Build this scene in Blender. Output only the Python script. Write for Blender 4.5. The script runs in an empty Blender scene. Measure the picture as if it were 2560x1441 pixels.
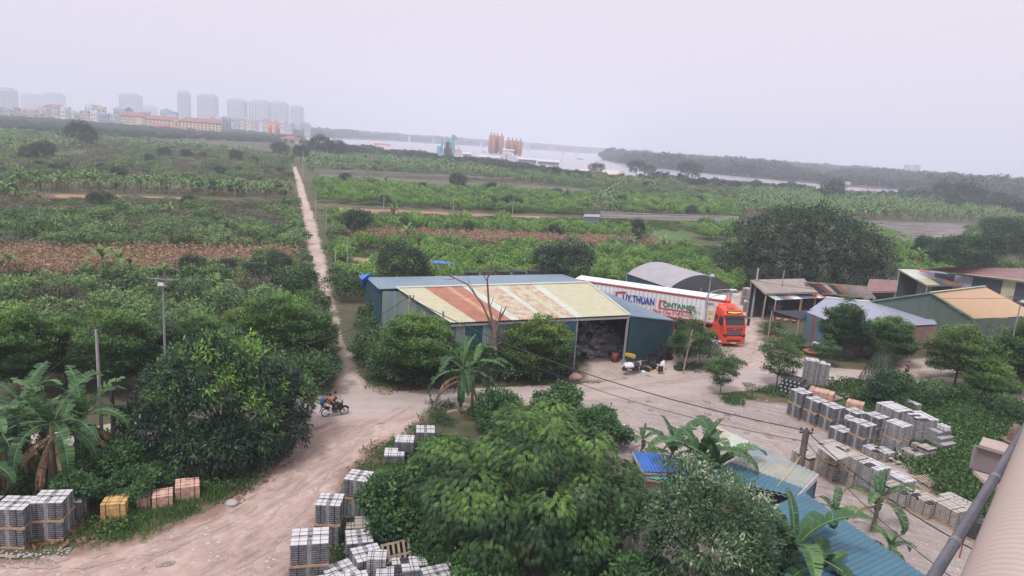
import bpy, bmesh, math, random
import numpy as np
from mathutils import Vector, Matrix, Euler
random.seed(7); RNG = np.random.default_rng(7)
scene = bpy.context.scene
COL = scene.collection
R = math.radians
# ------------------------------------------------------------------ camera, sky, sun, exposure
CH, CF = 18.5, 1740.0
PITCH, ROLL = math.atan(365/CF), R(4.13)
_f = Vector((0, math.cos(PITCH), -math.sin(PITCH)))
_r0, _u0 = Vector((1, 0, 0)), Vector((0, math.sin(PITCH), math.cos(PITCH)))
_r = _r0*math.cos(ROLL) + _u0*math.sin(ROLL)
_u = -_r0*math.sin(ROLL) + _u0*math.cos(ROLL)
cam_d = bpy.data.cameras.new('camera'); cam = bpy.data.objects.new('camera', cam_d); COL.objects.link(cam)
cam_d.sensor_width = 36; cam_d.lens = 36*CF/2560; cam_d.clip_start = 0.05; cam_d.clip_end = 20000
cam.matrix_world = Matrix(((_r.x, _u.x, -_f.x, 0), (_r.y, _u.y, -_f.y, 0), (_r.z, _u.z, -_f.z, CH), (0, 0, 0, 1)))
scene.camera = cam
SUN_EL, SUN_AZ = R(58), R(215)           # azimuth measured clockwise from +Y
sun_d = bpy.data.lights.new('sun', 'SUN'); sun_d.energy = 2.9; sun_d.angle = R(10); sun_d.color = (1, .955, .92)
sun = bpy.data.objects.new('sun', sun_d); COL.objects.link(sun)
sun.rotation_euler = Vector((math.sin(SUN_AZ)*math.cos(SUN_EL), math.cos(SUN_AZ)*math.cos(SUN_EL), math.sin(SUN_EL))).to_track_quat('Z', 'Y').to_euler()
w = bpy.data.worlds.new('World'); scene.world = w; w.use_nodes = True
nt = w.node_tree; nt.nodes.clear()
def wn(t, **k):
    n = nt.nodes.new(t)
    for a, b in k.items(): setattr(n, a, b)
    return n
out = wn('ShaderNodeOutputWorld'); bg = wn('ShaderNodeBackground'); sky = wn('ShaderNodeTexSky', sky_type='NISHITA', sun_disc=False)
sky.sun_elevation = SUN_EL; sky.sun_rotation = SUN_AZ; sky.dust_density = 5; sky.air_density = 1.5
bg.inputs['Strength'].default_value = 0.1
tc = wn('ShaderNodeTexCoord'); sep = wn('ShaderNodeSeparateXYZ'); ramp = wn('ShaderNodeValToRGB')
ramp.color_ramp.elements[0].position = 0.0; ramp.color_ramp.elements[0].color = (.405, .370, .420, 1)
ramp.color_ramp.elements[1].position = 1.0; ramp.color_ramp.elements[1].color = (.84, .80, .86, 1)
e = ramp.color_ramp.elements.new(.28); e.color = (.418, .385, .425, 1)
mul = wn('ShaderNodeVectorMath', operation='SCALE'); mul.inputs['Scale'].default_value = 21.0
mix = wn('ShaderNodeMix', data_type='RGBA'); mix.inputs['Factor'].default_value = .08
nt.links.new(tc.outputs['Generated'], sep.inputs[0]); nt.links.new(sep.outputs['Z'], ramp.inputs[0])
nt.links.new(ramp.outputs[0], mul.inputs[0]); nt.links.new(mul.outputs[0], mix.inputs[6]); nt.links.new(sky.outputs[0], mix.inputs[7])
nt.links.new(mix.outputs[2], bg.inputs[0]); nt.links.new(bg.outputs[0], out.inputs[0])
scene.view_settings.view_transform = 'Standard'; scene.view_settings.look = 'None'
scene.view_settings.exposure = 0.03; scene.view_settings.gamma = 1
scene.render.engine = 'CYCLES'
cy = scene.cycles
cy.use_denoising = True; cy.max_bounces = 5; cy.diffuse_bounces = 2; cy.glossy_bounces = 2; cy.transmission_bounces = 3
cy.volume_bounces = 2; cy.transparent_max_bounces = 4; cy.sample_clamp_indirect = 4
try: cy.denoising_input_passes = 'RGB_ALBEDO_NORMAL'; cy.denoising_prefilter = 'ACCURATE'
except Exception: pass
# ------------------------------------------------------------------ pixel of the photo (2560 x 1441) -> point at height z, or at distance y
def P(px, py, z=0.0):
    d = _f*CF + _r*(px-1280) - _u*(py-720.5); t = (z-CH)/d.z
    return Vector((0, 0, CH)) + d*t
def PY(px, py, y):
    d = _f*CF + _r*(px-1280) - _u*(py-720.5)
    return Vector((0, 0, CH)) + d*(y/d.y)
def proj(X, Y, Z):
    vx, vy, vz = X, Y, Z-CH
    zc = vx*_f.x+vy*_f.y+vz*_f.z
    return 1280+CF*(vx*_r.x+vy*_r.y+vz*_r.z)/zc, 720.5-CF*(vx*_u.x+vy*_u.y+vz*_u.z)/zc
# ------------------------------------------------------------------ materials
MATS = {}
def _new(name):
    m = bpy.data.materials.new(name); m.use_nodes = True; n = m.node_tree; b = n.nodes['Principled BSDF']
    return m, n, b
def ND(n, t, **k):
    x = n.nodes.new(t)
    for a, b in k.items(): setattr(x, a, b)
    return x
def mat(name, col, rough=.8, var=.15, scale=1.5, metal=0, col2=None, bump=0, bscale=None, spec=None, stretch=None, emit=None):
    """plain painted/rough surface with blotches of col2 (or a darker col)"""
    if name in MATS: return MATS[name]
    m, n, b = _new(name); L = n.links.new
    if spec is not None: b.inputs['Specular IOR Level'].default_value = spec
    b.inputs['Roughness'].default_value = rough; b.inputs['Metallic'].default_value = metal
    tcn = ND(n, 'ShaderNodeTexCoord'); mp = ND(n, 'ShaderNodeMapping'); L(tcn.outputs['Object'], mp.inputs[0])
    if stretch: mp.inputs['Scale'].default_value = stretch
    ns = ND(n, 'ShaderNodeTexNoise'); ns.inputs['Scale'].default_value = scale; ns.inputs['Detail'].default_value = 8; ns.inputs['Roughness'].default_value = .65
    L(mp.outputs[0], ns.inputs['Vector'])
    rp = ND(n, 'ShaderNodeValToRGB'); c2 = col2 or tuple(c*(1-2*var) for c in col)
    rp.color_ramp.elements[0].position = .35; rp.color_ramp.elements[1].position = .65
    rp.color_ramp.elements[0].color = (*c2, 1); rp.color_ramp.elements[1].color = (*col, 1)
    L(ns.outputs['Fac'], rp.inputs[0]); L(rp.outputs[0], b.inputs['Base Color'])
    if bump:
        n2 = ND(n, 'ShaderNodeTexNoise'); n2.inputs['Scale'].default_value = bscale or scale*6; n2.inputs['Detail'].default_value = 6
        L(mp.outputs[0], n2.inputs['Vector']); bp = ND(n, 'ShaderNodeBump'); bp.inputs['Strength'].default_value = bump; bp.inputs['Distance'].default_value = .05
        L(n2.outputs['Fac'], bp.inputs['Height']); L(bp.outputs[0], b.inputs['Normal'])
    if emit: b.inputs['Emission Color'].default_value = (*emit, 1); b.inputs['Emission Strength'].default_value = 1
    MATS[name] = m; return m
def leafmat(name, stops, rough=.55, trans=.25, inst=.0, sheen=.22):
    """foliage: colour from the per-leaf attribute 'rnd' (clump + leaf), a little light passes through"""
    if name in MATS: return MATS[name]
    m, n, b = _new(name); L = n.links.new
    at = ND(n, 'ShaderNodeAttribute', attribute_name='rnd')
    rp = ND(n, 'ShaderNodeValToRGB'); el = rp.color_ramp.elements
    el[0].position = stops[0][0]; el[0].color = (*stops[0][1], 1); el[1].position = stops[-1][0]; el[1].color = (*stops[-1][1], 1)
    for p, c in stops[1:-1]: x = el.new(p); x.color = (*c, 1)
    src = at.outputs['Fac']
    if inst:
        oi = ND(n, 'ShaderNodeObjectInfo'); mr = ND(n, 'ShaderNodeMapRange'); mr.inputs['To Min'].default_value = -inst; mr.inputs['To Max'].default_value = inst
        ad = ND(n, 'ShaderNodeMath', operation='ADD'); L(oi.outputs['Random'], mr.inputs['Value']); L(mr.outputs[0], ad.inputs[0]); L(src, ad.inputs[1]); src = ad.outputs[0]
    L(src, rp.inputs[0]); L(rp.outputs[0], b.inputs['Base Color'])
    b.inputs['Roughness'].default_value = rough; b.inputs['Specular IOR Level'].default_value = sheen
    tr = ND(n, 'ShaderNodeBsdfTranslucent'); mx = ND(n, 'ShaderNodeMixShader'); mx.inputs[0].default_value = trans
    L(rp.outputs[0], tr.inputs[0]); L(b.outputs[0], mx.inputs[1]); L(tr.outputs[0], mx.inputs[2]); L(mx.outputs[0], n.nodes['Material Output'].inputs[0])
    MATS[name] = m; return m
# ------------------------------------------------------------------ meshes
def mesh_np(name, V, F, mats=(), mi=None, attr=None, smooth=False):
    """V (n,3), F (m,k) all faces k-gons, arrays"""
    V = np.asarray(V, np.float32); F = np.asarray(F, np.int32); k = F.shape[1]; me = bpy.data.meshes.new(name)
    me.vertices.add(len(V)); me.vertices.foreach_set('co', V.ravel())
    me.loops.add(F.size); me.loops.foreach_set('vertex_index', F.ravel())
    me.polygons.add(len(F)); me.polygons.foreach_set('loop_start', np.arange(0, F.size, k, dtype=np.int32)); me.polygons.foreach_set('loop_total', np.full(len(F), k, np.int32))
    if mi is not None: me.polygons.foreach_set('material_index', np.asarray(mi, np.int32))
    if smooth: me.polygons.foreach_set('use_smooth', np.ones(len(F), bool))
    for mm in mats: me.materials.append(mm)
    if attr:
        for an, av in attr.items():
            a = me.attributes.new(an, 'FLOAT', 'POINT'); a.data.foreach_set('value', np.asarray(av, np.float32))
    me.update(); me.validate(); return me
class MB:
    """collects shapes, then links them as one mesh object"""
    def __init__(s): s.v = []; s.f = []; s.m = []; s.sm = []
    def add(s, vs, fs, m=0, sm=False):
        o = len(s.v); s.v += [tuple(v) for v in vs]; s.f += [tuple(i+o for i in f) for f in fs]; s.m += [m]*len(fs); s.sm += [sm]*len(fs)
    def box(s, x0, x1, y0, y1, z0, z1, m=0, M=None, j=0):
        vs = [Vector((x, y, z)) for z in (z0, z1) for y in (y0, y1) for x in (x0, x1)]
        if j: vs = [v+Vector((random.uniform(-j, j), random.uniform(-j, j), random.uniform(-j, j)*.5)) for v in vs]
        if M: vs = [M@v for v in vs]
        s.add(vs, [(0, 2, 3, 1), (4, 5, 7, 6), (0, 1, 5, 4), (2, 6, 7, 3), (0, 4, 6, 2), (1, 3, 7, 5)], m)
    def cbox(s, c, d, m=0, M=None, j=0):
        s.box(c[0]-d[0]/2, c[0]+d[0]/2, c[1]-d[1]/2, c[1]+d[1]/2, c[2]-d[2]/2, c[2]+d[2]/2, m, M, j)
    def bar(s, a, b, w, h=None, m=0):
        a, b = Vector(a), Vector(b); h = h or w; d = (b-a)
        if d.length < 1e-6: return
        z = d.normalized(); x = z.orthogonal() if abs(z.z) > .95 else z.cross(Vector((0, 0, 1))).normalized(); x.normalize(); y = z.cross(x)
        vs = [p+x*sx*w/2+y*sy*h/2 for p in (a, b) for sx, sy in ((-1, -1), (1, -1), (1, 1), (-1, 1))]
        s.add(vs, [(0, 1, 2, 3), (7, 6, 5, 4), (0, 4, 5, 1), (1, 5, 6, 2), (2, 6, 7, 3), (3, 7, 4, 0)], m)
    def tube(s, pts, rad, n=8, m=0, cap=True, sm=True):
        pts = [Vector(p) for p in pts]; rad = list(rad) if hasattr(rad, '__len__') else [rad]*len(pts); vs = []; fs = []
        for i, p in enumerate(pts):
            d = (pts[min(i+1, len(pts)-1)]-pts[max(i-1, 0)]).normalized()
            x = d.cross(Vector((0, 0, 1)) if abs(d.z) < .9 else Vector((1, 0, 0))).normalized(); y = d.cross(x)
            if i and x.dot(px) < 0: x = -x; y = -y
            px = x
            vs += [p+(x*math.cos(2*math.pi*k/n)+y*math.sin(2*math.pi*k/n))*rad[i] for k in range(n)]
        for i in range(len(pts)-1):
            for k in range(n):
                fs.append((i*n+k, i*n+(k+1) % n, (i+1)*n+(k+1) % n, (i+1)*n+k))
        s.add(vs, fs, m, sm)
        if cap: s.add(vs[:n], [tuple(range(n))[::-1]], m); s.add(vs[-n:], [tuple(range(n))], m)
    def poly(s, pts, m=0): s.add(pts, [tuple(range(len(pts)))], m)
    def prism(s, pts, d, m=0):
        """flat outline pts extruded by vector d"""
        pts = [Vector(p) for p in pts]; d = Vector(d); n = len(pts)
        s.add(pts+[p+d for p in pts], [tuple(range(n))[::-1], tuple(range(n, 2*n))]+[(i, (i+1) % n, (i+1) % n+n, i+n) for i in range(n)], m)
    def lathe(s, prof, n=16, m=0, M=None, sm=True):
        vs = [Vector((r*math.cos(2*math.pi*k/n), r*math.sin(2*math.pi*k/n), z)) for r, z in prof for k in range(n)]
        if M: vs = [M@v for v in vs]
        s.add(vs, [(i*n+k, i*n+(k+1) % n, (i+1)*n+(k+1) % n, (i+1)*n+k) for i in range(len(prof)-1) for k in range(n)], m, sm)
    def mesh(s, name, mats):
        me = bpy.data.meshes.new(name); me.from_pydata(s.v, [], s.f)
        for mm in (mats if isinstance(mats, (list, tuple)) else [mats]): me.materials.append(mm)
        me.polygons.foreach_set('material_index', s.m); me.polygons.foreach_set('use_smooth', s.sm); me.update(); return me
    def build(s, name, mats, parent=None, loc=None):
        o = bpy.data.objects.new(name, s.mesh(name, mats)); COL.objects.link(o)
        if parent: o.parent = parent
        if loc: o.location = loc
        return o
def obj(name, me, parent=None, loc=None, rz=0, sc=None):
    o = bpy.data.objects.new(name, me); COL.objects.link(o)
    if parent: o.parent = parent
    if loc is not None: o.location = loc
    if rz: o.rotation_euler = (0, 0, rz)
    if sc is not None: o.scale = sc if hasattr(sc, '__len__') else (sc, sc, sc)
    return o
def tag(o, label, cat, group=None):
    o['label'] = label; o['category'] = cat
    if group: o['group'] = group
    return o
def thing(name, label, cat, loc=(0, 0, 0), rz=0, group=None, sc=None):
    o = bpy.data.objects.new(name, None); COL.objects.link(o); o.location = loc; o.rotation_euler = (0, 0, rz); o.empty_display_size = .2
    if sc: o.scale = (sc, sc, sc)
    return tag(o, label, cat, group)
def kind(o, k): o['kind'] = k; return o
def copy_tree(root, loc, rz=0, sc=None, label=None, group=None):
    c = root.copy(); COL.objects.link(c); c.location = loc; c.rotation_euler = (0, 0, rz)
    if sc is not None: c.scale = sc if hasattr(sc, '__len__') else (sc, sc, sc)
    if label: c['label'] = label
    if group: c['group'] = group
    for ch in root.children:
        d = ch.copy(); COL.objects.link(d); d.parent = c
        for g in ch.children:
            h = g.copy(); COL.objects.link(h); h.parent = d
    return c
def inside(px, py, poly):
    px = np.asarray(px); py = np.asarray(py); r = np.zeros(px.shape, bool); n = len(poly)
    for i in range(n):
        x0, y0 = poly[i]; x1, y1 = poly[(i+1) % n]
        if y0 == y1: continue
        c = ((y0 > py) != (y1 > py)) & (px < (x1-x0)*(py-y0)/(y1-y0)+x0); r ^= c
    return r
def sdist(X, Y, poly):
    """distance to the outline, positive inside"""
    d = np.full(X.shape, 1e9); n = len(poly)
    for i in range(n):
        ax, ay = poly[i]; bx, by = poly[(i+1) % n]; ex, ey = bx-ax, by-ay
        t = np.clip(((X-ax)*ex+(Y-ay)*ey)/(ex*ex+ey*ey+1e-9), 0, 1)
        d = np.minimum(d, np.hypot(X-ax-t*ex, Y-ay-t*ey))
    return np.where(inside(X, Y, poly), d, -d)
def vnoise(X, Y, s, seed=0):
    """value noise in numpy, 0..1"""
    X = X/s; Y = Y/s; xi = np.floor(X).astype(np.int64); yi = np.floor(Y).astype(np.int64); fx = X-xi; fy = Y-yi
    fx = fx*fx*(3-2*fx); fy = fy*fy*(3-2*fy)
    def h(a, b):
        n = (a*374761393+b*668265263+seed*974634)&0x7fffffff; n = ((n ^ (n >> 13))*1274126177)&0x7fffffff; return ((n ^ (n >> 16))&0xffff)/65535.
    return (h(xi, yi)*(1-fx)+h(xi+1, yi)*fx)*(1-fy)+(h(xi, yi+1)*(1-fx)+h(xi+1, yi+1)*fx)*fy
def sheet(name, pixpoly, z, cell, material, rag=.6, rs=1.5, soft=.8, world=None):
    """ground sheet: cells of a grid inside the (noisy) outline; attribute edge = 0 at the rim, 1 inside"""
    poly = world or [tuple(P(*p)[:2]) for p in pixpoly]
    xs = [p[0] for p in poly]; ys = [p[1] for p in poly]
    gx = np.arange(min(xs)-1, max(xs)+1, cell); gy = np.arange(min(ys)-1, max(ys)+1, cell)
    X, Y = np.meshgrid(gx, gy)
    D = sdist(X, Y, poly) + rag*(vnoise(X, Y, rs, 3)-.5)*2 + rag*.5*(vnoise(X, Y, rs*.3, 5)-.5)*2
    inn = D > 0; c = inn[:-1, :-1] & inn[1:, :-1] & inn[:-1, 1:] & inn[1:, 1:]
    j, i = np.nonzero(c); nx = len(gx); base = j*nx+i
    F = np.stack([base, base+1, base+nx+1, base+nx], 1); used, inv = np.unique(F, return_inverse=True); F = inv.reshape(F.shape)
    V = np.stack([X.ravel()[used], Y.ravel()[used], np.full(len(used), z)], 1)
    me = mesh_np(name, V, F, [material], attr={'edge': np.clip(D.ravel()[used]/soft, 0, 1)})
    return kind(obj(name, me), 'structure')
# ------------------------------------------------------------------ ground materials
def groundmat(name, cols, edge_col, sc=1.0, streak=None, stones=0.0, rough=.95, track=None):
    """cols: dark, mid, light; edge_col mixes in at the rim; streak=(angle, stretch) for wheel marks; stones: share of pale chips"""
    m, n, b = _new(name); L = n.links.new; b.inputs['Roughness'].default_value = rough; b.inputs['Specular IOR Level'].default_value = .2
    tcn = ND(n, 'ShaderNodeTexCoord'); V = tcn.outputs['Object']
    def noise(scale, det=8, vec=V, rg=.6):
        x = ND(n, 'ShaderNodeTexNoise'); x.inputs['Scale'].default_value = scale; x.inputs['Detail'].default_value = det; x.inputs['Roughness'].default_value = rg; L(vec, x.inputs['Vector']); return x.outputs['Fac']
    def math_(op, a, bb, cl=False):
        x = ND(n, 'ShaderNodeMath', operation=op, use_clamp=cl)
        for i, s in enumerate((a, bb)):
            if isinstance(s, (int, float)): x.inputs[i].default_value = s
            else: L(s, x.inputs[i])
        return x.outputs[0]
    f = math_('ADD', math_('MULTIPLY', noise(.22*sc), .5), math_('MULTIPLY', noise(1.7*sc, 10, rg=.75), .5))
    if streak:
        mp = ND(n, 'ShaderNodeMapping'); mp.inputs['Rotation'].default_value = (0, 0, -streak[0]); L(V, mp.inputs[0])
        mp2 = ND(n, 'ShaderNodeMapping'); mp2.inputs['Scale'].default_value = (.09, 1, 1); L(mp.outputs[0], mp2.inputs[0])
        f = math_('ADD', math_('MULTIPLY', f, 1-streak[1]), math_('MULTIPLY', noise(2.2*sc, 8, mp2.outputs[0], .7), streak[1]))
    rp = ND(n, 'ShaderNodeValToRGB'); el = rp.color_ramp.elements; el[0].position = .36; el[1].position = .64
    el[0].color = (*cols[0], 1); el[1].color = (*cols[2], 1); x = el.new(.5); x.color = (*cols[1], 1); L(f, rp.inputs[0]); col = rp.outputs[0]
    if stones:
        vo = ND(n, 'ShaderNodeTexVoronoi'); vo.inputs['Scale'].default_value = 5.5*sc; L(V, vo.inputs['Vector'])
        s = math_('MULTIPLY', math_('LESS_THAN', vo.outputs['Distance'], .33), math_('GREATER_THAN', math_('ADD', ND_sep(n, vo.outputs['Color']), math_('MULTIPLY', noise(.5*sc), .8)), 1.4-stones))
        mx = ND(n, 'ShaderNodeMix', data_type='RGBA'); L(s, mx.inputs[0]); L(col, mx.inputs[6]); mx.inputs[7].default_value = (.42, .385, .37, 1); col = mx.outputs[2]
    at = ND(n, 'ShaderNodeAttribute', attribute_name='edge')
    ef = math_('SUBTRACT', 1.25, math_('ADD', at.outputs['Fac'], math_('MULTIPLY', noise(2.6*sc), .55)), True)
    ef = math_('MULTIPLY', ef, 1.6, True)
    mx = ND(n, 'ShaderNodeMix', data_type='RGBA'); L(ef, mx.inputs[0]); L(col, mx.inputs[6]); mx.inputs[7].default_value = (*edge_col, 1)
    L(mx.outputs[2], b.inputs['Base Color'])
    bp = ND(n, 'ShaderNodeBump'); bp.inputs['Strength'].default_value = .6; bp.inputs['Distance'].default_value = .08; L(noise(4*sc, 10, rg=.8), bp.inputs['Height']); L(bp.outputs[0], b.inputs['Normal'])
    MATS[name] = m; return m
def ND_sep(n, s):
    x = ND(n, 'ShaderNodeSeparateColor'); n.links.new(s, x.inputs[0]); return x.outputs[0]
GM = groundmat('soil', ((.035, .05, .022), (.07, .075, .04), (.14, .105, .07)), (.08, .07, .05), .35)
RD = groundmat('road_surface', ((.27, .225, .21), (.34, .29, .275), (.40, .345, .325)), (.35, .275, .24), .6, streak=(R(12), .35))
TR = groundmat('track_dirt', ((.15, .105, .09), (.34, .255, .22), (.48, .375, .33)), (.21, .14, .11), .9, streak=(R(58), .33), stones=.1)
GV = groundmat('yard_gravel', ((.17, .14, .13), (.27, .23, .215), (.37, .32, .305)), (.2, .16, .135), 1.1, streak=(R(-28), .45), stones=.12)
PT = groundmat('path_dirt', ((.25, .195, .17), (.37, .30, .265), (.46, .385, .345)), (.18, .145, .105), .8)
RS = groundmat('red_soil', ((.21, .11, .08), (.28, .155, .115), (.34, .2, .15)), (.13, .11, .06), .4)
GR = groundmat('grass_green', ((.05, .085, .03), (.075, .13, .045), (.12, .16, .07)), (.08, .1, .045), .4)
DG = groundmat('dry_grass', ((.16, .14, .06), (.25, .2, .1), (.33, .27, .14)), (.12, .12, .06), .4)
SN = groundmat('bank_sand', ((.38, .32, .27), (.46, .4, .34), (.52, .46, .4)), (.3, .26, .2), .05)
# ground: one sheet to the horizon
gb = MB(); gb.poly([(-3000, -120, 0), (3000, -120, 0), (3000, 3600, 0), (-3000, 3600, 0)])
g = gb.build('ground', GM); kind(g, 'structure')
a = g.data.attributes.new('edge', 'FLOAT', 'POINT'); a.data.foreach_set('value', [1.]*4)
# river
def river(name, px):
    m = MATS.get('river_water')
    if not m:
        m, n, b = _new('river_water'); b.inputs['Base Color'].default_value = (.27, .26, .29, 1); b.inputs['Roughness'].default_value = .22; b.inputs['IOR'].default_value = 1.33
        t = ND(n, 'ShaderNodeTexCoord'); mp = ND(n, 'ShaderNodeMapping'); mp.inputs['Scale'].default_value = (.06, .25, 1); n.links.new(t.outputs['Object'], mp.inputs[0])
        ns = ND(n, 'ShaderNodeTexNoise'); ns.inputs['Scale'].default_value = 1; ns.inputs['Detail'].default_value = 6; n.links.new(mp.outputs[0], ns.inputs['Vector'])
        bp = ND(n, 'ShaderNodeBump'); bp.inputs['Strength'].default_value = .25; bp.inputs['Distance'].default_value = .6; n.links.new(ns.outputs['Fac'], bp.inputs['Height']); n.links.new(bp.outputs[0], b.inputs['Normal'])
        MATS['river_water'] = m
    b_ = MB(); b_.poly([P(x, y, .25) for x, y in px]); kind(b_.build(name, m), 'structure')
river('river_water', [(730, 347), (760, 344), (1000, 354.5), (1300, 372.5), (1450, 383), (1560, 389), (1570, 392), (1500, 398), (1530, 406), (1600, 417), (1690, 427), (1800, 438), (1990, 456), (2110, 464), (2200, 471), (2330, 483), (2330, 491), (2250, 496), (2100, 486), (1990, 477), (1850, 469), (1690, 459), (1560, 450), (1400, 438), (1180, 408), (930, 378), (820, 365), (740, 354)])
sheet('sand_bank', [(1400, 428), (1480, 420), (1560, 430), (1560, 448), (1400, 441)], .4, 3, SN, rag=3, rs=15, soft=3)
sheet('far_sand_bank', [(1790, 430), (1870, 424), (1925, 433), (1870, 441)], .4, 4, SN, rag=3, rs=20, soft=3)
# roads, tracks, yard
sheet('road', [(-300, 1120), (100, 1085), (270, 1058), (560, 1022), (790, 988), (1090, 972), (1440, 961), (1620, 944), (1850, 918), (1960, 895), (2090, 920), (2170, 926), (2280, 932), (2420, 950), (2700, 1000), (2700, 1045), (2560, 1020), (2400, 992), (2260, 968), (2160, 962), (2060, 968), (1960, 972), (1770, 986), (1495, 1000), (1200, 1026), (1045, 1042), (740, 1064), (270, 1105), (-300, 1190)], .016, .16, RD, .18, .9, .9)
sheet('yard_track', [(700, 1040), (900, 1030), (1080, 1005), (1120, 1030), (1060, 1075), (1010, 1095), (960, 1110), (905, 1165), (870, 1210), (850, 1250), (800, 1330), (740, 1441), (700, 1600), (-300, 1700), (-300, 1400), (0, 1400), (170, 1378), (380, 1330), (520, 1282), (590, 1228), (650, 1180), (715, 1110)], .012, .12, TR, .35, 1.1, .9)
sheet('yard_gravel', [(1430, 985), (1770, 975), (1850, 995), (1990, 1010), (2060, 1060), (2160, 1110), (2330, 1160), (2330, 1230), (2480, 1300), (2700, 1400), (2800, 1800), (1700, 1800), (1500, 1500), (1400, 1200), (1440, 1040)], .008, .13, GV, .3, 1.0, .9)
sheet('truck_yard', [(1440, 955), (1455, 905), (1480, 880), (1560, 860), (1700, 880), (1720, 800), (1760, 720), (1990, 730), (2010, 800), (1900, 810), (1910, 850), (1990, 885), (2060, 905), (1900, 940), (1700, 955)], .012, .16, PT, .3, 1.2, .9)
sheet('side_road', [(2230, 905), (2330, 885), (2480, 905), (2480, 930), (2390, 935), (2330, 950), (2260, 950), (2200, 940)], .020, .16, PT, .3, 1.2, .9)
sheet('dirt_path', [(731, 417), (742, 417), (752, 440), (762, 465), (772, 500), (783, 530), (796, 560), (802, 590), (809, 615), (818, 650), (826, 690), (831, 725), (842, 770), (868, 850), (890, 900), (915, 955), (1000, 985), (1060, 1000), (760, 1010), (815, 975), (838, 950), (843, 900), (842, 850), (812, 760), (795, 722), (785, 690), (776, 650), (765, 620), (759, 595), (757, 560), (752, 530), (744, 500), (738, 460), (732, 435)], .012, .3, PT, .3, 2.0, .7)
# wheel marks and damp stains on the dirt
RUT = groundmat('rut_dirt', ((.17, .12, .10), (.25, .185, .16), (.36, .28, .245)), (.33, .25, .215), 1.3, streak=(R(58), .5)); DMP = groundmat('damp_dirt', ((.085, .07, .065), (.13, .105, .10), (.2, .165, .15)), (.3, .23, .2), 1.6)
def rut(px, z, w_=.3, m=None, nm='wheel_track'):
    pts = [P(*q) for q in px]; L_ = []; R_ = []
    for i, p in enumerate(pts):
        d = (pts[min(i+1, len(pts)-1)]-pts[max(i-1, 0)]).normalized(); s_ = Vector((-d.y, d.x, 0))*w_/2; L_.append((p+s_)[:2]); R_.append((p-s_)[:2])
    sheet(nm, None, z, .09, m or RUT, .16, .7, .28, world=[tuple(q) for q in L_+R_[::-1]])
for k, dx in enumerate((0, 44)):
    rut([(80+dx, 1441), (330+dx, 1390), (560+dx, 1310), (740+dx, 1200), (850+dx, 1110), (930+dx*.8, 1055), (1010+dx*.5, 1015)], .020+.003*k); rut([(430+dx*2, 1470), (590+dx*1.8, 1380), (700+dx*1.5, 1270), (800+dx, 1150), (880+dx, 1075), (980+dx*.5, 1030)], .028+.003*k, .26)
    rut([(-40, 1390+dx*.5), (200, 1400+dx*.5), (420, 1350+dx*.6), (600, 1270+dx*.7), (720, 1170+dx*.7), (800, 1090+dx*.5)], .035+.003*k, .22)
    rut([(1400, 1012+dx*.2), (1560, 1016+dx*.3), (1750, 1030+dx*.4), (1900, 1075+dx*.5), (2060, 1140+dx*.6)], .024+.003*k, .28, RUT); rut([(2120, 1235+dx*.5), (2260, 1290+dx*.6), (2420, 1370+dx*.7), (2560, 1441+dx)], .024+.003*k, .28, RUT)
    rut([(1450, 975+dx*.12), (1640, 958+dx*.14), (1820, 930+dx*.14), (1880, 895+dx*.2), (1890, 850)], .030+.003*k, .25, RUT)
for k, (px, py, w_, h) in enumerate([(415, 1412, 26, 8), (352, 1422, 14, 5), (1558, 948, 12, 4), (1985, 1100, 12, 4), (1900, 1052, 9, 3), (950, 1060, 14, 4)]):
    sheet('damp_patch', [(px-w_, py+h*.4), (px-w_*.3, py-h), (px+w_, py-h*.8), (px+w_*.7, py+h*.5), (px-w_*.2, py+h)], .046, .07, DMP, .15, .4, .3)
# field strips
sheet('red_soil_strip', [(815, 518), (1000, 525), (1180, 534), (1455, 545), (1450, 549), (1200, 546), (1000, 540), (830, 530)], .01, .8, RS, .8, 5, 1.2)
sheet('grass_strip', [(900, 533), (1200, 545), (1520, 549), (1700, 560), (1690, 580), (1500, 570), (1200, 562), (930, 556)], .006, .8, GR, .8, 5, 1.2)
sheet('soil_strip', [(0, 484), (300, 488), (520, 497), (700, 505), (700, 511), (500, 506), (300, 500), (0, 496)], .01, .8, RS, 1, 5, 1.2)
sheet('soil_clearing', [(30, 760), (70, 748), (130, 752), (140, 775), (70, 785)], .01, .3, RS, .5, 2, .8)
sheet('bare_clearing', [(555, 768), (620, 748), (650, 760), (640, 790), (580, 800)], .01, .3, RS, .5, 2, .8)
sheet('soil_patch', [(0, 694), (120, 700), (270, 706), (120, 716), (0, 714)], .01, .3, RS, .4, 2, .8)
sheet('bare_soil_patch', [(255, 735), (300, 742), (300, 765), (260, 760)], .01, .3, RS, .5, 2, .8)
sheet('grass_clearing', [(1600, 570), (1680, 575), (1750, 590), (1730, 605), (1640, 600)], .01, .6, GR, .8, 4, 1.2)
sheet('meadow', [(1740, 625), (1820, 610), (1830, 700), (1760, 690)], .01, .5, GR, .8, 4, 1.2)
sheet('dry_meadow', [(868, 625), (925, 628), (950, 655), (925, 690), (880, 680)], .01, .3, DG, .6, 3, 1.2)
sheet('lawn', [(130, 505), (330, 500), (700, 515), (700, 525), (330, 515), (130, 520)], .006, .8, GR, .8, 5, 1.2)
sheet('grassy_clearing', [(160, 700), (235, 705), (240, 730), (170, 728)], .01, .3, GR, .5, 3, 1)
sheet('weedy_field', [(2060, 960), (2200, 955), (2420, 985), (2700, 1040), (2700, 1380), (2480, 1330), (2400, 1260), (2300, 1200), (2240, 1150), (2120, 1100), (2080, 1020)], .018, .2, groundmat('weedy_soil', ((.03, .055, .02), (.045, .08, .03), (.09, .085, .055)), (.14, .1, .075), .8), .5, 1.5, .8)
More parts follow.
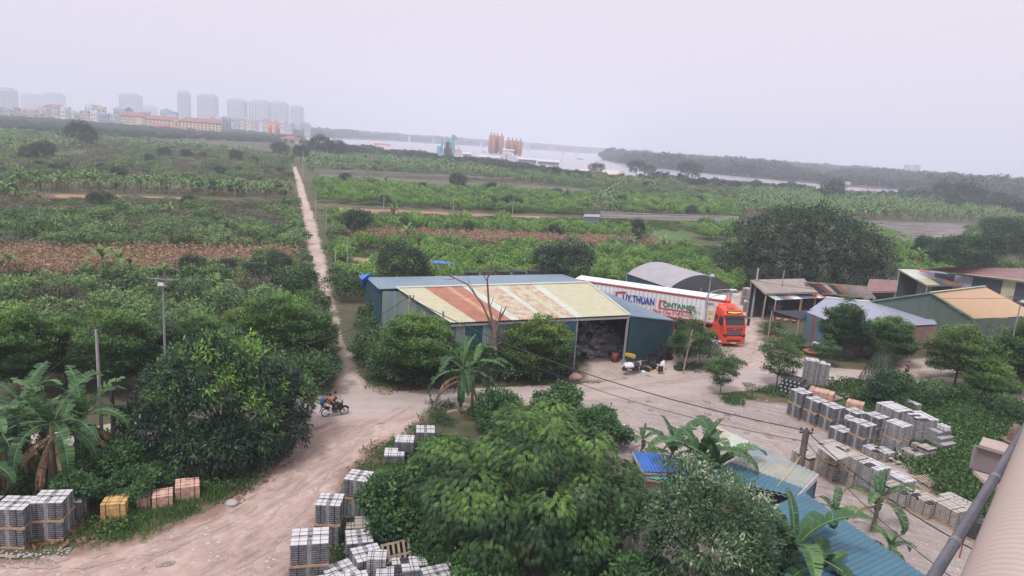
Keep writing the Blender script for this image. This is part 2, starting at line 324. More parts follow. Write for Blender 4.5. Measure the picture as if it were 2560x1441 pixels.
# ------------------------------------------------------------------ foliage
def unit(v): return v/(np.linalg.norm(v, axis=1, keepdims=True)+1e-9)
def rdir(n): return unit(RNG.normal(size=(n, 3)))
def leaf_arrays(C, D, N, L, W, rnd, wid=.45):
    D = unit(D); S = unit(np.cross(D, N)); L = np.asarray(L).reshape(-1, 1)*np.ones((len(C), 1)); W = np.asarray(W).reshape(-1, 1)*np.ones((len(C), 1))
    V = np.stack([C, C+D*L*wid+S*W/2, C+D*L, C+D*L*wid-S*W/2], 1).reshape(-1, 3)
    return V, np.repeat(rnd, 4)
def shell(lobes, n, low=-.35, rad=(.78, 1.04)):
    """n points spread over the outsides of ellipsoid lobes (x, y, z, rx, ry, rz); inner ones dropped"""
    A = np.array(lobes, float); ar = (A[:, 3]*A[:, 4]*A[:, 5])**(2/3); idx = RNG.choice(len(A), n*2, p=ar/ar.sum())
    d = rdir(n*2); d[:, 2] = np.where(d[:, 2] < low, -d[:, 2]*.6, d[:, 2]); r = RNG.uniform(*rad, (n*2, 1))
    c = A[idx, :3]+d*A[idx, 3:]*r; keep = np.ones(len(c), bool)
    for k, a in enumerate(A):
        q = (((c-a[:3])/a[3:])**2).sum(1); keep &= (q > .5) | (idx == k)
    keep &= c[:, 2] > .1
    c = c[keep][:n]; o = unit(d[keep][:n]/A[idx[keep][:n], 3:]); return c, o
def clumps(c, o, k, cr, L, W, droop=.3, lj=.35, hi=None, flat=0., wid=.45):
    """k leaves round each clump centre; returns V, rnd"""
    m = len(c); base = RNG.uniform(.12, .7, m)
    base += .25*(np.array([noise3(p) for p in c]))
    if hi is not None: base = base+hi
    C = np.repeat(c, k, 0); O = np.repeat(o, k, 0); off = rdir(m*k)*RNG.uniform(.1, 1, (m*k, 1))*cr; off[:, 2] *= (1-flat*.75)
    D = O*.55+unit(off)*.75+rdir(m*k)*.3; D[:, 2] -= droop; D[:, 2] *= (1-flat*.6)
    N = O*.4+rdir(m*k)*.45; N[:, 2] += .7
    r = np.clip(np.repeat(base, k)+RNG.normal(0, .12, m*k), 0, 1)
    Ls = L*RNG.uniform(1-lj, 1+lj, m*k); return leaf_arrays(C+off, D, N, Ls, Ls*W/L, r, wid)
def noise3(p): return float(math.sin(p[0]*1.3+1.7*math.sin(p[1]*.9+p[2]))+math.sin(p[1]*1.1+2*math.sin(p[2]*1.2)+p[0]*.4))*.5
def quads(n): return np.arange(n*4, dtype=np.int32).reshape(-1, 4)
def leaf_mesh(name, parts, m):
    V = np.concatenate([p[0] for p in parts]); r = np.concatenate([p[1] for p in parts]); return mesh_np(name, V, quads(len(V)//4), [m], attr={'rnd': r})
BARK = mat('bark', (.16, .13, .11), .9, .25, 3, bump=.6, stretch=(1, 1, .25))
BARKP = mat('bark_pale', (.33, .29, .26), .9, .2, 3, bump=.5, stretch=(1, 1, .25))
def trunk_mesh(H, r, tips, name='trunk', m=None, lean=(0, 0), fork=.35):
    b = MB(); top = Vector((lean[0], lean[1], H*fork)); pts = [Vector((0, 0, -.1)), Vector((lean[0]*.3, lean[1]*.3, H*fork*.4)), top]
    b.tube(pts, [r*1.25, r, r*.8], 8)
    for t in tips:
        t = Vector(t); mid = top.lerp(t, .5)+Vector((random.uniform(-.15, .15), random.uniform(-.15, .15), .08*H))*.6
        st = pts[1].lerp(top, random.uniform(.5, 1)); b.tube([st, mid, t], [r*.55, r*.33, r*.12], 6, cap=False)
        for q in range(2):
            s = mid.lerp(t, random.random()*.7); b.tube([s, s+Vector((random.uniform(-.8, .8), random.uniform(-.8, .8), random.uniform(.1, .7)))*.1*H], [r*.2, r*.06], 4, cap=False)
    return b.mesh(name, [m or BARK])
# leaf materials (real leaf colours, save the painted white highlights)
M_LONG = leafmat('leaf_longan', [(0, (.012, .028, .018)), (.42, (.032, .068, .034)), (.68, (.075, .16, .035)), (1, (.20, .38, .05))], .38, .12)
M_DARK = leafmat('leaf_dark', [(0, (.012, .024, .018)), (.5, (.03, .056, .034)), (1, (.075, .125, .05))], .5, .12, .1)
M_LAYER = leafmat('leaf_layered', [(0, (.026, .056, .024)), (.5, (.080, .165, .045)), (1, (.19, .34, .07))], .5, .25, .1)
M_PINN = leafmat('leaf_pinnate', [(0, (.014, .036, .018)), (.5, (.052, .112, .038)), (1, (.18, .31, .062))], .45, .2)
M_WHITE = leafmat('leaf_white_highlights', [(0, (.02, .045, .025)), (.6, (.05, .10, .045)), (.90, (.10, .17, .075)), (.975, (.20, .27, .15)), (1, (.34, .40, .27))], .45, .2)  # palest stops paint white highlights into the leaf colour
M_BUSH = leafmat('leaf_guava', [(0, (.024, .046, .022)), (.5, (.082, .145, .055)), (1, (.22, .33, .12))], .5, .2, .2)
M_BRIGHT = leafmat('leaf_guava_bright', [(0, (.03, .06, .022)), (.5, (.10, .20, .05)), (1, (.25, .41, .10))], .5, .25, .12)
M_DULL = leafmat('leaf_dull', [(0, (.04, .042, .03)), (.5, (.10, .098, .068)), (1, (.19, .18, .12))], .6, .15, .18)
M_BAN = leafmat('leaf_banana', [(0, (.03, .065, .025)), (.5, (.11, .21, .06)), (1, (.30, .44, .13))], .36, .3, .12)
M_BANN = leafmat('leaf_banana_near', [(0, (.02, .052, .026)), (.5, (.05, .12, .045)), (1, (.17, .29, .09))], .33, .25)
M_DEAD = leafmat('leaf_dead', [(0, (.12, .075, .045)), (.5, (.24, .15, .09)), (1, (.38, .25, .17))], .8, .1, .1)
M_CORN = leafmat('leaf_corn_dry', [(0, (.16, .10, .065)), (.5, (.34, .215, .14)), (1, (.52, .37, .26))], .8, .2, .12)
M_WEED = leafmat('leaf_weed', [(0, (.025, .06, .02)), (.5, (.05, .115, .03)), (1, (.10, .19, .045))], .5, .25, .14)
M_GRASS = leafmat('grass_blade', [(0, (.05, .10, .025)), (.5, (.09, .17, .04)), (1, (.18, .26, .07))], .6, .25, .1)
M_FARG = leafmat('leaf_far', [(0, (.02, .04, .026)), (.5, (.042, .075, .04)), (1, (.085, .13, .06))], .6, .1, .2)
# --- orchard shrub variants
def bush_mesh(name, r, h, nl, m, L=.27, W=.15, seed=0, dens=1.0, tall=1.0):
    lob = [(0, 0, h*.55, r*.75, r*.75, h*.5)]
    for i in range(nl):
        a = i*2*math.pi/nl+random.uniform(-.4, .4); q = random.uniform(.4, .62)*r
        lob.append((q*math.cos(a), q*math.sin(a), h*random.uniform(.38, .6), r*random.uniform(.42, .6), r*random.uniform(.42, .6), h*random.uniform(.35, .48)*tall))
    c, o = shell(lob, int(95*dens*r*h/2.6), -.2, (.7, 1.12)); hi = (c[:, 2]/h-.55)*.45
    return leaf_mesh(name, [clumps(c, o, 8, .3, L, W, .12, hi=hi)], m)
BUSH = [bush_mesh('guava_bush', 1.6, 1.9, 5, M_BUSH), bush_mesh('guava_bush', 1.9, 2.2, 6, M_BUSH), bush_mesh('guava_bush', 1.4, 1.7, 4, M_BUSH), bush_mesh('guava_bush', 1.7, 2.5, 5, M_BUSH, tall=1.3)]
BRIGHT = [bush_mesh('citrus_bush', 1.6, 2.1, 5, M_BRIGHT), bush_mesh('citrus_bush', 1.8, 2.4, 6, M_BRIGHT), bush_mesh('citrus_bush', 1.35, 2.0, 4, M_BRIGHT, tall=1.2)]
DULL = [bush_mesh('dull_shrub', 1.6, 1.6, 5, M_DULL, .2, .08, dens=.9), bush_mesh('dull_shrub', 2.0, 1.9, 6, M_DULL, .2, .08, dens=.9)]
# --- generic trees
def round_tree(name, Rr, H, m, nl=9, n=900, k=7, L=.34, W=.17, droop=.3, low=.12, hi=.5, tr=.16, trm=None):
    """returns crown mesh, trunk mesh"""
    lob = [(0, 0, H*(.5+low/2), Rr*.7, Rr*.7, H*(.5-low/2)*.92)]
    for i in range(nl):
        a = i*2.4+random.uniform(-.3, .3); q = Rr*random.uniform(.38, .62); z = H*random.uniform(low+.16, .8)
        s = random.uniform(.34, .5); lob.append((q*math.cos(a), q*math.sin(a), z, Rr*s, Rr*s, min(H*.26, Rr*s*.85)))
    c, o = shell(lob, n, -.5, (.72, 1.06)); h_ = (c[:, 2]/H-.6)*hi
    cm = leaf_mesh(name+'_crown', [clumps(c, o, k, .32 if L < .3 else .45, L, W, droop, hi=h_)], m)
    tm = trunk_mesh(H, tr, [l[:3] for l in lob[1:7]], name+'_trunk', trm)
    return cm, tm
def layered_tree(name, H, Rr, m, layers=6, n=420, k=9, L=.16, W=.09, tr=.1, trm=None, z0=.3):
    b = MB(); b.tube([(0, 0, -.1), (0, 0, H*.5), (0, 0, H*.97)], [tr, tr*.7, tr*.15], 7); C = []; O = []
    for l in range(layers):
        t = l/(layers-1); z = H*(z0+(.97-z0)*t)*random.uniform(.97, 1.02); r = Rr*(.80+.28*math.sin(math.pi*min(1, t*1.1)))*(1 if t < .7 else .82 if t < .9 else .45)*random.uniform(.8, 1.1)
        nb = 6 if t < .7 else 4
        for q in range(nb):
            a = q*2*math.pi/nb+l*.9+random.uniform(-.25, .25); rr = r*random.uniform(.55, 1.15)
            b.tube([(0, 0, z-.25), (rr*.5*math.cos(a), rr*.5*math.sin(a), z), (rr*.9*math.cos(a), rr*.9*math.sin(a), z+.05*rr)], [tr*.3, tr*.18, .012], 4, cap=False)
            mm = max(3, int(n*rr*rr/(Rr*Rr)/layers/3.2)); u = np.sqrt(RNG.uniform(.04, 1, mm)); da = RNG.normal(0, .33, mm)
            C.append(np.stack([rr*u*np.cos(a+da), rr*u*np.sin(a+da), z+.04*rr*u+RNG.normal(0, .20*H/8, mm)-.12*u*u*rr*.3], 1)); o = rdir(mm)*.3; o[:, 2] += 1; O.append(unit(o))
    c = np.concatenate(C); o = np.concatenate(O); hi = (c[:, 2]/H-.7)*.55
    return leaf_mesh(name+'_crown', [clumps(c, o, k, .34, L, W, -.05, flat=.55, hi=hi)], m), b.mesh(name+'_trunk', [trm or BARK])
def place_tree(name, cm, tm, label, cat, loc, rz=0, sc=1, group=None):
    t = thing(name, label, cat, loc, rz, group, sc); obj('crown', cm, t); obj('trunk', tm, t); return t
# --- banana plants
def banana_leaf(parts, base, az, L, W, rise, dr, dead=False, seg=16, torn=.5, twist=0., shade=0.):
    """one arching blade with a bright midrib; side strips tear apart"""
    p = Vector(base); el = rise; pts = [p.copy()]
    for i in range(seg):
        el -= dr/seg*(.5+1.2*i/seg); p = p+Vector((math.cos(az)*math.cos(el), math.sin(az)*math.cos(el), math.sin(el)))*(L/seg); pts.append(p.copy())
    Vs = []; Rn = []; sd = Vector((-math.sin(az), math.cos(az), 0)); base_r = random.uniform(.25, .7)-shade
    pet = max(1, int(seg*.14)); tear = [0, 0]
    for i in range(pet, seg):
        a, b = pts[i], pts[i+1]; d = (b-a).normalized(); up = sd.cross(d); up.normalize()
        if up.z < 0: up = -up
        t = (i-pet)/(seg-pet); wd = W/2*(math.sin(math.pi*min(1, (t*.92+.06)))**.55); t2 = (i+1-pet)/(seg-pet); wd2 = W/2*(max(.02, math.sin(math.pi*min(.995, t2*.92+.06)))**.55)
        for si, s in enumerate((-1, 1)):
            if random.random() < torn: tear[si] = random.uniform(-.5, .25)*torn*1.6
            an = .28+tear[si]-(1.15 if dead else .0)
            e = sd*s*math.cos(an)+up*math.sin(an)+d*.22
            g = random.choice((.1, .3)) if random.random() < torn else 0
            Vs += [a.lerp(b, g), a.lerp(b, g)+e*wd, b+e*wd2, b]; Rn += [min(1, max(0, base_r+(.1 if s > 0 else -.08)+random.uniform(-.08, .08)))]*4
        rb = .022*(1-t)+.006 if L > 1 else .01   # midrib
        for s in (-1, 1):
            Vs += [a+sd*s*rb*.1+up*rb, a+sd*s*rb+up*.004, b+sd*s*rb+up*.004, b+sd*s*rb*.1+up*rb]; Rn += [1.0 if not dead else .3]*4
    for i in range(pet+1):
        a, b = pts[i], pts[min(i+1, seg)]
        for s in (-1, 1): Vs += [a-sd*.03*s, a+Vector((0, 0, .03)), b+Vector((0, 0, .03)), b-sd*.03*s]; Rn += [.8]*4
    parts.append((np.array([tuple(v) for v in Vs]), np.array(Rn)))
M_PSEUDO = mat('banana_stem', (.20, .20, .11), .7, .3, 4, col2=(.13, .085, .055), stretch=(1, 1, .3))
def banana(name, H=4.0, n=9, L=2.3, W=.6, dead=3, seg=14, torn=.5, near=False, stems=1):
    parts = []; dp = []; b = MB()
    for s in range(stems):
        ox, oy = (0, 0) if s == 0 else (random.uniform(-.7, .7), random.uniform(-.7, .7)); h = H*(1 if s == 0 else random.uniform(.5, .85)); hs = h*.52
        lx, ly = random.uniform(-.15, .15), random.uniform(-.15, .15)
        b.tube([(ox, oy, -.05), (ox+lx*.5, oy+ly*.5, hs*.5), (ox+lx, oy+ly, hs*1.05)], [.15, .12, .075], 8)
        for i in range(n if s == 0 else max(4, n-3)):
            a = i*2.4+random.uniform(-.3, .3); rise = R(86-7.5*i if i < 8 else random.uniform(5, 30)); k = random.uniform(.8, 1.1)*(h/H)
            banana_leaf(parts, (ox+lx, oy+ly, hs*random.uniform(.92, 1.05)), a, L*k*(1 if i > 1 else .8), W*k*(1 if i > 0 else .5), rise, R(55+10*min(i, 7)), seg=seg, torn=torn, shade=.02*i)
        for i in range(dead if s == 0 else 1):
            banana_leaf(dp, (ox+lx, oy+ly, hs*random.uniform(.75, .95)), random.uniform(0, 6.28), L*.75, W*.6, R(-15), R(75), True, max(7, seg//2), .6)
    lm = leaf_mesh(name+'_leaves', parts, M_BANN if near else M_BAN) if parts else None; dm = leaf_mesh(name+'_dead', dp, M_DEAD) if dp else None
    return lm, b.mesh(name+'_stem', [M_PSEUDO]), dm
def place_banana(v, label, loc, rz=0, sc=1, group=None, name='banana_plant'):
    t = thing(name, label, 'banana plant', loc, rz, group, sc); obj('leaves', v[0], t); obj('stem', v[1], t)
    if v[2]: obj('dead_leaves', v[2], t)
    return t
BAN = [banana('banana', 3.8, 8, 2.1, .55, 2, 9, .5), banana('banana', 4.4, 9, 2.4, .6, 2, 9, .5, stems=2), banana('banana', 3.2, 7, 1.9, .5, 2, 9, .35)]
# single-mesh versions (leaves + stem) for plants too far off to show parts
def merge_meshes(name, ms):
    V = []; F = []; mi = []; rn = []; o = 0; mats = []
    for m_ in ms:
        if not m_: continue
        n = len(m_.vertices); a = np.empty(n*3, np.float32); m_.vertices.foreach_get('co', a); a = a.reshape(-1, 3)
        mat_ = m_.materials[0]; 
        if mat_ not in mats: mats.append(mat_)
        r = np.full(n, .5, np.float32)
        if 'rnd' in m_.attributes: m_.attributes['rnd'].data.foreach_get('value', r)
        for p in m_.polygons:
            vs = list(p.vertices)
            if len(vs) == 4: F.append([v+o for v in vs]); mi.append(mats.index(mat_))
        V.append(a); rn.append(r); o += n
    return mesh_np(name, np.concatenate(V), np.array(F), mats, mi, {'rnd': np.concatenate(rn)})
BANF = [merge_meshes('banana_plant', v) for v in BAN]
# --- scatter ('stuff' only)
def scatter(name, pts, scl, rot, idx, meshes, knd='stuff'):
    """one object that repeats small meshes over points (ground cover, far masses)"""
    if len(pts) == 0: return None
    hid = bpy.data.collections.new(name+'_kit')
    for i, m_ in enumerate(meshes):
        o = bpy.data.objects.new('%s_kit_%02d' % (name, i), m_); hid.objects.link(o)
    me = bpy.data.meshes.new(name); me.vertices.add(len(pts)); me.vertices.foreach_set('co', np.asarray(pts, np.float32).ravel())
    scl = np.asarray(scl, np.float32); scl = scl if scl.ndim == 2 else np.repeat(scl[:, None], 3, 1)
    a = me.attributes.new('scl', 'FLOAT_VECTOR', 'POINT'); a.data.foreach_set('vector', np.ascontiguousarray(scl).ravel())
    for an, tp, av in (('rot', 'FLOAT', rot), ('vid', 'INT', idx)):
        a = me.attributes.new(an, tp, 'POINT'); a.data.foreach_set('value', np.asarray(av, np.float32 if tp == 'FLOAT' else np.int32))
    o = bpy.data.objects.new(name, me); COL.objects.link(o); kind(o, knd)
    ng = bpy.data.node_groups.new(name+'_nodes', 'GeometryNodeTree')
    ng.interface.new_socket('Geometry', in_out='INPUT', socket_type='NodeSocketGeometry'); ng.interface.new_socket('Geometry', in_out='OUTPUT', socket_type='NodeSocketGeometry')
    N = ng.nodes.new; Lk = ng.links.new
    gi = N('NodeGroupInput'); go = N('NodeGroupOutput'); ip = N('GeometryNodeInstanceOnPoints'); ci = N('GeometryNodeCollectionInfo')
    ci.inputs['Collection'].default_value = hid; ci.inputs['Separate Children'].default_value = True; ci.inputs['Reset Children'].default_value = True
    def at(nm, t):
        x = N('GeometryNodeInputNamedAttribute'); x.data_type = t; x.inputs['Name'].default_value = nm; return [s for s in x.outputs if s.enabled][0]
    cx = N('ShaderNodeCombineXYZ'); Lk(at('rot', 'FLOAT'), cx.inputs[2]); e2r = N('FunctionNodeEulerToRotation'); Lk(cx.outputs[0], e2r.inputs[0])
    Lk(gi.outputs[0], ip.inputs['Points']); Lk(ci.outputs[0], ip.inputs['Instance']); ip.inputs['Pick Instance'].default_value = True
    Lk(at('vid', 'INT'), ip.inputs['Instance Index']); Lk(e2r.outputs[0], ip.inputs['Rotation']); Lk(at('scl', 'FLOAT_VECTOR'), ip.inputs['Scale']); Lk(ip.outputs[0], go.inputs[0])
    md = o.modifiers.new('scatter', 'NODES'); md.node_group = ng
    return o
# ------------------------------------------------------------------ fields: what grows where (outlines on the ground, in photo pixels)
PATHZ = [(722, 412), (755, 412), (774, 465), (793, 520), (812, 570), (824, 620), (842, 690), (850, 735), (860, 800), (905, 880), (945, 960), (800, 990), (825, 950), (828, 850), (778, 735), (758, 650), (743, 600), (741, 540), (733, 480)]
ZONES = [
 ('none', PATHZ), ('none', [(30, 755), (70, 742), (135, 747), (145, 780), (70, 790)]), ('none', [(560, 768), (620, 744), (655, 757), (645, 792), (580, 805)]),
 ('none', [(160, 698), (238, 703), (245, 732), (168, 730)]), ('none', [(1740, 628), (1820, 610), (1830, 700), (1765, 690)]), ('none', [(866, 620), (928, 625), (953, 655), (928, 692), (878, 685)]),
 ('none', [(0, 692), (120, 698), (275, 704), (120, 718), (0, 716)]), ('none', [(250, 732), (305, 739), (305, 768), (255, 763)]),
 ('corn', [(-60, 630), (440, 634), (738, 634), (748, 655), (700, 668), (420, 694), (230, 704), (-60, 702)]),
 ('corn', [(830, 583), (1200, 590), (1645, 606), (1650, 622), (1250, 618), (1000, 605), (850, 600)]),
 ('none', [(812, 512), (1000, 519), (1180, 529), (1460, 540), (1700, 556), (1700, 582), (1500, 573), (1200, 564), (925, 558), (820, 532)]),
 ('none', [(1600, 566), (1690, 572), (1755, 590), (1735, 608), (1640, 603)]),
 ('none', [(1480, 536), (1840, 548), (1835, 566), (1480, 556)]), ('none', [(2140, 550), (2420, 556), (2410, 585), (2360, 620), (2280, 612), (2170, 575)]),
 ('none', [(775, 432), (1100, 446), (1460, 470), (1480, 490), (1100, 474), (775, 452)]),
 ('lowgrass', [(120, 500), (330, 496), (705, 508), (705, 528), (330, 518), (120, 524)]), ('none', [(-60, 480), (300, 484), (520, 494), (705, 502), (705, 512), (300, 502), (-60, 498)]),
 ('banana', [(-60, 462), (250, 466), (560, 474), (728, 480), (728, 500), (500, 494), (-60, 482)]),
 ('dull', [(240, 372), (520, 384), (700, 405), (722, 420), (728, 462), (500, 458), (150, 448), (60, 420), (200, 400)]),
 ('mixdark', [(-60, 400), (240, 400), (300, 452), (-60, 462)]),
 ('mixban', [(-60, 325), (250, 345), (520, 368), (740, 395), (730, 412), (500, 385), (240, 372), (-60, 400)]),
 ('mixdull', [(-60, 498), (735, 512), (750, 548), (600, 560), (300, 556), (-60, 560)]),
 ('guava', [(-200, 556), (750, 545), (765, 600), (735, 634), (-200, 634)]),
 ('guava', [(-300, 695), (740, 655), (780, 650), (800, 725), (640, 780), (500, 850), (300, 862), (-300, 850)]),
 # right of the path
 ('bananafar', [(760, 392), (930, 395), (1060, 406), (1180, 420), (1400, 443), (1560, 454), (1700, 462), (1700, 470), (1500, 474), (1100, 444), (775, 430)]),
 ('bright', [(782, 455), (1000, 470), (1480, 492), (1470, 540), (1200, 529), (1000, 518), (805, 508)]),
 ('banana', [(1380, 488), (1560, 494), (1545, 545), (1400, 536)]), ('bright', [(1545, 500), (1850, 505), (1850, 550), (1545, 538)]),
 ('banana', [(1850, 478), (2200, 492), (2560, 512), (2700, 525), (2700, 556), (2400, 556), (2140, 550), (1850, 545)]),
 ('mixdull', [(1480, 474), (1700, 466), (1960, 481), (2300, 500), (2200, 500), (1850, 486), (1850, 505), (1480, 492)]),
 ('bright', [(808, 535), (930, 557), (1200, 565), (1500, 575), (1840, 566), (1850, 600), (1650, 606), (1200, 590), (830, 583)]),
 ('dull', [(835, 598), (1000, 606), (1250, 619), (1640, 624), (1640, 640), (1250, 632), (930, 618), (850, 620)]),
 ('bright', [(830, 610), (1000, 612), (1250, 630), (1640, 635), (1850, 620), (1850, 745), (1700, 735), (1500, 712), (1420, 735), (1100, 735), (930, 728), (850, 728)]),
 ('bright', [(2140, 560), (2400, 600), (2400, 700), (2250, 700), (2230, 650), (2170, 620)]),
 ('mixdark', [(2170, 600), (2700, 560), (2700, 690), (2400, 690)]),
]
def classify(px, py):
    z = np.full(px.shape, -1)
    for i in range(len(ZONES)-1, -1, -1): z[inside(px, py, ZONES[i][1])] = i
    return z
def grid(y0, y1, s, xl=.95):
    ys = np.arange(y0, y1, s); pts = []
    for k, y in enumerate(ys):
        xm = (y+20)*xl; xs = np.arange(-xm, xm, s)+(s/2 if k % 2 else 0); pts.append(np.stack([xs, np.full(len(xs), y)], 1))
    p = np.concatenate(pts); p += RNG.uniform(-.3, .3, p.shape)*s; a = R(3); c, s_ = math.cos(a), math.sin(a)
    p = np.stack([p[:, 0]*c-p[:, 1]*s_, p[:, 0]*s_+p[:, 1]*c], 1)
    zc = p[:, 0]*_f.x+p[:, 1]*_f.y-CH*_f.z; px = 1280+CF*(p[:, 0]*_r.x+p[:, 1]*_r.y-CH*_r.z)/zc; py = 720.5-CF*(p[:, 0]*_u.x+p[:, 1]*_u.y-CH*_u.z)/zc
    ok = (px > -220) & (px < 2780) & (py < 1000); return p[ok], px[ok], py[ok]
bins = dict(guava=[], bright=[], dull=[], banana=[], corn=[], grass=[], farmix=[], farban=[])
def sow(p, px, py, s, sc=1.0):
    z = classify(px, py)
    for (x, y), i, u, v in zip(p, z, px, py):
        if i < 0: continue
        t = ZONES[i][0]; q = random.random()
        if t == 'none': continue
        if t == 'dull' and q > .55: t = 'guava'
        if t == 'mixdull': t = 'dull' if vnoise(np.array([x]), np.array([y]), 9., 1)[0] > .52 else ('guava' if q < .9 else 'banana')
        elif t == 'mixdark': t = 'guava' if q < .75 else 'dull'
        elif t == 'mixban': t = 'banana' if vnoise(np.array([x]), np.array([y]), 16., 2)[0] > .5 else 'guava'
        elif t == 'bananafar': t = 'banana' if vnoise(np.array([x]), np.array([y]), 30., 2)[0] > .42 else 'guava'
        if t == 'guava' and q > .975 and y < 150: t = 'banana'
        if t == 'bright' and q > .985: t = 'banana'
        if t == 'guava' and vnoise(np.array([x]), np.array([y]), 7., 6)[0] > .72: t = 'dull'
        if t in ('guava', 'bright') and vnoise(np.array([x]), np.array([y]), 6., 9)[0] < .13: continue
        if t == 'lowgrass': bins['grass'].append((x, y, 1.0, u, v)); continue
        bins[t].append((x, y, sc*random.uniform(.62, 1.12), u, v))
sow(*grid(58, 130, 2.55), 2.55)
sow(*grid(130, 215, 3.3), 3.3, 1.15)
sow(*grid(215, 420, 5.2), 5.2, 1.55)
sow(*grid(420, 1000, 9.5), 9.5, 2.3)
bins['corn'] = []
pc, cx_, cy_ = grid(78, 175, 1.0); zc_ = classify(cx_, cy_)
for (x, y), i, u, v in zip(pc, zc_, cx_, cy_):
    if i >= 0 and ZONES[i][0] == 'corn' and vnoise(np.array([x]), np.array([y]), 3., 4)[0] > .12: bins['corn'].append((x, y, random.uniform(.8, 1.15), u, v))
def region(u, v, left, right):
    return left if u < 770 else right
def where_(u, v):
    if u < 790: return ('at the left edge' if u < 90 else 'near the left edge' if u < 180 else 'left of the left lamp' if u < 370 else 'behind the left lamp' if u < 520 else 'left of the path')
    if v < 540: return ('near the path' if u < 1000 else 'above the warehouse' if u < 1420 else 'above the canopy' if u < 1800 else 'above the left of the huge tree' if u < 2000 else 'above the right of the huge tree' if u < 2200 else 'near the right edge')
    return ('near the path' if u < 930 else 'behind the left round tree' if u < 1060 else 'behind the rusty roof' if u < 1200 else 'left of the right round tree' if u < 1330 else 'right of the round trees' if u < 1560 else 'behind the canopy' if u < 1850 else 'right of the huge tree')
GROUPS = {
 'guava': ('guava_bush', BUSH, 'orchard shrub', 300, [
   (lambda u, v: u < 790 and v > 655, 'leafy orchard shrub in the left field before the corn', 'orchard shrubs nearest in the left field'),
   (lambda u, v: u < 790 and v > 550, 'leafy orchard shrub in the left field beyond the corn', 'orchard shrubs beyond the left corn strip'),
   (lambda u, v: u < 790, 'small far shrub behind the left banana row', 'far shrubs in the left field'),
   (lambda u, v: True, 'small shrub in the far right plots', 'far shrubs right of the path')]),
 'bright': ('citrus_bush', BRIGHT, 'orchard shrub', 300, [
   (lambda u, v: v > 608 and u < 1900, 'bright green bush before the right corn strip', 'bright bushes behind the warehouse'),
   (lambda u, v: v > 550 and u < 1900, 'bright green bush beyond the right corn strip', 'bright bushes beyond the right corn strip'),
   (lambda u, v: v > 550, 'bright green bush beside the huge tree', 'bright bushes beside the huge dark tree'),
   (lambda u, v: True, 'bright green bush beyond the red soil', 'bright bushes beyond the red soil')]),
 'dull': ('dull_shrub', DULL, 'shrub', 260, [
   (lambda u, v: u < 790 and v > 550, 'greyish brown shrub near the left corn strip', 'brownish shrubs near the left corn'),
   (lambda u, v: u < 790, 'greyish brown shrub in the far left plots', 'brownish shrubs of the far left plots'),
   (lambda u, v: True, 'greyish brown shrub in the right plots', 'brownish shrubs right of the path')]),
 'banana': ('banana_plant', BANF, 'banana plant', 280, [
   (lambda u, v: u < 790 and v > 510, 'single banana plant among the left shrubs', 'scattered bananas in the left field'),
   (lambda u, v: u < 790 and v > 455, 'banana plant in the long left row', 'banana row across the left field'),
   (lambda u, v: u < 790, 'distant banana plant below the yellow school', 'far left bananas'),
   (lambda u, v: u < 1350, 'banana plant around the thin trellis strips', 'bananas beyond the grey trellises'),
   (lambda u, v: u < 1600, 'banana plant left of the small grey shack', 'bananas beside the grey shack'),
   (lambda u, v: True, 'banana plant in the wide right plantation', 'banana plantation on the right')]),
}
rest = []
for k, (nm, meshes, cat, N, regs) in GROUPS.items():
    L_ = sorted(bins[k], key=lambda q: q[1]/q[2])
    vis = [q for q in L_ if -40 < q[3] < 2600]
    near = vis[:N]; ns = set(map(id, near))
    for (x, y, s, u, v) in near:
        lab, grp = next((l, g_) for f_, l, g_ in regs if f_(u, v)); w_ = where_(u, v); lab += ', '+w_; grp += ', '+w_
        o = obj(nm, random.choice(meshes), None, (x, y, 0), random.uniform(0, 6.28), (s, s, min(s, 1.25)*random.uniform(.85, 1.15))); tag(o, lab, cat, grp)
    rest += [(k,)+q for q in L_ if id(q) not in ns]
kit = BUSH+BRIGHT+DULL+BANF; off = {'guava': (0, 4), 'bright': (4, 3), 'dull': (7, 2), 'banana': (9, 3)}
if rest:
    A = np.array([(q[1], q[2], 0) for q in rest])
    scatter('field_vegetation', A, [(q[3], q[3], min(q[3], 1.25)*random.uniform(.8, 1.1)) for q in rest], RNG.uniform(0, 6.28, len(rest)), [off[q[0]][0]+random.randrange(off[q[0]][1]) for q in rest], kit)
# dry corn: clumps of standing stalks
def corn_clump(nst=3):
    b = []; 
    for i in range(nst):
        x, y = random.uniform(-.5, .5), random.uniform(-.5, .5); h = random.uniform(1.3, 1.9); lx, ly = random.uniform(-.2, .2), random.uniform(-.2, .2)
        C = []; D = []; Ls = []; Ws = []
        C.append((x, y, 0)); D.append((lx, ly, h)); Ls.append(h); Ws.append(.05)
        C.append((x, y, 0)); D.append((lx, ly, h)); Ls.append(h); Ws.append(.05)
        for j in range(7):
            a = random.uniform(0, 6.28); t = random.uniform(.3, 1); C.append((x+lx*t, y+ly*t, h*t)); D.append((math.cos(a), math.sin(a), random.uniform(-.9, .5))); Ls.append(random.uniform(.4, .75)); Ws.append(random.uniform(.07, .13))
        n = len(C); b.append(leaf_arrays(np.array(C), np.array(D), rdir(n), np.array(Ls), np.array(Ws), np.clip(RNG.normal(.5, .25, n), 0, 1)))
    return leaf_mesh('corn', b, M_CORN)
cc = [corn_clump(3) for _ in range(4)]
L_ = bins['corn']; cornL = [q for q in L_ if q[3] < 790]; cornR = [q for q in L_ if q[3] >= 790]
for nm, l in (('dry_corn_field', cornL), ('dry_corn_strip', cornR)):
    if l: scatter(nm, [(q[0], q[1], 0) for q in l], [q[2] for q in l], RNG.uniform(0, 6.28, len(l)), RNG.integers(0, 4, len(l)), cc)
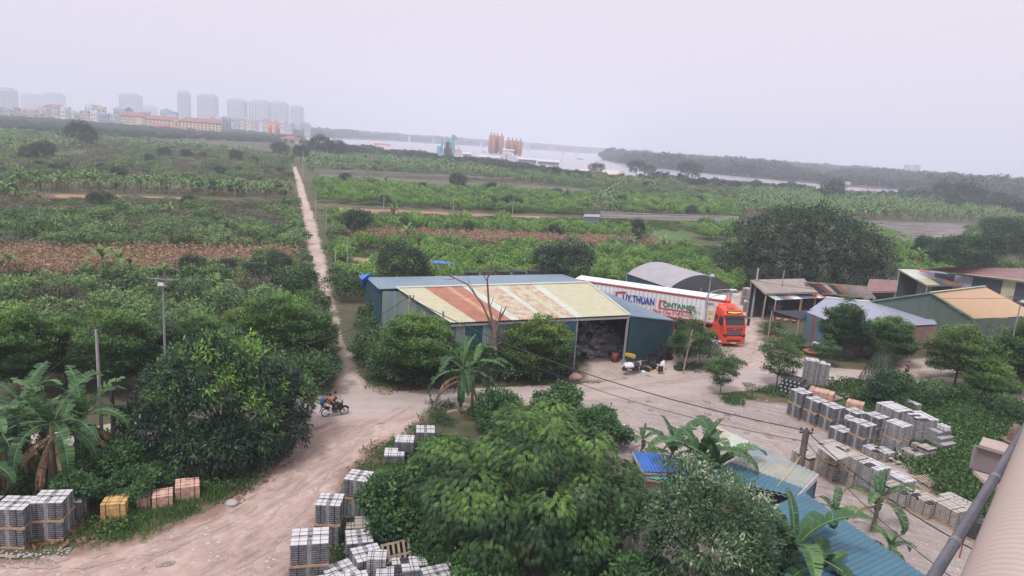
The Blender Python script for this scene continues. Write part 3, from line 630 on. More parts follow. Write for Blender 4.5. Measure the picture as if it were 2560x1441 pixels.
# ------------------------------------------------------------------ ground cover: grass and weeds
def patch(m, n, rad, L, W, up=1.2, h=.1):
    C = np.stack([RNG.uniform(-rad, rad, n), RNG.uniform(-rad, rad, n), RNG.uniform(0, h, n)], 1); D = rdir(n); D[:, 2] = np.abs(D[:, 2])*up+.25
    N = rdir(n); N[:, 2] += .6; return leaf_mesh('patch', [leaf_arrays(C, D, N, L*RNG.uniform(.6, 1.3, n), W, np.clip(RNG.normal(.45, .22, n), 0, 1))], m)
wk = [patch(M_WEED, 170, .7, .14, .085, .6, .3) for _ in range(3)]+[patch(M_GRASS, 90, .6, .4, .035, 3, .02) for _ in range(2)]+[patch(M_DULL, 60, .6, .35, .05, 2.2, .1)]+[patch(M_DEAD, 50, .6, .22, .1, .1, .04)]
def cover(name, polys, dens, kinds, sc=(.7, 1.3), zj=0., avoid=(), thr=.0, ns=2.):
    pts = []
    for pl in polys:
        wp = [tuple(P(*q)[:2]) for q in pl]; xs = [q[0] for q in wp]; ys = [q[1] for q in wp]; n = int((max(xs)-min(xs))*(max(ys)-min(ys))*dens)
        X = RNG.uniform(min(xs), max(xs), n); Y = RNG.uniform(min(ys), max(ys), n); k = sdist(X, Y, wp)+(vnoise(X, Y, 1.2, 8)-.5)*.9 > 0
        if thr: k &= vnoise(X, Y, ns, 12) > thr
        pts.append(np.stack([X[k], Y[k]], 1))
    p = np.concatenate(pts)
    for av in avoid: wp = [tuple(P(*q)[:2]) for q in av]; p = p[~inside(p[:, 0], p[:, 1], wp)]
    n = len(p); scatter(name, np.c_[p, np.zeros(n)], RNG.uniform(*sc, n), RNG.uniform(0, 6.28, n), RNG.choice(kinds, n), wk)
cover('weeds', [[(2060, 960), (2200, 958), (2420, 990), (2620, 1040), (2620, 1330), (2480, 1330), (2400, 1250), (2300, 1190), (2270, 1130), (2300, 1060), (2150, 1010), (2090, 990)]], 2.6, [0, 1, 2, 0, 1, 2, 5], (.8, 1.7))
cover('grass', [[(165, 1375), (370, 1330), (520, 1280), (572, 1238), (540, 1215), (440, 1240), (300, 1310), (190, 1330)]], 4.5, [3, 4, 3, 4, 0], (.6, 1.1))
cover('undergrowth', [[(-100, 1370), (-100, 1120), (280, 1100), (560, 1150), (720, 1100), (700, 1150), (590, 1215), (520, 1235), (380, 1290), (190, 1360)]], 2.0, [0, 1, 2, 2, 5, 6], (.8, 1.7), thr=.25)
cover('leaf_litter', [[(560, 1250), (640, 1180), (700, 1110), (740, 1060), (780, 1075), (740, 1130), (660, 1205), (600, 1245)], [(860, 960), (960, 990), (1080, 975), (1080, 955), (940, 965)], [(880, 1190), (960, 1110), (940, 1110), (895, 1160)]], 2.2, [6, 6, 5], (.5, 1.0), thr=.3, ns=.9)
cover('roadside_weeds', [[(885, 1180), (980, 1110), (1060, 1060), (1100, 1100), (1060, 1200), (1150, 1500), (880, 1441), (860, 1300)], [(880, 870), (960, 860), (1000, 960), (930, 968), (905, 930)], [(1060, 1010), (1240, 1000), (1300, 1040), (1060, 1075)], [(1690, 915), (1860, 905), (1850, 920), (1760, 930), (1700, 930)], [(1860, 960), (2080, 970), (2080, 995), (1980, 1010), (1900, 990)], [(1960, 875), (2150, 912), (2180, 880), (2130, 860), (2050, 860)], [(1760, 985), (1850, 985), (1900, 1020), (1820, 1010)]], 3.2, [0, 1, 2, 3, 5], (.5, 1.1), thr=.35, ns=1.5)
cover('rubble', [[(1480, 1010), (1780, 990), (1880, 1015), (2050, 1080), (1900, 1100), (1700, 1060), (1500, 1060)]], .25, [6], (.3, .5), thr=.4)
cover('field_grass', [[(780, 740), (500, 850), (0, 860), (0, 690), (740, 660)], [(830, 600), (1850, 620), (1850, 740), (850, 730)]], .32, [0, 1, 3, 5, 5], (.9, 1.8), avoid=[PATHZ])
cover('clearing_grass', [[(120, 500), (330, 496), (705, 508), (705, 528), (330, 518), (120, 524)], [(900, 533), (1200, 545), (1520, 549), (1700, 560), (1690, 580), (1500, 570), (1200, 562), (930, 556)]], .35, [3, 4, 0], (1.0, 2.0))
# ------------------------------------------------------------------ single trees of the fields and the yard
def ground(px, py): v = P(px, py); return (v.x, v.y, 0)
DT = [round_tree('dark_tree', 3.9, 6.2, M_DARK, 10, 1100, 8, .26, .12), round_tree('dark_tree', 3.2, 5.6, M_DARK, 8, 800, 8, .26, .12)]
for i, (px, py, v, s, lab) in enumerate([
 (1003, 722, 0, 1.0, 'dense round dark tree rising behind the left half of the warehouse roof'),
 (1405, 722, 0, 1.08, 'dense round dark tree behind the right end of the warehouse roof'),
 (888, 592, 1, .92, 'dark green tree beside the red soil strip nearest the dirt path'),
 (1010, 580, 1, .5, 'small dark tree in the bright bushes, second from the dirt path'),
 (1167, 586, 1, .48, 'small dark tree in the middle of the bright bushes beyond the corn'),
 (1383, 596, 1, .52, 'small dark tree at the far edge of the right corn strip'),
 (1143, 478, 1, 1.15, 'lone round dark tree standing in the grey trellis strips'),
 (862, 462, 1, .75, 'low dark tree at the left end of the grey trellis strips'),
 (1228, 482, 1, .7, 'small pointed dark tree right of the lone round one in the trellis strips'),
 (411, 398, 1, 1.0, 'dark round tree in the brown plots below the yellow school, leftmost of the four'),
 (466, 400, 1, .9, 'smaller dark tree in the brown plots, second from left of the four'),
 (590, 408, 1, 1.1, 'dark round tree in the brown plots below the right end of the school'),
 (634, 414, 1, .75, 'small dark tree in the brown plots, rightmost of the four'),
 (75, 408, 1, 1.1, 'dark tree in the far left plots at the left edge of the view'),
 (112, 405, 1, 1.3, 'broad dark tree in the far left plots beside another at the left edge'),
 (697, 694, 1, .62, 'small dark tree at the right end of the left corn strip'),
 (482, 700, 1, .55, 'dark bushy tree below the middle of the left corn strip'),
 (562, 702, 1, .5, 'dark bushy tree below the corn strip, between two others'),
 (640, 706, 0, .42, 'low dark tree below the right part of the left corn strip')]):
    place_tree('dark_tree', DT[v][0], DT[v][1], lab, 'tree', ground(px, py), i*1.3, s)
cn = round_tree('cone_tree', 1.6, 5.2, M_DARK, 6, 420, 8, .24, .1)
place_tree('cone_tree', cn[0], cn[1], 'narrow pointed dark tree at the right end of the right corn strip', 'tree', ground(1592, 612), 0, 1.05)
# far large trees at the left and along the path
for i, (px, py, s, lab) in enumerate([(205, 372, 2.3, 'large spreading tree standing alone in the far left field'), (752, 405, 1.6, 'tall tree where the dirt path ends'), (800, 392, 2.4, 'large dark tree right of the path end by the water'), (840, 398, 2.2, 'broad dark tree right of the path end, farther right'), (1590, 440, 2.0, 'dark tree on the near river bank right of the grey sheds'), (1620, 446, 1.7, 'smaller dark tree on the near river bank beside a taller one'), (1720, 452, 2.4, 'dark tree where the near bank hides the water'), (700, 398, 1.7, 'dark tree just left of where the dirt path ends'), (1490, 440, 1.5, 'low round tree by the sand bank on the river')]):
    place_tree('large_tree', DT[i % 2][0], DT[i % 2][1], lab, 'tree', ground(px, py), i*1.7, s)
# the huge dark tree, made of many hanging lobes
def huge_tree():
    lob = []
    for i in range(46):
        a = i*2.4; q = math.sqrt((i+.5)/46)*10.5; x, y = q*1.12*math.cos(a), q*.75*math.sin(a); top = 11.8*(1-.42*(q/11.5)**2)*random.uniform(.86, 1.04)
        s = random.uniform(1.7, 2.7); lob.append((x, y, top-s*.8, s, s, s*.9)); 
        if q > 6: lob.append((x*1.06, y*1.08, top-s*2.2, s*.9, s*.9, s)); lob.append((x*1.1, y*1.12, 2.1, s, s, s*.9))
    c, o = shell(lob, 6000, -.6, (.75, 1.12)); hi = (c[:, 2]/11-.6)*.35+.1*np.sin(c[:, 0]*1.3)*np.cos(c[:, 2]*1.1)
    m = leafmat('leaf_huge', [(0, (.012, .028, .017)), (.5, (.024, .052, .028)), (1, (.05, .10, .036))], .5, .15)
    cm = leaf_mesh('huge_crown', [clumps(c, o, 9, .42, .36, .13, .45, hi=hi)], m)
    return cm, trunk_mesh(12, .6, [l[:3] for l in lob[::7]], 'huge_trunk')
hg = huge_tree(); place_tree('huge_tree', hg[0], hg[1], 'huge dark spreading tree towering over the patched roofs right of the truck', 'tree', ground(2010, 712), R(20), 1.06)
RT = round_tree('right_tree', 6.2, 7.6, leafmat('leaf_broad', [(0, (.018, .042, .024)), (.5, (.036, .078, .036)), (1, (.07, .13, .05))], .5, .2), 12, 2600, 8, .3, .14, .35)
for i, (px, py, s, lab) in enumerate([(2410, 690, 1.05, 'broad dark green tree behind the patched roof at the right'), (2530, 650, 1.2, 'tall dark tree cut by the right edge above the long shed'), (2320, 655, .7, 'medium tree left of the broad one behind the patched roof'), (2480, 590, .8, 'tree at the right edge beside the grey trellis field')]):
    place_tree('spreading_tree', RT[0], RT[1], lab, 'tree', ground(px, py), i*2.1, s)
# longan: big dome with fresh bright tips
def longan(seed):
    lob = [(0, 0, 3.6, 4.2, 3.9, 2.9)]
    for i in range(16):
        a = i*2.4; q = math.sqrt((i+.5)/16)*4.3; lob.append((q*math.cos(a), q*math.sin(a), 6.6-q*q*.16+random.uniform(-.4, .3)-1.5, 1.55, 1.55, 1.35))
    for i in range(14): a = i*.449+.1; lob.append((4.6*math.cos(a), 4.3*math.sin(a), random.uniform(1.5, 2.9), 1.5, 1.4, 1.25))
    c, o = shell(lob, 5200, -.6, (.8, 1.1)); tips = vnoise(c[:, 0]*1.0+9, c[:, 1]+c[:, 2], 1.1, 5)
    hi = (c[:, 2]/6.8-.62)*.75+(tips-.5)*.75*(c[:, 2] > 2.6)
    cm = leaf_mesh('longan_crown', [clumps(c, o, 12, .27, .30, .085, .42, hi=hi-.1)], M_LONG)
    return cm, trunk_mesh(6.6, .24, [l[:3] for l in lob[1:12]], 'longan_trunk', fork=.2)
lg = longan(1); lt0 = place_tree('longan_tree', lg[0], lg[1], 'big rounded dark green tree with fresh bright green tips at the fork of the track', 'tree', ground(556, 1118), .6, 1.0); lt0.scale = (.87, .87, 1.02)
# layered umbrella-like trees
M_LAY2 = leafmat('leaf_layered_dark', [(0, (.022, .05, .028)), (.5, (.05, .11, .042)), (1, (.12, .22, .06))], .5, .22, .1); M_LAY3 = leafmat('leaf_layered_olive', [(0, (.03, .058, .022)), (.5, (.08, .15, .038)), (1, (.20, .30, .055))], .5, .25, .1)
LT = [layered_tree('layered_tree', 7.5, 3.4, M_LAYER, 9, 6500, 9, .20, .10), layered_tree('layered_tree', 6.4, 4.0, M_LAYER, 8, 6500, 9, .20, .10, .13), layered_tree('layered_tree', 5.4, 1.8, M_LAYER, 5, 1000, 9, .16, .08, .06), layered_tree('layered_tree', 7.8, 3.0, M_LAY2, 7, 4200, 9, .19, .10), layered_tree('layered_tree', 7.2, 3.7, M_LAY3, 6, 4200, 9, .22, .10, .12)]
for i, (px, py, v, s, lab) in enumerate([
 (700, 925, 1, .95, 'feathery layered tree left of the path mouth, left one of the pair'), (772, 890, 1, .52, 'feathery layered green tree beside the path mouth, right one of the pair'),
 (60, 985, 0, .78, 'layered green tree behind the leftmost banana clump'), (165, 960, 1, .74, 'wide layered tree left of the small concrete pole'), (300, 985, 0, .76, 'layered tree just right of the small concrete pole'),
 (390, 945, 3, .62, 'layered green tree directly behind the left street lamp'), (500, 905, 1, .60, 'low layered tree behind the crown of the big rounded tree'), (40, 880, 3, .5, 'layered tree farther back at the left edge'), (250, 885, 4, .5, 'slim layered tree farther back behind the small concrete pole'), (600, 880, 4, .52, 'slim layered tree farther back between lamp and path mouth'),
 (1042, 955, 1, .84, 'layered light green tree in front of the left end of the rusty roof'), (1345, 950, 4, .74, 'layered light green tree in front of the warehouse beside its open bay'),
 (2098, 897, 3, .78, 'conical layered tree in front of the blue tin hut, tallest of the hut trees'), (2212, 906, 1, .72, 'layered tree with flat tiers right of the blue tin hut'), (2385, 968, 4, .8, 'tall layered tree between the person and the right lamp'), (2466, 1002, 1, .55, 'lower broad layered tree left of the right street lamp'), (2550, 985, 0, .9, 'layered tree cut by the right edge')]):
    place_tree('layered_tree', LT[v][0], LT[v][1], lab, 'tree', ground(px, py), i*1.1, s)
for i, (px, py, s, lab) in enumerate([(1714, 922, .95, 'slender young tree in tiers in front of the white container'), (1940, 972, .9, 'slender young tree leaning over the road beside the black block pile'), (1800, 985, .68, 'thin bare-stemmed sapling tied to stakes beside the road'), (2058, 916, .55, 'thin sapling behind the tall pale block load')]):
    place_tree('young_tree', LT[2][0], LT[2][1], lab, 'sapling', ground(px, py), i*1.9, s)
bt = round_tree('brown_tree', 2.4, 5.0, leafmat('leaf_brown', [(0, (.06, .05, .03)), (.5, (.10, .085, .05)), (1, (.13, .13, .06))], .7, .2), 8, 260, 5, .16, .07)
place_tree('brown_tree', bt[0], bt[1], 'sparse brownish tree in front of the ochre roofed shed', 'tree', ground(2440, 945), 0, 1.1)
ct = round_tree('dense_tree', 1.9, 4.3, leafmat('leaf_dense', [(0, (.02, .05, .025)), (.5, (.04, .095, .04)), (1, (.08, .15, .055))], .5, .15), 8, 700, 8, .22, .11, low=.02)
place_tree('dense_tree', ct[0], ct[1], 'dense cone shaped leafy tree between the block yard and the standing person', 'tree', ground(2216, 1026), 0, .82)
# weeping dark shrub with a grey net thrown over its top
def weeping():
    n = 900; a = RNG.uniform(0, 6.28, n); t = RNG.uniform(0, 1, n); C = []; D = []; 
    for i in range(n): r = .5+1.0*math.sin(t[i]*1.6); C.append((r*math.cos(a[i]), r*math.sin(a[i]), 3.4-3.0*t[i])); D.append((math.cos(a[i])*.25, math.sin(a[i])*.25, -1))
    N = np.array([(math.cos(x), math.sin(x), .3) for x in a]); return leaf_mesh('weeping_crown', [leaf_arrays(np.array(C), np.array(D), N, RNG.uniform(.4, .9, n), .06, np.clip(RNG.normal(.4, .2, n), 0, 1))], leafmat('leaf_grey', [(0, (.03, .045, .035)), (.5, (.06, .085, .06)), (1, (.11, .14, .10))], .6, .15))
place_tree('weeping_shrub', weeping(), trunk_mesh(3.2, .12, [(0, 0, 3), (.4, .2, 2.9)], 'weeping_trunk'), 'drooping dark shrub with grey hanging fronds beside the road junction', 'shrub', ground(2193, 972), 0, 1.0)
# hedge-like shrubs and vine mounds near the buildings and the road
VM = [bush_mesh('vine_mound', 1.7, 2.0, 6, leafmat('leaf_vine', [(0, (.02, .045, .022)), (.5, (.042, .09, .034)), (1, (.085, .16, .05))], .5, .2, .1), .17, .12, dens=2.6), bush_mesh('vine_mound', 1.4, 1.5, 5, MATS['leaf_vine'], .15, .11, dens=2.6)]
for i, (px, py, v, s, lab) in enumerate([
 (738, 738, 0, 1.45, 'tall leafy bush on the left of the dirt path where it bends'), (866, 748, 0, 1.4, 'vine covered mound on the right of the dirt path by the blue tarp'), (775, 790, 0, 1.2, 'bush beside the path below the tall leafy one'),
 (770, 975, 0, 1.3, 'dark bush under the trees at the left of the path mouth'), (790, 945, 1, 1.2, 'dark bush at the left rim of the path mouth'), (735, 960, 0, 1.2, 'dark bush between the big rounded tree and the path mouth'), (795, 880, 1, 1.1, 'bush overhanging the path above its mouth'),
 (952, 900, 0, 1.25, 'vine mound at the left corner of the warehouse'), (985, 942, 0, 1.35, 'dark vine mound on the right rim of the path mouth'), (1010, 960, 0, 1.2, 'dark shrub in front of the warehouse beside the red post'), (925, 845, 0, .9, 'creeper mound against the left wall of the warehouse'), (950, 815, 0, 1.2, 'creeper mound higher up the left wall of the warehouse'),
 (1175, 940, 0, 1.3, 'shrub against the warehouse wall right of the big banana'), (1240, 935, 0, 1.25, 'brownish green shrub below the bare tree'), (1300, 950, 1, 1.4, 'shrub left of the layered tree at the warehouse'), (1095, 925, 0, 1.2, 'shrub behind the big banana at the warehouse wall'),
 (1740, 880, 1, 1.25, 'grey green shrub at the foot of the right lamp behind the dark crates'), (1705, 895, 1, 1.1, 'grey green shrub beside the rubber crate heap'), (1780, 905, 1, .75, 'low shrub on the verge beside the truck'),
 (1930, 835, 1, .85, 'round shrub on the verge right of the truck'), (1910, 790, 1, .7, 'small shrub behind the verge near the stacked pallets'), (1985, 870, 1, .85, 'shrub by the potted plants at the hut'), (2130, 890, 1, .75, 'shrub at the foot of the blue tin hut'),
 (2290, 1010, 0, .9, 'low dark shrub right of the cone shaped tree'), (2340, 1000, 1, 1.0, 'dark shrub at the foot of the double layered tree'), (2430, 1010, 1, 1.0, 'dark shrub left of the right street lamp'), (2180, 1010, 1, .9, 'low shrub left of the cone shaped tree'), (2520, 1050, 0, .9, 'dark scrub at the right edge of the weedy plot'), (2250, 1040, 1, .8, 'low shrub in front of the cone shaped tree')]):
    tag(obj('vine_shrub', VM[v], None, ground(px, py), i*1.7, s), lab, 'shrub')
# bare dead tree in front of the warehouse
b = MB(); g0 = Vector(ground(1240, 945)); dz = g0.y
def T(px, py): return PY(px, py, dz)-g0
b.tube([(0, 0, 0), T(1238, 860), T(1236, 800)], [.22, .18, .15], 8)
for pts, r0_ in (([T(1236, 830), T(1222, 760), T(1218, 700), T(1232, 650), T(1250, 600)], .15), ([T(1232, 820), T(1205, 760), T(1170, 712), T(1125, 690), T(1100, 670), T(1095, 650)], .13), ([T(1240, 830), T(1250, 790), T(1254, 768)], .17), ([T(1248, 800), T(1262, 775), T(1266, 764)], .13), ([T(1218, 705), T(1205, 680), T(1210, 660)], .05), ([T(1222, 690), T(1240, 665), T(1246, 655)], .05), ([T(1190, 740), T(1178, 715), T(1166, 690)], .05), ([T(1140, 697), T(1115, 700), T(1100, 695)], .04), ([T(1230, 850), T(1242, 840), T(1256, 833)], .06), ([T(1240, 862), T(1255, 856)], .06), ([T(1250, 603), T(1240, 590)], .03), ([T(1224, 770), T(1232, 750), T(1236, 735)], .05)):
    n = len(pts); b.tube(pts, [.72*r0_*(1-.8*i/(n-1)) if n > 2 else r0_*.7 for i in range(n)], 7)
db = b.build('dead_tree', mat('dead_wood', (.20, .135, .11), .9, .25, 4, bump=.5, stretch=(1, 1, .2))); db.location = g0; tag(db, 'bare leafless tree with broken limbs in front of the rusty roof', 'dead tree')
# big central tree with pinnate fronds
def frond_tree(Rx, Ry, H, nf, m, lobes, fl=.55, name='frond', low=-.5):
    c, o = shell(lobes, nf, low, (.82, 1.08)); nl = 9; n = len(c)
    az = np.arctan2(o[:, 1], o[:, 0])+RNG.normal(0, .5, n); el = RNG.uniform(-.15, .55, n)-(o[:, 2] < 0)*.4; ln = fl*RNG.uniform(.7, 1.25, n)
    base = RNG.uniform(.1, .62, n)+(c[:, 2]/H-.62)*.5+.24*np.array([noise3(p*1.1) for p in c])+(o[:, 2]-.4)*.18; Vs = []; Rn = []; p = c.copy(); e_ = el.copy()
    for j in range(nl):
        d = np.stack([np.cos(az)*np.cos(e_), np.sin(az)*np.cos(e_), np.sin(e_)], 1); e_ = e_-.20*RNG.uniform(.6, 1.4, n)
        sd = np.stack([-np.sin(az), np.cos(az), np.zeros(n)], 1); up = np.cross(sd, d)*-1; up[up[:, 2] < 0] *= -1
        lf = fl*.24*math.sin(math.pi*(j+1.2)/(nl+1.6))**.6
        for s in (-1, 1):
            V, r = leaf_arrays(p, sd*s*.9+d*.45-up*.1, up+rdir(n)*.2, lf*RNG.uniform(.85, 1.15, n), lf*.42, np.clip(base+(j/nl)*.16+RNG.normal(0, .06, n), 0, 1)); Vs.append(V); Rn.append(r)
        p = p+d*(ln/nl)[:, None]
    return leaf_mesh(name, [(np.concatenate(Vs), np.concatenate(Rn))], m)
lob = [(0, 0, 4.0, 3.2, 2.9, 3.0)]
for i in range(24):
    a = i*2.4; q = math.sqrt((i+.5)/24)*4.5*random.uniform(.85, 1.1); lob.append((q*math.cos(a)*1.12, q*math.sin(a)*.9, 8.0-q*q*.19-1.2+random.uniform(-.8, .6), random.uniform(.9, 1.5), random.uniform(.9, 1.5), random.uniform(.55, .95)))
for i in range(18): a = i*.349+random.uniform(-.1, .1); q = random.uniform(.85, 1.12); lob.append((4.5*q*math.cos(a), 3.7*q*math.sin(a), random.uniform(1.5, 4.4), random.uniform(.9, 1.4), random.uniform(.9, 1.4), random.uniform(.7, 1.2)))
fm = frond_tree(5, 4, 8.2, 17000, M_PINN, lob, .44); place_tree('feathery_tree', fm, trunk_mesh(8, .26, [l[:3] for l in lob[1:12]], 'feathery_trunk', fork=.25), 'large dark green tree with feathery drooping fronds in the centre foreground', 'tree', ground(1325, 1385), .3, .92)
# its neighbour with white highlights painted into the leaf colour
lob2 = [(0, 0, 3.6, 2.6, 2.2, 2.4)]+[(2.4*math.cos(i*.9)*random.uniform(.6, 1.1), 2.0*math.sin(i*.9), random.uniform(2.0, 5.2), 1.15, 1.1, 1.0) for i in range(14)]
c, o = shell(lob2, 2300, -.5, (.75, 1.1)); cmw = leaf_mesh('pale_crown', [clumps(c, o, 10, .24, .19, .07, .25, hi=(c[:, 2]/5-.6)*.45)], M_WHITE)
place_tree('pale_highlight_tree', cmw, trunk_mesh(5.5, .14, [l[:3] for l in lob2[1:9]], 'pale_trunk', fork=.3), 'small leafed tree with whitish leaf highlights in front of the teal roofed house', 'tree', ground(1745, 1520), 0, 1.0)
lob3 = [(1.7*math.cos(i*1.1)*random.uniform(.4, 1.1), 1.5*math.sin(i*1.1), random.uniform(1.0, 2.9), 1.0, 1.0, .8) for i in range(9)]
c, o = shell(lob3, 700, -.4, (.75, 1.1)); sapm = leaf_mesh('broad_crown', [clumps(c, o, 8, .28, .24, .17, .2, hi=(c[:, 2]/3-.5)*.5)], leafmat('leaf_mulberry', [(0, (.02, .055, .025)), (.5, (.045, .11, .04)), (1, (.10, .20, .055))], .45, .22)); satm = trunk_mesh(3, .07, [l[:3] for l in lob3[:6]], 'broad_trunk')
for i, (px, py, s, lab) in enumerate([(992, 1345, 1.15, 'small broad leafed tree beside the tall block loads on the track edge'), (1130, 1290, 1.3, 'broad leafed shrub at the left skirt of the feathery tree'), (1110, 1190, 1.0, 'broad leafed shrub behind the pile of grey boards'), (1370, 1560, .8, 'broad leafed shrub at the bottom edge below the feathery tree'), (1100, 1420, .75, 'low broad leafed shrub above the leaning wooden pallet'), (1620, 1580, 1.1, 'broad leafed bush at the bottom edge right of the feathery tree'), (1520, 1120, .9, 'thin shrub behind the feathery tree beside the gravel'), (1470, 1100, 1.0, 'light green shrub behind the top of the feathery tree'), (1380, 1060, 1.1, 'light green shrub between the feathery tree and the road'), (1240, 1080, 1.0, 'olive green shrub behind the feathery tree near the road'), (1440, 1440, 1.2, 'dark shrub under the right skirt of the feathery tree'), (1215, 1500, .9, 'dark shrub at the bottom edge below the feathery tree'), (2130, 1500, .5, 'tiny shrub at the bottom beside the teal roof'), (270, 1215, 1.0, 'leafy climber shrub between the banana clump and the stone disc'), (330, 1265, .7, 'leafy shrub behind the yellow block load'), (410, 1225, .55, 'low broad leafed plant in front of the stone disc'), (220, 1270, .8, 'dark leafy shrub behind the grey block loads at the left'), (350, 1190, .75, 'leafy shrub left of the stone disc'), (1560, 1600, .8, 'dark bush in the bottom centre'), (1990, 1600, 1.0, 'dark bush under the foreground banana')]):
    place_tree('broad_leafed_shrub', sapm, satm, lab, 'shrub', ground(px, py), i*1.3, s*.68)
# near bananas
NB = [banana('big_banana', 5.2, 14, 3.0, .54, 12, 26, .75, near=True), banana('big_banana', 5.6, 14, 3.5, .6, 3, 26, .6, near=True), banana('big_banana', 4.0, 9, 2.6, .66, 1, 22, .3, near=True)]
for i, (px, py, v, s, rz, lab) in enumerate([
 (130, 1235, 0, 1.32, .3, 'tall banana plant with hanging torn leaves behind the grey block loads'), (0, 1240, 0, 1.25, 2.2, 'banana plant cut by the left edge'), (225, 1190, 0, 1.22, 4.1, 'banana plant with arching leaves reaching toward the big rounded tree'), (70, 1190, 1, 1.15, 1.1, 'banana plant with upright leaves behind the tall torn one'), (-40, 1290, 2, 1.0, .4, 'broad leafed banana low at the left edge'),
 (1148, 1035, 1, 1.08, .9, 'large banana plant in front of the warehouse with wide arching leaves'), (1180, 1020, 1, .85, 2.9, 'smaller banana plant beside the large one at the warehouse'),
 (1730, 1270, 2, 1.35, .2, 'banana plant with broad upright leaves above the small blue roof'), (1665, 1235, 2, 1.15, 2.0, 'banana plant with yellowing leaves left of the broad leaved one above the blue roof'), (1775, 1300, 2, 1.3, 3.4, 'banana plant whose leaf lies over the striped tin roof'),
 (1950, 1530, 2, 1.35, 1.4, 'banana plant in front of the teal roof at the bottom'), (2040, 1560, 2, 1.0, 4.4, 'low banana plant at the bottom edge on the teal roof side'),
 (2180, 1330, 2, .88, .8, 'young banana plant beside the gravel track'), (2075, 1345, 2, .62, 2.7, 'small banana plant next to the teal roof ridge'), (2215, 1430, 2, .6, 5.0, 'small banana plant below the young one by the gravel'), (1600, 1150, 2, .6, 1.0, 'small banana plant with a browned leaf behind the blue roof')]):
    place_banana(NB[v], lab, ground(px, py), rz, s)
OB = [banana('field_banana', 4.4, 9, 2.5, .62, 3, 12, .4)]
for i, (px, py, s, lab) in enumerate([(262, 692, 1.0, 'tall banana plant in the left corn strip, left of the pair'), (300, 700, 1.02, 'tall banana plant with an orange dead leaf in the left corn strip'), (20, 690, .75, 'banana plant with a pale stem at the left end of the corn strip'), (205, 715, .62, 'banana plant with a grey sack on its fruit below the corn strip'), (80, 740, .5, 'short banana plant left of the sacked one'), (650, 700, .55, 'low banana plant before the right end of the left corn strip'), (725, 705, .4, 'small bright banana plant near the path bend'), (330, 705, .6, 'short banana plant right of the tall pair'), (515, 715, .4, 'small banana plant below the middle of the corn strip')]):
    place_banana(OB[0], lab, ground(px, py), i*1.2, s)
dd = banana('withered', 3.0, 0, 2, .5, 9, 10, .5)
for i, (px, py, lab) in enumerate([(38, 512, 'withered orange brown banana plant at the far left, left one of two'), (92, 514, 'withered orange brown banana plant at the far left, right one of two'), (795, 458, 'yellow withered banana plant where the trellis strips meet the path')]):
    t = thing('withered_banana', lab, 'banana plant', ground(px, py), i, None, 1.5); obj('stem', dd[1], t); obj('dead_leaves', dd[2], t)

# darker young trees standing among the shrubs
k_ = 0
for i in range(400):
    px, py = random.uniform(0, 2500), random.uniform(400, 560)
    if px > 1300 and py < 470: continue
    zz = classify(np.array([px]), np.array([py]))[0]
    if zz < 0 or ZONES[zz][0] in ('none', 'corn', 'lowgrass'): continue
    x, y, _z = ground(px, py); s_ = random.uniform(.35, .75)*(1 if py > 480 else .95); o = place_tree('field_tree', DT[i % 2][0], DT[i % 2][1], 'small dark tree among the %s plots, %s' % ('left' if px < 770 else 'right', where_(px, py)), 'tree', (x, y, 0), i, s_, 'small trees of the %s plots, %s' % ('left' if px < 770 else 'right', where_(px, py))); k_ += 1
    if k_ > 60: break
# ------------------------------------------------------------------ buildings in sheet metal
TIN = {k: mat('tin_'+k, c, .45, .1, 1.2, metal=.0, col2=c2, spec=.4, stretch=(1, 1, .3)) for k, c, c2 in (
 ('blue', (.15, .215, .275), (.125, .185, .245)), ('teal', (.020, .068, .092), (.016, .056, .078)), ('green_grey', (.20, .26, .245), (.15, .19, .185)), ('cream', (.40, .385, .265), (.34, .325, .225)), ('pale', (.42, .47, .42), (.36, .38, .33)),
 ('rust', (.33, .145, .09), (.24, .10, .065)), ('rust_light', (.42, .26, .165), (.32, .155, .10)), ('ochre', (.40, .265, .155), (.37, .24, .14)), ('green', (.09, .13, .105), (.075, .105, .09)), ('red', (.34, .09, .085), (.27, .07, .07)),
 ('lilac', (.38, .42, .62), (.32, .36, .55)), ('white', (.62, .63, .66), (.52, .53, .55)), ('asbestos', (.27, .225, .205), (.18, .15, .14)), ('bright_blue', (.025, .12, .40), (.02, .085, .3)), ('sea', (.052, .135, .185), (.042, .11, .155)), ('sea_green', (.12, .28, .30), (.09, .22, .25)), ('dark', (.05, .055, .07), (.04, .04, .05)), ('slate', (.25, .26, .33), (.22, .23, .29)), ('maroon', (.22, .11, .10), (.13, .075, .07)), ('hut_blue', (.09, .16, .23), (.075, .12, .17)))}
TIN['patchy'] = mat('tin_patchy', (.40, .41, .32), .5, .2, 1.7, col2=(.31, .17, .11), spec=.4, stretch=(1, 1, 1))
TIN['seafade'] = mat('tin_seafade', (.33, .31, .24), .5, .2, .35, col2=(.12, .20, .25), spec=.4)
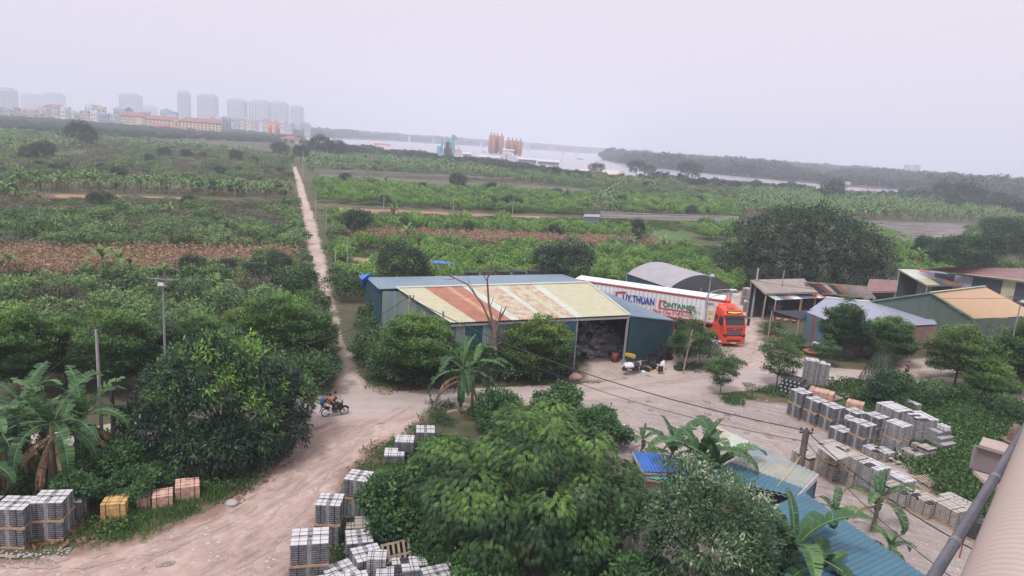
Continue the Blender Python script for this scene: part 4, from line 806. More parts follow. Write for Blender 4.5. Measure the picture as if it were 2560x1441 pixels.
def corr(b, A, B, C, D, segs, pitch=.2, amp=.028, flip=False):
    """corrugated sheet, ribs run from edge AB to edge DC; segs = [(share, material index), ...]"""
    A, B, C, D = map(Vector, (A, B, C, D)); n = max(2, int((B-A).length/pitch*2)); nrm = (B-A).cross(D-A).normalized()
    if nrm.z < 0 and not flip: nrm = -nrm
    cuts = []; t = 0
    tot = sum(s for s, _ in segs)
    for s, mi in segs: t += s/tot; cuts.append((t, mi))
    V = []; F = []; M_ = []
    for i in range(n+1):
        u = i/n; o = nrm*(amp if i % 2 else 0); V += [A.lerp(B, u)+o, D.lerp(C, u)+o]
    for i in range(n):
        F.append((2*i, 2*i+2, 2*i+3, 2*i+1)); u = (i+.5)/n; M_.append(next((m for tt, m in cuts if u <= tt), cuts[-1][1]))
    o = len(b.v); b.v += [tuple(v) for v in V]; b.f += [tuple(q+o for q in f) for f in F]; b.m += M_; b.sm += [False]*len(F)
def wallc(b, A, B, zA, zB, segs, z0=0, pitch=.2, amp=.03):
    A = Vector((A[0], A[1], 0)); B = Vector((B[0], B[1], 0))
    corr(b, A+Vector((0, 0, zA)), B+Vector((0, 0, zB)), B+Vector((0, 0, z0)), A+Vector((0, 0, z0)), segs, pitch, amp, True)
def WB(b, name, mats, par):
    o = b.build(name, mats, par); o.location = -par.location; return o
def tm(*k): return [TIN[x] for x in k]
STEEL = mat('steel_grey', (.33, .34, .36), .5, .1, 3, metal=.3); DARKM = mat('dark_metal', (.04, .04, .045), .5, .1, 3); WOOD = mat('weathered_wood', (.36, .29, .22), .85, .2, 4, bump=.3); RWOOD = mat('orange_wood', (.42, .24, .14), .85, .2, 4)
CONC = mat('concrete', (.36, .34, .33), .9, .15, 2.5, bump=.3); BRICK = mat('brick_wall', (.25, .14, .11), .9, .3, 2.5, col2=(.12, .085, .08), bump=.4)
# --- main warehouse
RL, RR_ = Vector((-11.35, 58.0, 5.4)), Vector((7.3, 65.9, 5.7)); BLr = Vector((-15.7, 73.2, 3.15)); BRr = Vector((6.0, 84.2, 3.0)); SR = Vector((15.8, 64.1, 3.0)); EL, ER = Vector((-4.45, 51.7, 4.5)), Vector((10.35, 58.55, 4.5)); TL = RL.lerp(RR_, .075)
wh = thing('warehouse', 'long corrugated warehouse with patchy rusty front roof and an open bay', 'warehouse', (0, 62, 0))
b = MB(); corr(b, BLr, BRr, RR_, RL, [(1, 0)], .35, .03); WB(b, 'rear_roof', tm('blue'), wh)
b = MB(); corr(b, BRr, SR, SR.lerp(ER, .999)+Vector((0, 0, 0)), RR_, [(1, 0)], .35, .03); WB(b, 'side_roof', tm('blue'), wh)
b = MB(); up = Vector((0, 0, .06)); corr(b, TL+up, RR_+up+Vector((.05, .05, 0)), ER+up, EL+up, [(.13, 0), (.10, 1), (.025, 4), (.055, 1), (.05, 3), (.07, 2), (.05, 2), (.04, 3), (.06, 2), (.04, 0), (.055, 2), (.045, 3), (.28, 0)], .27, .07)
WB(b, 'front_roof', tm('cream', 'rust', 'patchy', 'pale', 'rust_light', 'white'), wh)
b = MB(); b.bar(TL+up*2, RR_+up*2, .45, .05); b.bar(RR_+up*2, ER+up*2, .18, .06); b.bar(TL+up*2, EL+up*2, .16, .06); WB(b, 'ridge_cap', tm('pale'), wh)
b = MB(); b.bar(RL+up, BLr+up, .18, .1); b.bar(ER+up*.2, SR+up*.2, .14, .1); b.bar(RL+up*.3, TL+up*.3, .2, .06); WB(b, 'roof_trim', tm('blue'), wh)
b = MB(); wallc(b, BLr, RL+Vector((.25, .1, 0)), 3.1, 5.32, [(1, 0)], pitch=.3); WB(b, 'west_wall', tm('teal'), wh)
b = MB(); wallc(b, RL+Vector((.3, .1, 0)), TL+Vector((.5, -.4, 0)), 5.25, 5.3, [(.4, 0), (.15, 1), (.45, 0)], pitch=.4); wallc(b, TL+Vector((.5, -.4, 0)), EL+Vector((.3, .2, 0)), 5.2, 4.45, [(1, 0)]); WB(b, 'panel_wall', tm('green_grey', 'blue'), wh)
FW = [EL.lerp(ER, t) for t in (.015, .5, .675, .985)]
b = MB(); wallc(b, FW[0]+Vector((.1, .2, 0)), FW[1]+Vector((0, .2, 0)), 4.4, 4.4, [(.1, 0), (.2, 1), (.7, 0)]); WB(b, 'front_wall', tm('green_grey', 'teal'), wh)
b = MB(); wallc(b, FW[1]+Vector((0, .1, 0)), FW[2]+Vector((0, -.35, 0)), 4.35, 4.3, [(1, 0)], z0=.05); WB(b, 'door_panel', tm('teal'), wh)
b = MB(); wallc(b, ER+Vector((.1, .15, 0)), SR+Vector((-.25, .05, 0)), 4.35, 2.95, [(1, 0)], pitch=.3, amp=.02); wallc(b, SR+Vector((-.3, .1, 0)), BRr+Vector((-.2, -.1, 0)), 2.95, 2.95, [(1, 0)], pitch=.3); wallc(b, BLr+Vector((.1, -.1, 0)), BRr, 3.0, 2.95, [(1, 0)], pitch=.4); WB(b, 'side_wall', tm('teal'), wh)
b = MB()
for p in (ER+Vector((-.12, .1, 0)), FW[2]+Vector((.1, .25, 0)), Vector((11.5, 62, 0)), Vector((7, 66.5, .8))): b = MB(); b.bar((p.x, p.y, 0), (p.x, p.y, max(4.2, p.z)), .16); WB(b, 'post', STEEL, wh)
b = MB(); b.bar(EL+Vector((0, .12, -.15)), ER+Vector((0, .12, -.15)), .12, .18); WB(b, 'eave_beam', STEEL, wh)
b = MB(); b.bar((1.5, 57.5, 4.6), (5.2, 66, 5.4), .05); wallc(b, (1.6, 54.6), (-.5, 61.8), 4.4, 5.2, [(1, 0)]); WB(b, 'inner_partition', tm('dark'), wh)
b = MB(); vs = [P(905, 700, 3.6), P(897, 690, 3.9), P(925, 684, 4.2), P(915, 705, 3.4), P(908, 720, 2.6), P(902, 712, 2.9)]
b.prism([v for v in vs], (.12, .3, .02)); t = b.build('tarp', mat('tarp_blue', (.03, .15, .55), .6, .15, 3)); tag(t, 'torn blue tarp flapping at the rear left corner of the warehouse', 'tarp')
b = MB(); q0 = P(1100, 690, 1.6); b.cbox((0, 0, 0), (2.6, 1.6, .06), j=.15); t = b.build('tarp', MATS['tarp_blue']); t.location = q0+Vector((0, 3, 1.2)); tag(t, 'flat blue tarp just beyond the warehouse roof', 'tarp')
# crate heap inside the bay
crm = mat('crate_grey', (.34, .33, .345), .8, .25, 3); crd = mat('crate_black', (.022, .022, .026), .6, .2, 3)
def crate_mesh(nm, m, w=.55, d=.38, h=.3):
    b = MB(); t = .02
    for z in (0, h*.5, h-.05): b.box(-w/2, w/2, -d/2, -d/2+t, z, z+h*.3); b.box(-w/2, w/2, d/2-t, d/2, z, z+h*.3); b.box(-w/2, -w/2+t, -d/2+t, d/2-t, z, z+h*.3); b.box(w/2-t, w/2, -d/2+t, d/2-t, z, z+h*.3)
    b.box(-w/2+t, w/2-t, -d/2+t, d/2-t, 0, .03); return b.mesh(nm, m)
CRG, CRB = crate_mesh('crate_grey', crm, .62, .42, .26), crate_mesh('crate_black', crd)
for i in range(210):
    lv = random.random()**1.3; u = random.uniform(0, 5.4); v = random.uniform(0, 3.2); hmax = 3.4*(1-abs(u-2.2)/4.6)*(.35+v/4.2)
    hmax = 4.1*(1-abs(u-2.6)/5)*(.3+v/4.2); z = lv*hmax; p = Vector((7.0, 60.0, 0))+Vector((.905, .426, 0))*(u-1.3)+Vector((-.426, .905, 0))*(v-.4)
    o = obj('plastic_crate', CRG, None, (p.x, p.y, z)); o.rotation_euler = (random.uniform(-.6, .6), random.uniform(-.6, .6), random.uniform(0, 3.1)); tag(o, 'grey plastic crate in the tumbled heap inside the open warehouse bay', 'crate', 'crates heaped inside the bay')
for i in range(86):   # black crates stacked by the teal wall
    c = i % 9; r = i//9; p = P(1612+(c % 5)*15+random.uniform(-3, 3), 916-(c//5)*10-(c % 5)*4, 0); hh = r*.27
    if r > 4.6-abs(c % 5-3.2)*1.3: continue
    if c > 6 and r > 1: continue
    o = obj('black_crate', CRB, None, (p.x, p.y, hh)); o.rotation_euler = (random.uniform(-.25, .25), random.uniform(-.25, .25), random.uniform(-.5, .5)+.7); tag(o, 'black plastic crate in the uneven heap against the teal warehouse wall', 'crate', 'black crates by the teal wall')
for i in range(60):   # dark stack left of the door
    c = i % 10; r = i//10; p0 = P(1368+(c % 5)*13, 947-(c//5)*9, 0); o = obj('black_box', CRB, None, (p0.x, p0.y, r*.3)); o.rotation_euler = (0, 0, .42+random.uniform(-.05, .05)); tag(o, 'black plastic box in the square stack left of the warehouse door', 'box', 'black boxes left of the door')
# junk along the wall
def lump(name, px, py, s, m, lab, cat, z=0, n=9):
    b = MB(); vs = []; k = 0
    prof = [(.05, 1), (.6, .92), (.9, .6), (1, .25), (.85, 0)]
    for r, h in prof:
        for j in range(n): a = 6.283*j/n; q = r*random.uniform(.8, 1.15); vs.append((q*s[0]*math.cos(a), q*s[1]*math.sin(a), h*s[2]*random.uniform(.85, 1.1)))
    fs = [(i*n+(j+1) % n, i*n+j, (i+1)*n+j, (i+1)*n+(j+1) % n) for i in range(4) for j in range(n)]+[tuple(range(n))]
    b.add(vs, fs, 0, True); o = b.build(name, m); o.location = P(px, py, z); return tag(o, lab, cat)
WH = mat('plastic_white', (.62, .62, .64), .6, .15, 3); YE = mat('plastic_yellow', (.60, .38, .04), .5, .15, 3); PK = mat('cloth_pink', (.62, .36, .30), .9, .15, 3); BLK = mat('rubber_black', (.02, .02, .024), .6, .2, 4)
lump('cloth_bundle', 1571, 918, (.55, .4, .4), WH, 'crumpled white cloths lying on the black junk at the bay post', 'cloth', .7); lump('sack', 1655, 925, (.28, .25, .85), WH, 'upright white sack in front of the black crate heap', 'sack')
lump('cloth_bundle', 1645, 925, (.3, .25, .3), PK, 'small pinkish cloth bundle left of the upright white sack', 'cloth'); lump('pink_sheet', 1432, 946, (.75, .5, .45), PK, 'rumpled pinkish sheet between the black boxes and the door panel', 'sheet')
lump('yellow_bag', 1638, 928, (.2, .16, .14), YE, 'small yellow bag on the ground below the pinkish bundle', 'bag'); lump('white_bag', 1608, 934, (.22, .16, .3), WH, 'little white bag on the ground before the black junk', 'bag')
b = MB(); b.box(-.45, .45, -.2, .2, .0, .3, j=.05); o = b.build('yellow_crate', YE); o.location = P(1574, 893, 1.2); o.rotation_euler = (0, .3, .5); tag(o, 'yellow plastic box tilted on top of the junk at the bay post', 'box')
b = MB()
for k in range(9): p = P(1562+k*11+random.uniform(-4, 4), 925-random.uniform(0, 14), random.uniform(.15, .7)); b.cbox(p, (random.uniform(.3, .6), random.uniform(.3, .5), random.uniform(.2, .5)), 0, j=.1)
o = b.build('scrap_pile', BLK); tag(o, 'pile of black scrap tubs along the foot of the teal wall by the bay post', 'scrap'); o['kind'] = 'thing'
b = MB(); b.lathe([(.02, .0), (.42, .0), (.5, .25), (.46, .25), (.4, .05), (.02, .05)], 16); o = b.build('rubber_tub', BLK); o.location = P(1697, 925); tag(o, 'open black tub with white rags at the right end of the junk row', 'tub')
b = MB(); b.lathe([(.0, .0), (.3, .0), (.32, .85), (.0, .85)], 14); o = b.build('red_barrel', mat('barrel_red', (.25, .05, .035), .7, .3, 3)); o.location = P(1536, 905); tag(o, 'rusty red drum inside the open bay at its right', 'drum')
# --- vaulted canopy
t = thing('arched_canopy', 'grey canopy with a curved sheet roof behind the truck', 'canopy', (19, 79, 0)); b = MB(); fl, fr, bl = P(1675, 721, 4), P(1829, 723, 4), P(1568, 685, 4); br = fr+(bl-fl)
def arch(a, c, h, n=14): return [a.lerp(c, k/n)+Vector((0, 0, h*math.sin(math.pi*k/n)**.8 if 0 < k < n else 0)) for k in range(n+1)]
A1, A2 = arch(fl, fr, 1.55), arch(bl, br, 1.55); n = len(A1)
b.add(A1+A2, [(i, i+1, n+i+1, n+i) for i in range(n-1)], 0, True); WB(b, 'roof', mat('canopy_sheet', (.30, .285, .31), .7, .08, .6), t)
b = MB(); lo = [Vector((p.x, p.y, 3.75)) for p in A1]; b.add(A1+lo, [(i, i+1, n+i+1, n+i) for i in range(n-1)], 0); WB(b, 'gable_drape', mat('canopy_dark', (.07, .07, .08), .8, .1, 2), t)
b = MB(); wallc(b, bl, fl.lerp(bl, .1), 3.9, 3.9, [(1, 0)]); wallc(b, bl, br, 4, 4, [(1, 0)]); WB(b, 'side_wall', tm('teal'), t)
for k, p in enumerate((fl, fl.lerp(fr, .5), fr, bl, br, fr.lerp(br, .5))): b = MB(); b.bar((p.x, p.y, 0), (p.x, p.y, 4.1), .12); WB(b, 'post', STEEL, t)
# --- generic open shed: roof corners (photo pixel + height), strips
def shed(name, lab, cat, cor, strips, mats, posts=True, wall=None, pitch=.25, wallmat='dark', trim=None, amp=.03):
    c = [P(*q) for q in cor]; ctr = sum(c, Vector())/4; t = thing(name, lab, cat, (ctr.x, ctr.y, 0)); b = MB()
    corr(b, c[0], c[1], c[2], c[3], strips, pitch, amp); WB(b, 'roof', tm(*mats), t)
    if posts:
        for k in range(4):
            p = c[k].lerp(ctr, .04); b = MB(); b.bar((p.x, p.y, 0), (p.x, p.y, p.z), .13); WB(b, 'post', WOOD if posts == 'wood' else STEEL, t)
        b = MB()
        for k in range(4): b.bar(c[k]-Vector((0, 0, .1)), c[(k+1) % 4]-Vector((0, 0, .1)), .1)
        WB(b, 'beam', WOOD, t)
    if wall:
        for (i, j) in wall:
            b = MB(); A, B = c[i].lerp(ctr, .05), c[j].lerp(ctr, .05); wallc(b, A, B, A.z-.03, B.z-.03, [(1, 0)]); WB(b, 'wall', tm(wallmat), t)
    if trim:
        b = MB()
        for (i, j) in trim[1]: b.bar(c[i]+Vector((0, 0, .05)), c[j]+Vector((0, 0, .05)), .3, .08)
        WB(b, 'trim', tm(trim[0]), t)
    return t, c
shed('workshop_shed', 'open shed with an old brownish asbestos roof right of the stacked pallets', 'shed', [(1876, 700, 4.6), (2010, 697, 4.6), (2045, 731, 3.6), (1914, 734, 3.6)], [(1, 0)], ['asbestos'], 'wood', [(0, 1)])
b = MB(); c = [P(1908, 733, 3.55), P(2030, 728, 3.5), (P(2066, 745, 2.9)), P(1940, 751, 2.9)]; corr(b, *c, [(.14, 1), (.12, 2), (.1, 0), (.1, 3), (.06, 3), (.12, 2), (.1, 2), (.1, 4), (.08, 3), (.08, 0)], .22)
lt = thing('lean_to_roof', 'striped lean-to roof of pale, blue and rusty sheets below the brown roof', 'lean-to', (33, 80, 0)); WB(b, 'roof', tm('rust_light', 'pale', 'hut_blue', 'white', 'rust'), lt)
for p in (c[2], c[3], c[3].lerp(c[2], .5)): b = MB(); b.bar((p.x, p.y, 0), p, .12); WB(b, 'post', WOOD, lt)
shed('patched_shed', 'shed with a brown roof patched with blue and red sheets under the huge dark tree', 'shed', [(2010, 704, 4.6), (2165, 716, 4.6), (2190, 745, 3.4), (2045, 731, 3.4)], [(.15, 0), (.1, 1), (.1, 3), (.1, 2), (.1, 4), (.2, 0), (.25, 0)], ['asbestos', 'red', 'teal', 'pale', 'rust'], 'wood', [(0, 1)])
shed('brown_shed', 'small shed with a sagging brown roof between concrete tank and striped roof', 'shed', [(2175, 698, 4.4), (2245, 701, 4.4), (2240, 729, 3.4), (2165, 730, 3.4)], [(1, 0)], ['maroon'], 'wood', [(0, 1)])
t_, c_ = shed('patchwork_shed', 'open shed roofed with red, lilac, cream and blue sheets at the right', 'shed', [(2246, 673, 5.2), (2345, 676, 5.2), (2450, 713, 3.9), (2318, 714, 3.7)], [(.28, 0), (.12, 1), (.05, 2), (.25, 3), (.3, 4)], ['pale', 'cream', 'lilac', 'red', 'blue'], True, [(0, 1)])
b = MB(); u = Vector((0, 0, .05)); corr(b, c_[0].lerp(c_[3], .62)+u, c_[1].lerp(c_[2], .62)+u, c_[1].lerp(c_[2], .98).lerp(c_[3], .25)+u, c_[3]+u, [(.3, 0), (.2, 1), (.3, 2), (.2, 0)], .25); WB(b, 'lower_sheets', tm('cream', 'blue', 'rust_light'), t_)
t_, c_ = shed('long_shed', 'long shed with a cream edged rusty roof and dark clapboard front at the right edge', 'shed', [(2360, 669, 6.4), (2640, 672, 6.4), (2640, 712, 5.4), (2300, 674, 5.4)], [(1, 0)], ['maroon'], False, None, trim=('cream', [(2, 3)]))
b = MB(); A, B = c_[3]+Vector((.4, .6, 0)), c_[2]+Vector((0, .6, 0)); wallc(b, A, B, 5.1, 5.1, [(.12, 1), (.16, 0), (.14, 1), (.1, 2), (.12, 0), (.1, 3), (.12, 0), (.14, 2)], pitch=.3); WB(b, 'front_wall', tm('dark', 'slate', 'teal', 'cream'), t_)
b = MB(); c = [P(2450, 722, 3.2), P(2640, 735, 3.2), P(2640, 770, 2.4), P(2500, 740, 2.4)]; corr(b, *c, [(.3, 0), (.3, 1), (.4, 0)], .25); WB(b, 'lower_roof', tm('maroon', 'slate'), t_)
# ochre gabled hall
oc = thing('ochre_hall', 'green walled hall with an ochre gabled roof at the right', 'hall', (50, 77, 0))
G0 = P(2326, 734, 6.0); G1 = P(2463, 718, 6.0); R0 = P(2430, 797, 3.6); R1 = P(2600, 790, 3.6); L0 = P(2168, 756, 3.6); L1 = L0+(G1-G0)
b = MB(); corr(b, G0, G1, R1, R0, [(1, 0)], .5, .015); WB(b, 'roof', tm('ochre'), oc)
b = MB(); corr(b, G1, G0, L0, L1, [(1, 0)], .5, .015); WB(b, 'far_roof', tm('green'), oc)
b = MB(); b.bar(L0+up, G0+up, .4, .14); b.bar(G0+up, R0+up, .4, .14); WB(b, 'barge_board', mat('trim_green', (.14, .25, .19), .6, .1, 2), oc)
b = MB(); b.bar(G0+up*2, G1+up*2, .25, .06); WB(b, 'ridge_cap', tm('cream'), oc)
b = MB(); wallc(b, L0, G0, 3.55, 5.9, [(1, 0)], pitch=.35, amp=.05); wallc(b, G0, R0, 5.9, 3.5, [(1, 0)], pitch=.35, amp=.05); WB(b, 'gable_wall', tm('green'), oc)
b = MB(); wallc(b, R0, R1, 3.5, 3.5, [(1, 0)]); WB(b, 'side_wall', tm('green'), oc)
# blue tin hut
h0, h1, h2 = P(2005, 848), P(2112, 899), P(2330, 880); hz = 3.0
hu = thing('tin_hut', 'low hut of blue and rusty corrugated sheets facing the road', 'hut', (36, 70, 0))
b = MB(); wallc(b, h0, h1, hz, hz, [(.16, 0), (.1, 1), (.3, 0), (.08, 1), (.36, 0)]); WB(b, 'front_wall', tm('hut_blue', 'maroon'), hu)
b = MB(); wallc(b, h1, h2, hz, hz-.2, [(1, 0)]); WB(b, 'side_wall', BRICK, hu)
bk0 = h0+Vector((4.2, 5.2, 0)); bk2 = h2+Vector((1.5, 5, 0))
b = MB(); z_ = Vector((0, 0, hz)); corr(b, bk0+z_+Vector((0, 0, .7)), bk2+z_+Vector((0, 0, .7)), h2+z_, h1+z_, [(.4, 0), (.3, 1), (.3, 0)], .35); WB(b, 'roof', tm('slate', 'slate'), hu)
b = MB(); b.add([h0+z_, h1+z_, bk0+z_+Vector((0, 0, .7))], [(0, 1, 2)]); WB(b, 'roof_corner', tm('slate'), hu)
b = MB(); b.bar(bk0+z_+Vector((0, 0, .78)), bk2+z_+Vector((0, 0, .78)), .3, .1); WB(b, 'roof_trim', tm('white'), hu)
b = MB(); q = h1+(h2-h1).normalized()*.4; b.box(0, 1.0, -.06, .06, 1.0, 1.7); o = WB(b, 'window', mat('window_teal', (.05, .18, .17), .3, .1, 2), hu); o.location = q-hu.location+Vector((1.2, -.1, 0)); o.rotation_euler = (0, 0, math.atan2((h2-h1).y, (h2-h1).x))
aw = [P(1930, 779, 3.1), P(2050, 776, 3.1), P(2005, 801, 2.2)]; aw2 = P(1935, 790, 2.5)
t = thing('porch_awning', 'dark awning reaching from the blue hut over hanging flower pots', 'awning', (29, 72, 0)); b = MB(); b.prism([aw[0], aw[1], aw[2], aw2], (0, 0, .06)); WB(b, 'roof', tm('dark'), t)
for p in (aw[0], aw2.lerp(aw[2], .9)): b = MB(); b.bar((p.x, p.y, 0), p, .1); WB(b, 'post', WOOD, t)
TERRA = mat('terracotta', (.42, .17, .11), .8, .15, 4)
for k, px in enumerate((1949, 1968, 1988)):
    b = MB(); b.lathe([(.03, 0), (.2, .02), (.3, .3), (.27, .3), (.17, .06), (.03, .06)], 12); o = b.build('hanging_pot', TERRA); p = P(px, 795+k*3, 2.0); o.location = p+Vector((0, .3, -.4)); tag(o, ('leftmost', 'middle', 'rightmost')[k]+' of the three terracotta pots hanging under the dark awning', 'flower pot', 'pots hanging under the awning')
b = MB()
for k in range(12): a = k*.4488+.3; b.prism([(1.2*math.cos(a), 1.2*math.sin(a), 0), (1.2*math.cos(a+.46), 1.2*math.sin(a+.46), 0), (1.2*math.cos(a+.46), 1.2*math.sin(a+.46), 2.5), (1.2*math.cos(a), 1.2*math.sin(a), 2.5)], (.08*math.cos(a), .08*math.sin(a), 0))
p = P(2140, 792); wt = b.build('concrete_tank', CONC); wt.location = (p.x, p.y, 0); wt.scale = (.95, .95, 1.15); tag(wt, 'weathered round concrete tank wall with a bush growing on it', 'tank')
tag(obj('tank_bush', VM[1], None, (p.x, p.y, 2.6), 0, .6), 'leafy bush growing out of the concrete tank', 'shrub')
b = MB(); b.box(-.4, .4, -.16, .16, 0, .6); ac = thing('air_conditioner', 'white outdoor air conditioner unit standing at the front of the blue hut', 'air conditioner', P(2040, 871, 0), R(-60)); o = b.build('casing', WH, ac); b = MB(); b.lathe([(.0, 0), (.24, 0), (.24, .03), (.0, .03)], 14); o = b.build('fan_grille', DARKM, ac); o.rotation_euler = (R(90), 0, 0); o.location = (-.08, -.165, .3)
for k, (px, py, s, l) in enumerate([(2030, 887, .9, 'large round brown planter with a clipped bush before the blue hut'), (1985, 868, .65, 'smaller round planter left of the large one before the hut')]):
    t = thing('planter', l, 'planter', P(px, py)); b = MB(); b.lathe([(.3, 0), (.8, .2), (1.0, .45), (.92, .45), (.75, .3), (.02, .3)], 20); o = b.build('bowl', TERRA, t); o.scale = (s, s*.8, s); o = obj('plant', VM[1], t, (0, 0, .35), 0, .42*s)
b = MB(); b.tube([(0, 0, 0), (0, 0, 1.6), (.12, 0, 2.2), (.0, 0, 2.6)], .06, 8); o = b.build('drain_pipe', WH); o.location = P(2040, 855, .2); tag(o, 'bent white pipe standing against the blue hut wall', 'pipe')
# grey shack in the field
t_, c_ = shed('field_shack', 'small grey metal shack at the left end of the right trellis field', 'shack', [(1462, 536, 2.6), (1500, 537, 2.6), (1498, 543, 2.2), (1458, 542, 2.2)], [(1, 0)], ['slate'], True, [(0, 1), (3, 2), (0, 3), (1, 2)], wallmat='green_grey')
# --- houses under the bridge: teal tin roofs, small blue roof
hs = thing('teal_roof_house', 'long low house with a faded teal corrugated roof at the bottom right', 'house', (14, 28, 0))
a0 = P(1790, 1196, 2.9); a1 = P(2012, 1238, 2.7)
c = [P(2010, 1232, 2.9), P(2400, 1500, 2.9), P(2150, 1640, 2.5), P(1850, 1300, 2.5)]
b = MB(); corr(b, *c, [(1, 0)], .25, .07); WB(b, 'roof', tm('sea'), hs)
b = MB(); wallc(b, c[3].lerp(c[0], .06), c[2].lerp(c[1], .06), 2.4, 2.4, [(1, 0)], pitch=2); wallc(b, c[0].lerp(c[1], .02), c[3].lerp(c[2], .02), 2.8, 2.4, [(1, 0)], pitch=2); WB(b, 'brick_wall', BRICK, hs)
b = MB(); wallc(b, c[0].lerp(c[3], .1), c[1].lerp(c[2], .1), 2.75, 2.75, [(1, 0)]); WB(b, 'far_wall', tm('teal'), hs)
b = MB(); q = c[3].lerp(c[2], .28); b.box(-.35, .35, -.06, .06, 1.4, 1.9); o = WB(b, 'window', DARKM, hs); o.location = q-hs.location; o.location.z = 0; o.rotation_euler = (0, 0, math.atan2((c[2]-c[3]).y, (c[2]-c[3]).x))
h2_ = thing('striped_roof_house', 'small house with a tin roof fading from cream to teal beside the wooden pole', 'house', (13.5, 33, 0))
c = [P(1888, 1112, 3.1), P(2045, 1186, 3.0), P(1985, 1248, 2.75), P(1770, 1196, 2.75)]
b = MB(); corr(b, c[0], c[1], c[2], c[3], [(1, 0)], .25, .065); WB(b, 'roof', tm('seafade'), h2_)
u_ = Vector((0, 0, .09)); b = MB(); corr(b, c[0].lerp(c[3], .58)+u_, c[1].lerp(c[2], .66)+u_, c[2]+u_*1.2, c[3]+u_*1.2, [(1, 0)], .25, .065); WB(b, 'lower_roof_sheet', tm('sea'), h2_)
b = MB(); b.bar(c[1]+Vector((0, -.02, -.12)), c[2]+Vector((0, -.02, -.12)), .05, .3); WB(b, 'fascia', WH, h2_)
b = MB(); wallc(b, c[1].lerp(c[2], .1), c[2].lerp(c[1], .05), 2.7, 2.6, [(1, 0)]); wallc(b, c[0], c[1], 2.8, 2.8, [(1, 0)]); WB(b, 'wall', tm('hut_blue'), h2_)
t_, c_ = shed('cream_roof_shed', 'narrow shed with pale cream and teal sheets beside the gravel yard', 'shed', [(1790, 1066, 2.9), (1873, 1104, 2.9), (1850, 1128, 2.6), (1755, 1100, 2.6)], [(.5, 0), (.5, 1)], ['cream', 'pale'], True, None, pitch=.19, amp=.04)
t_, c_ = shed('blue_roof_shed', 'small shed with a bright blue tin roof half under banana leaves', 'shed', [(1582, 1129, 2.7), (1700, 1142, 2.7), (1725, 1186, 2.45), (1608, 1180, 2.45)], [(1, 0)], ['bright_blue'], True, [(0, 1), (2, 3)], pitch=.19, amp=.045, wallmat='maroon')
t_, c_ = shed('green_roof_shed', 'strip of sea green tin roof just below the bright blue one', 'shed', [(1618, 1178, 2.3), (1728, 1198, 2.3), (1722, 1214, 2.15), (1612, 1195, 2.15)], [(1, 0)], ['sea_green'], True, [(2, 3)], pitch=.19, amp=.04, wallmat='maroon')
# ------------------------------------------------------------------ block loads on pallets
CB = {'grey': mat('block_grey', (.20, .20, .225), .9, .25, 5, bump=.3), 'beige': mat('block_beige', (.40, .36, .32), .9, .15, 5), 'yellow': mat('block_yellow', (.60, .37, .15), .9, .2, 5), 'pink': mat('block_pink', (.60, .38, .30), .9, .2, 5), 'black': mat('block_black', (.06, .058, .065), .8, .2, 5), 'pale': mat('block_pale', (.36, .35, .36), .9, .2, 5)}; TOPM = mat('block_top_lit', (.50, .49, .51), .9, .12, 6)  # worn tops lighter, sides darker: overhead light painted into the colours
GAP_SHADE = mat('block_gap_shade', (.05, .05, .06), .95, .25, 8, bump=.4); STRAP = mat('strap_black', (.015, .015, .018), .5); PALW = mat('pallet_wood', (.42, .27, .18), .9, .2, 5)  # first material: dark core, shade between courses put into its colour
def pallet_mb(w, d, h=.12):
    b = MB()
    for k in range(3): y = -d/2+.05+(d-.1)*k/2; b.box(-w/2, w/2, y-.05, y+.05, 0, h*.75)
    n = 6
    for k in range(n): x = -w/2+.06+(w-.12)*k/(n-1); b.box(x-.055, x+.055, -d/2, d/2, h*.78, h)
    return b
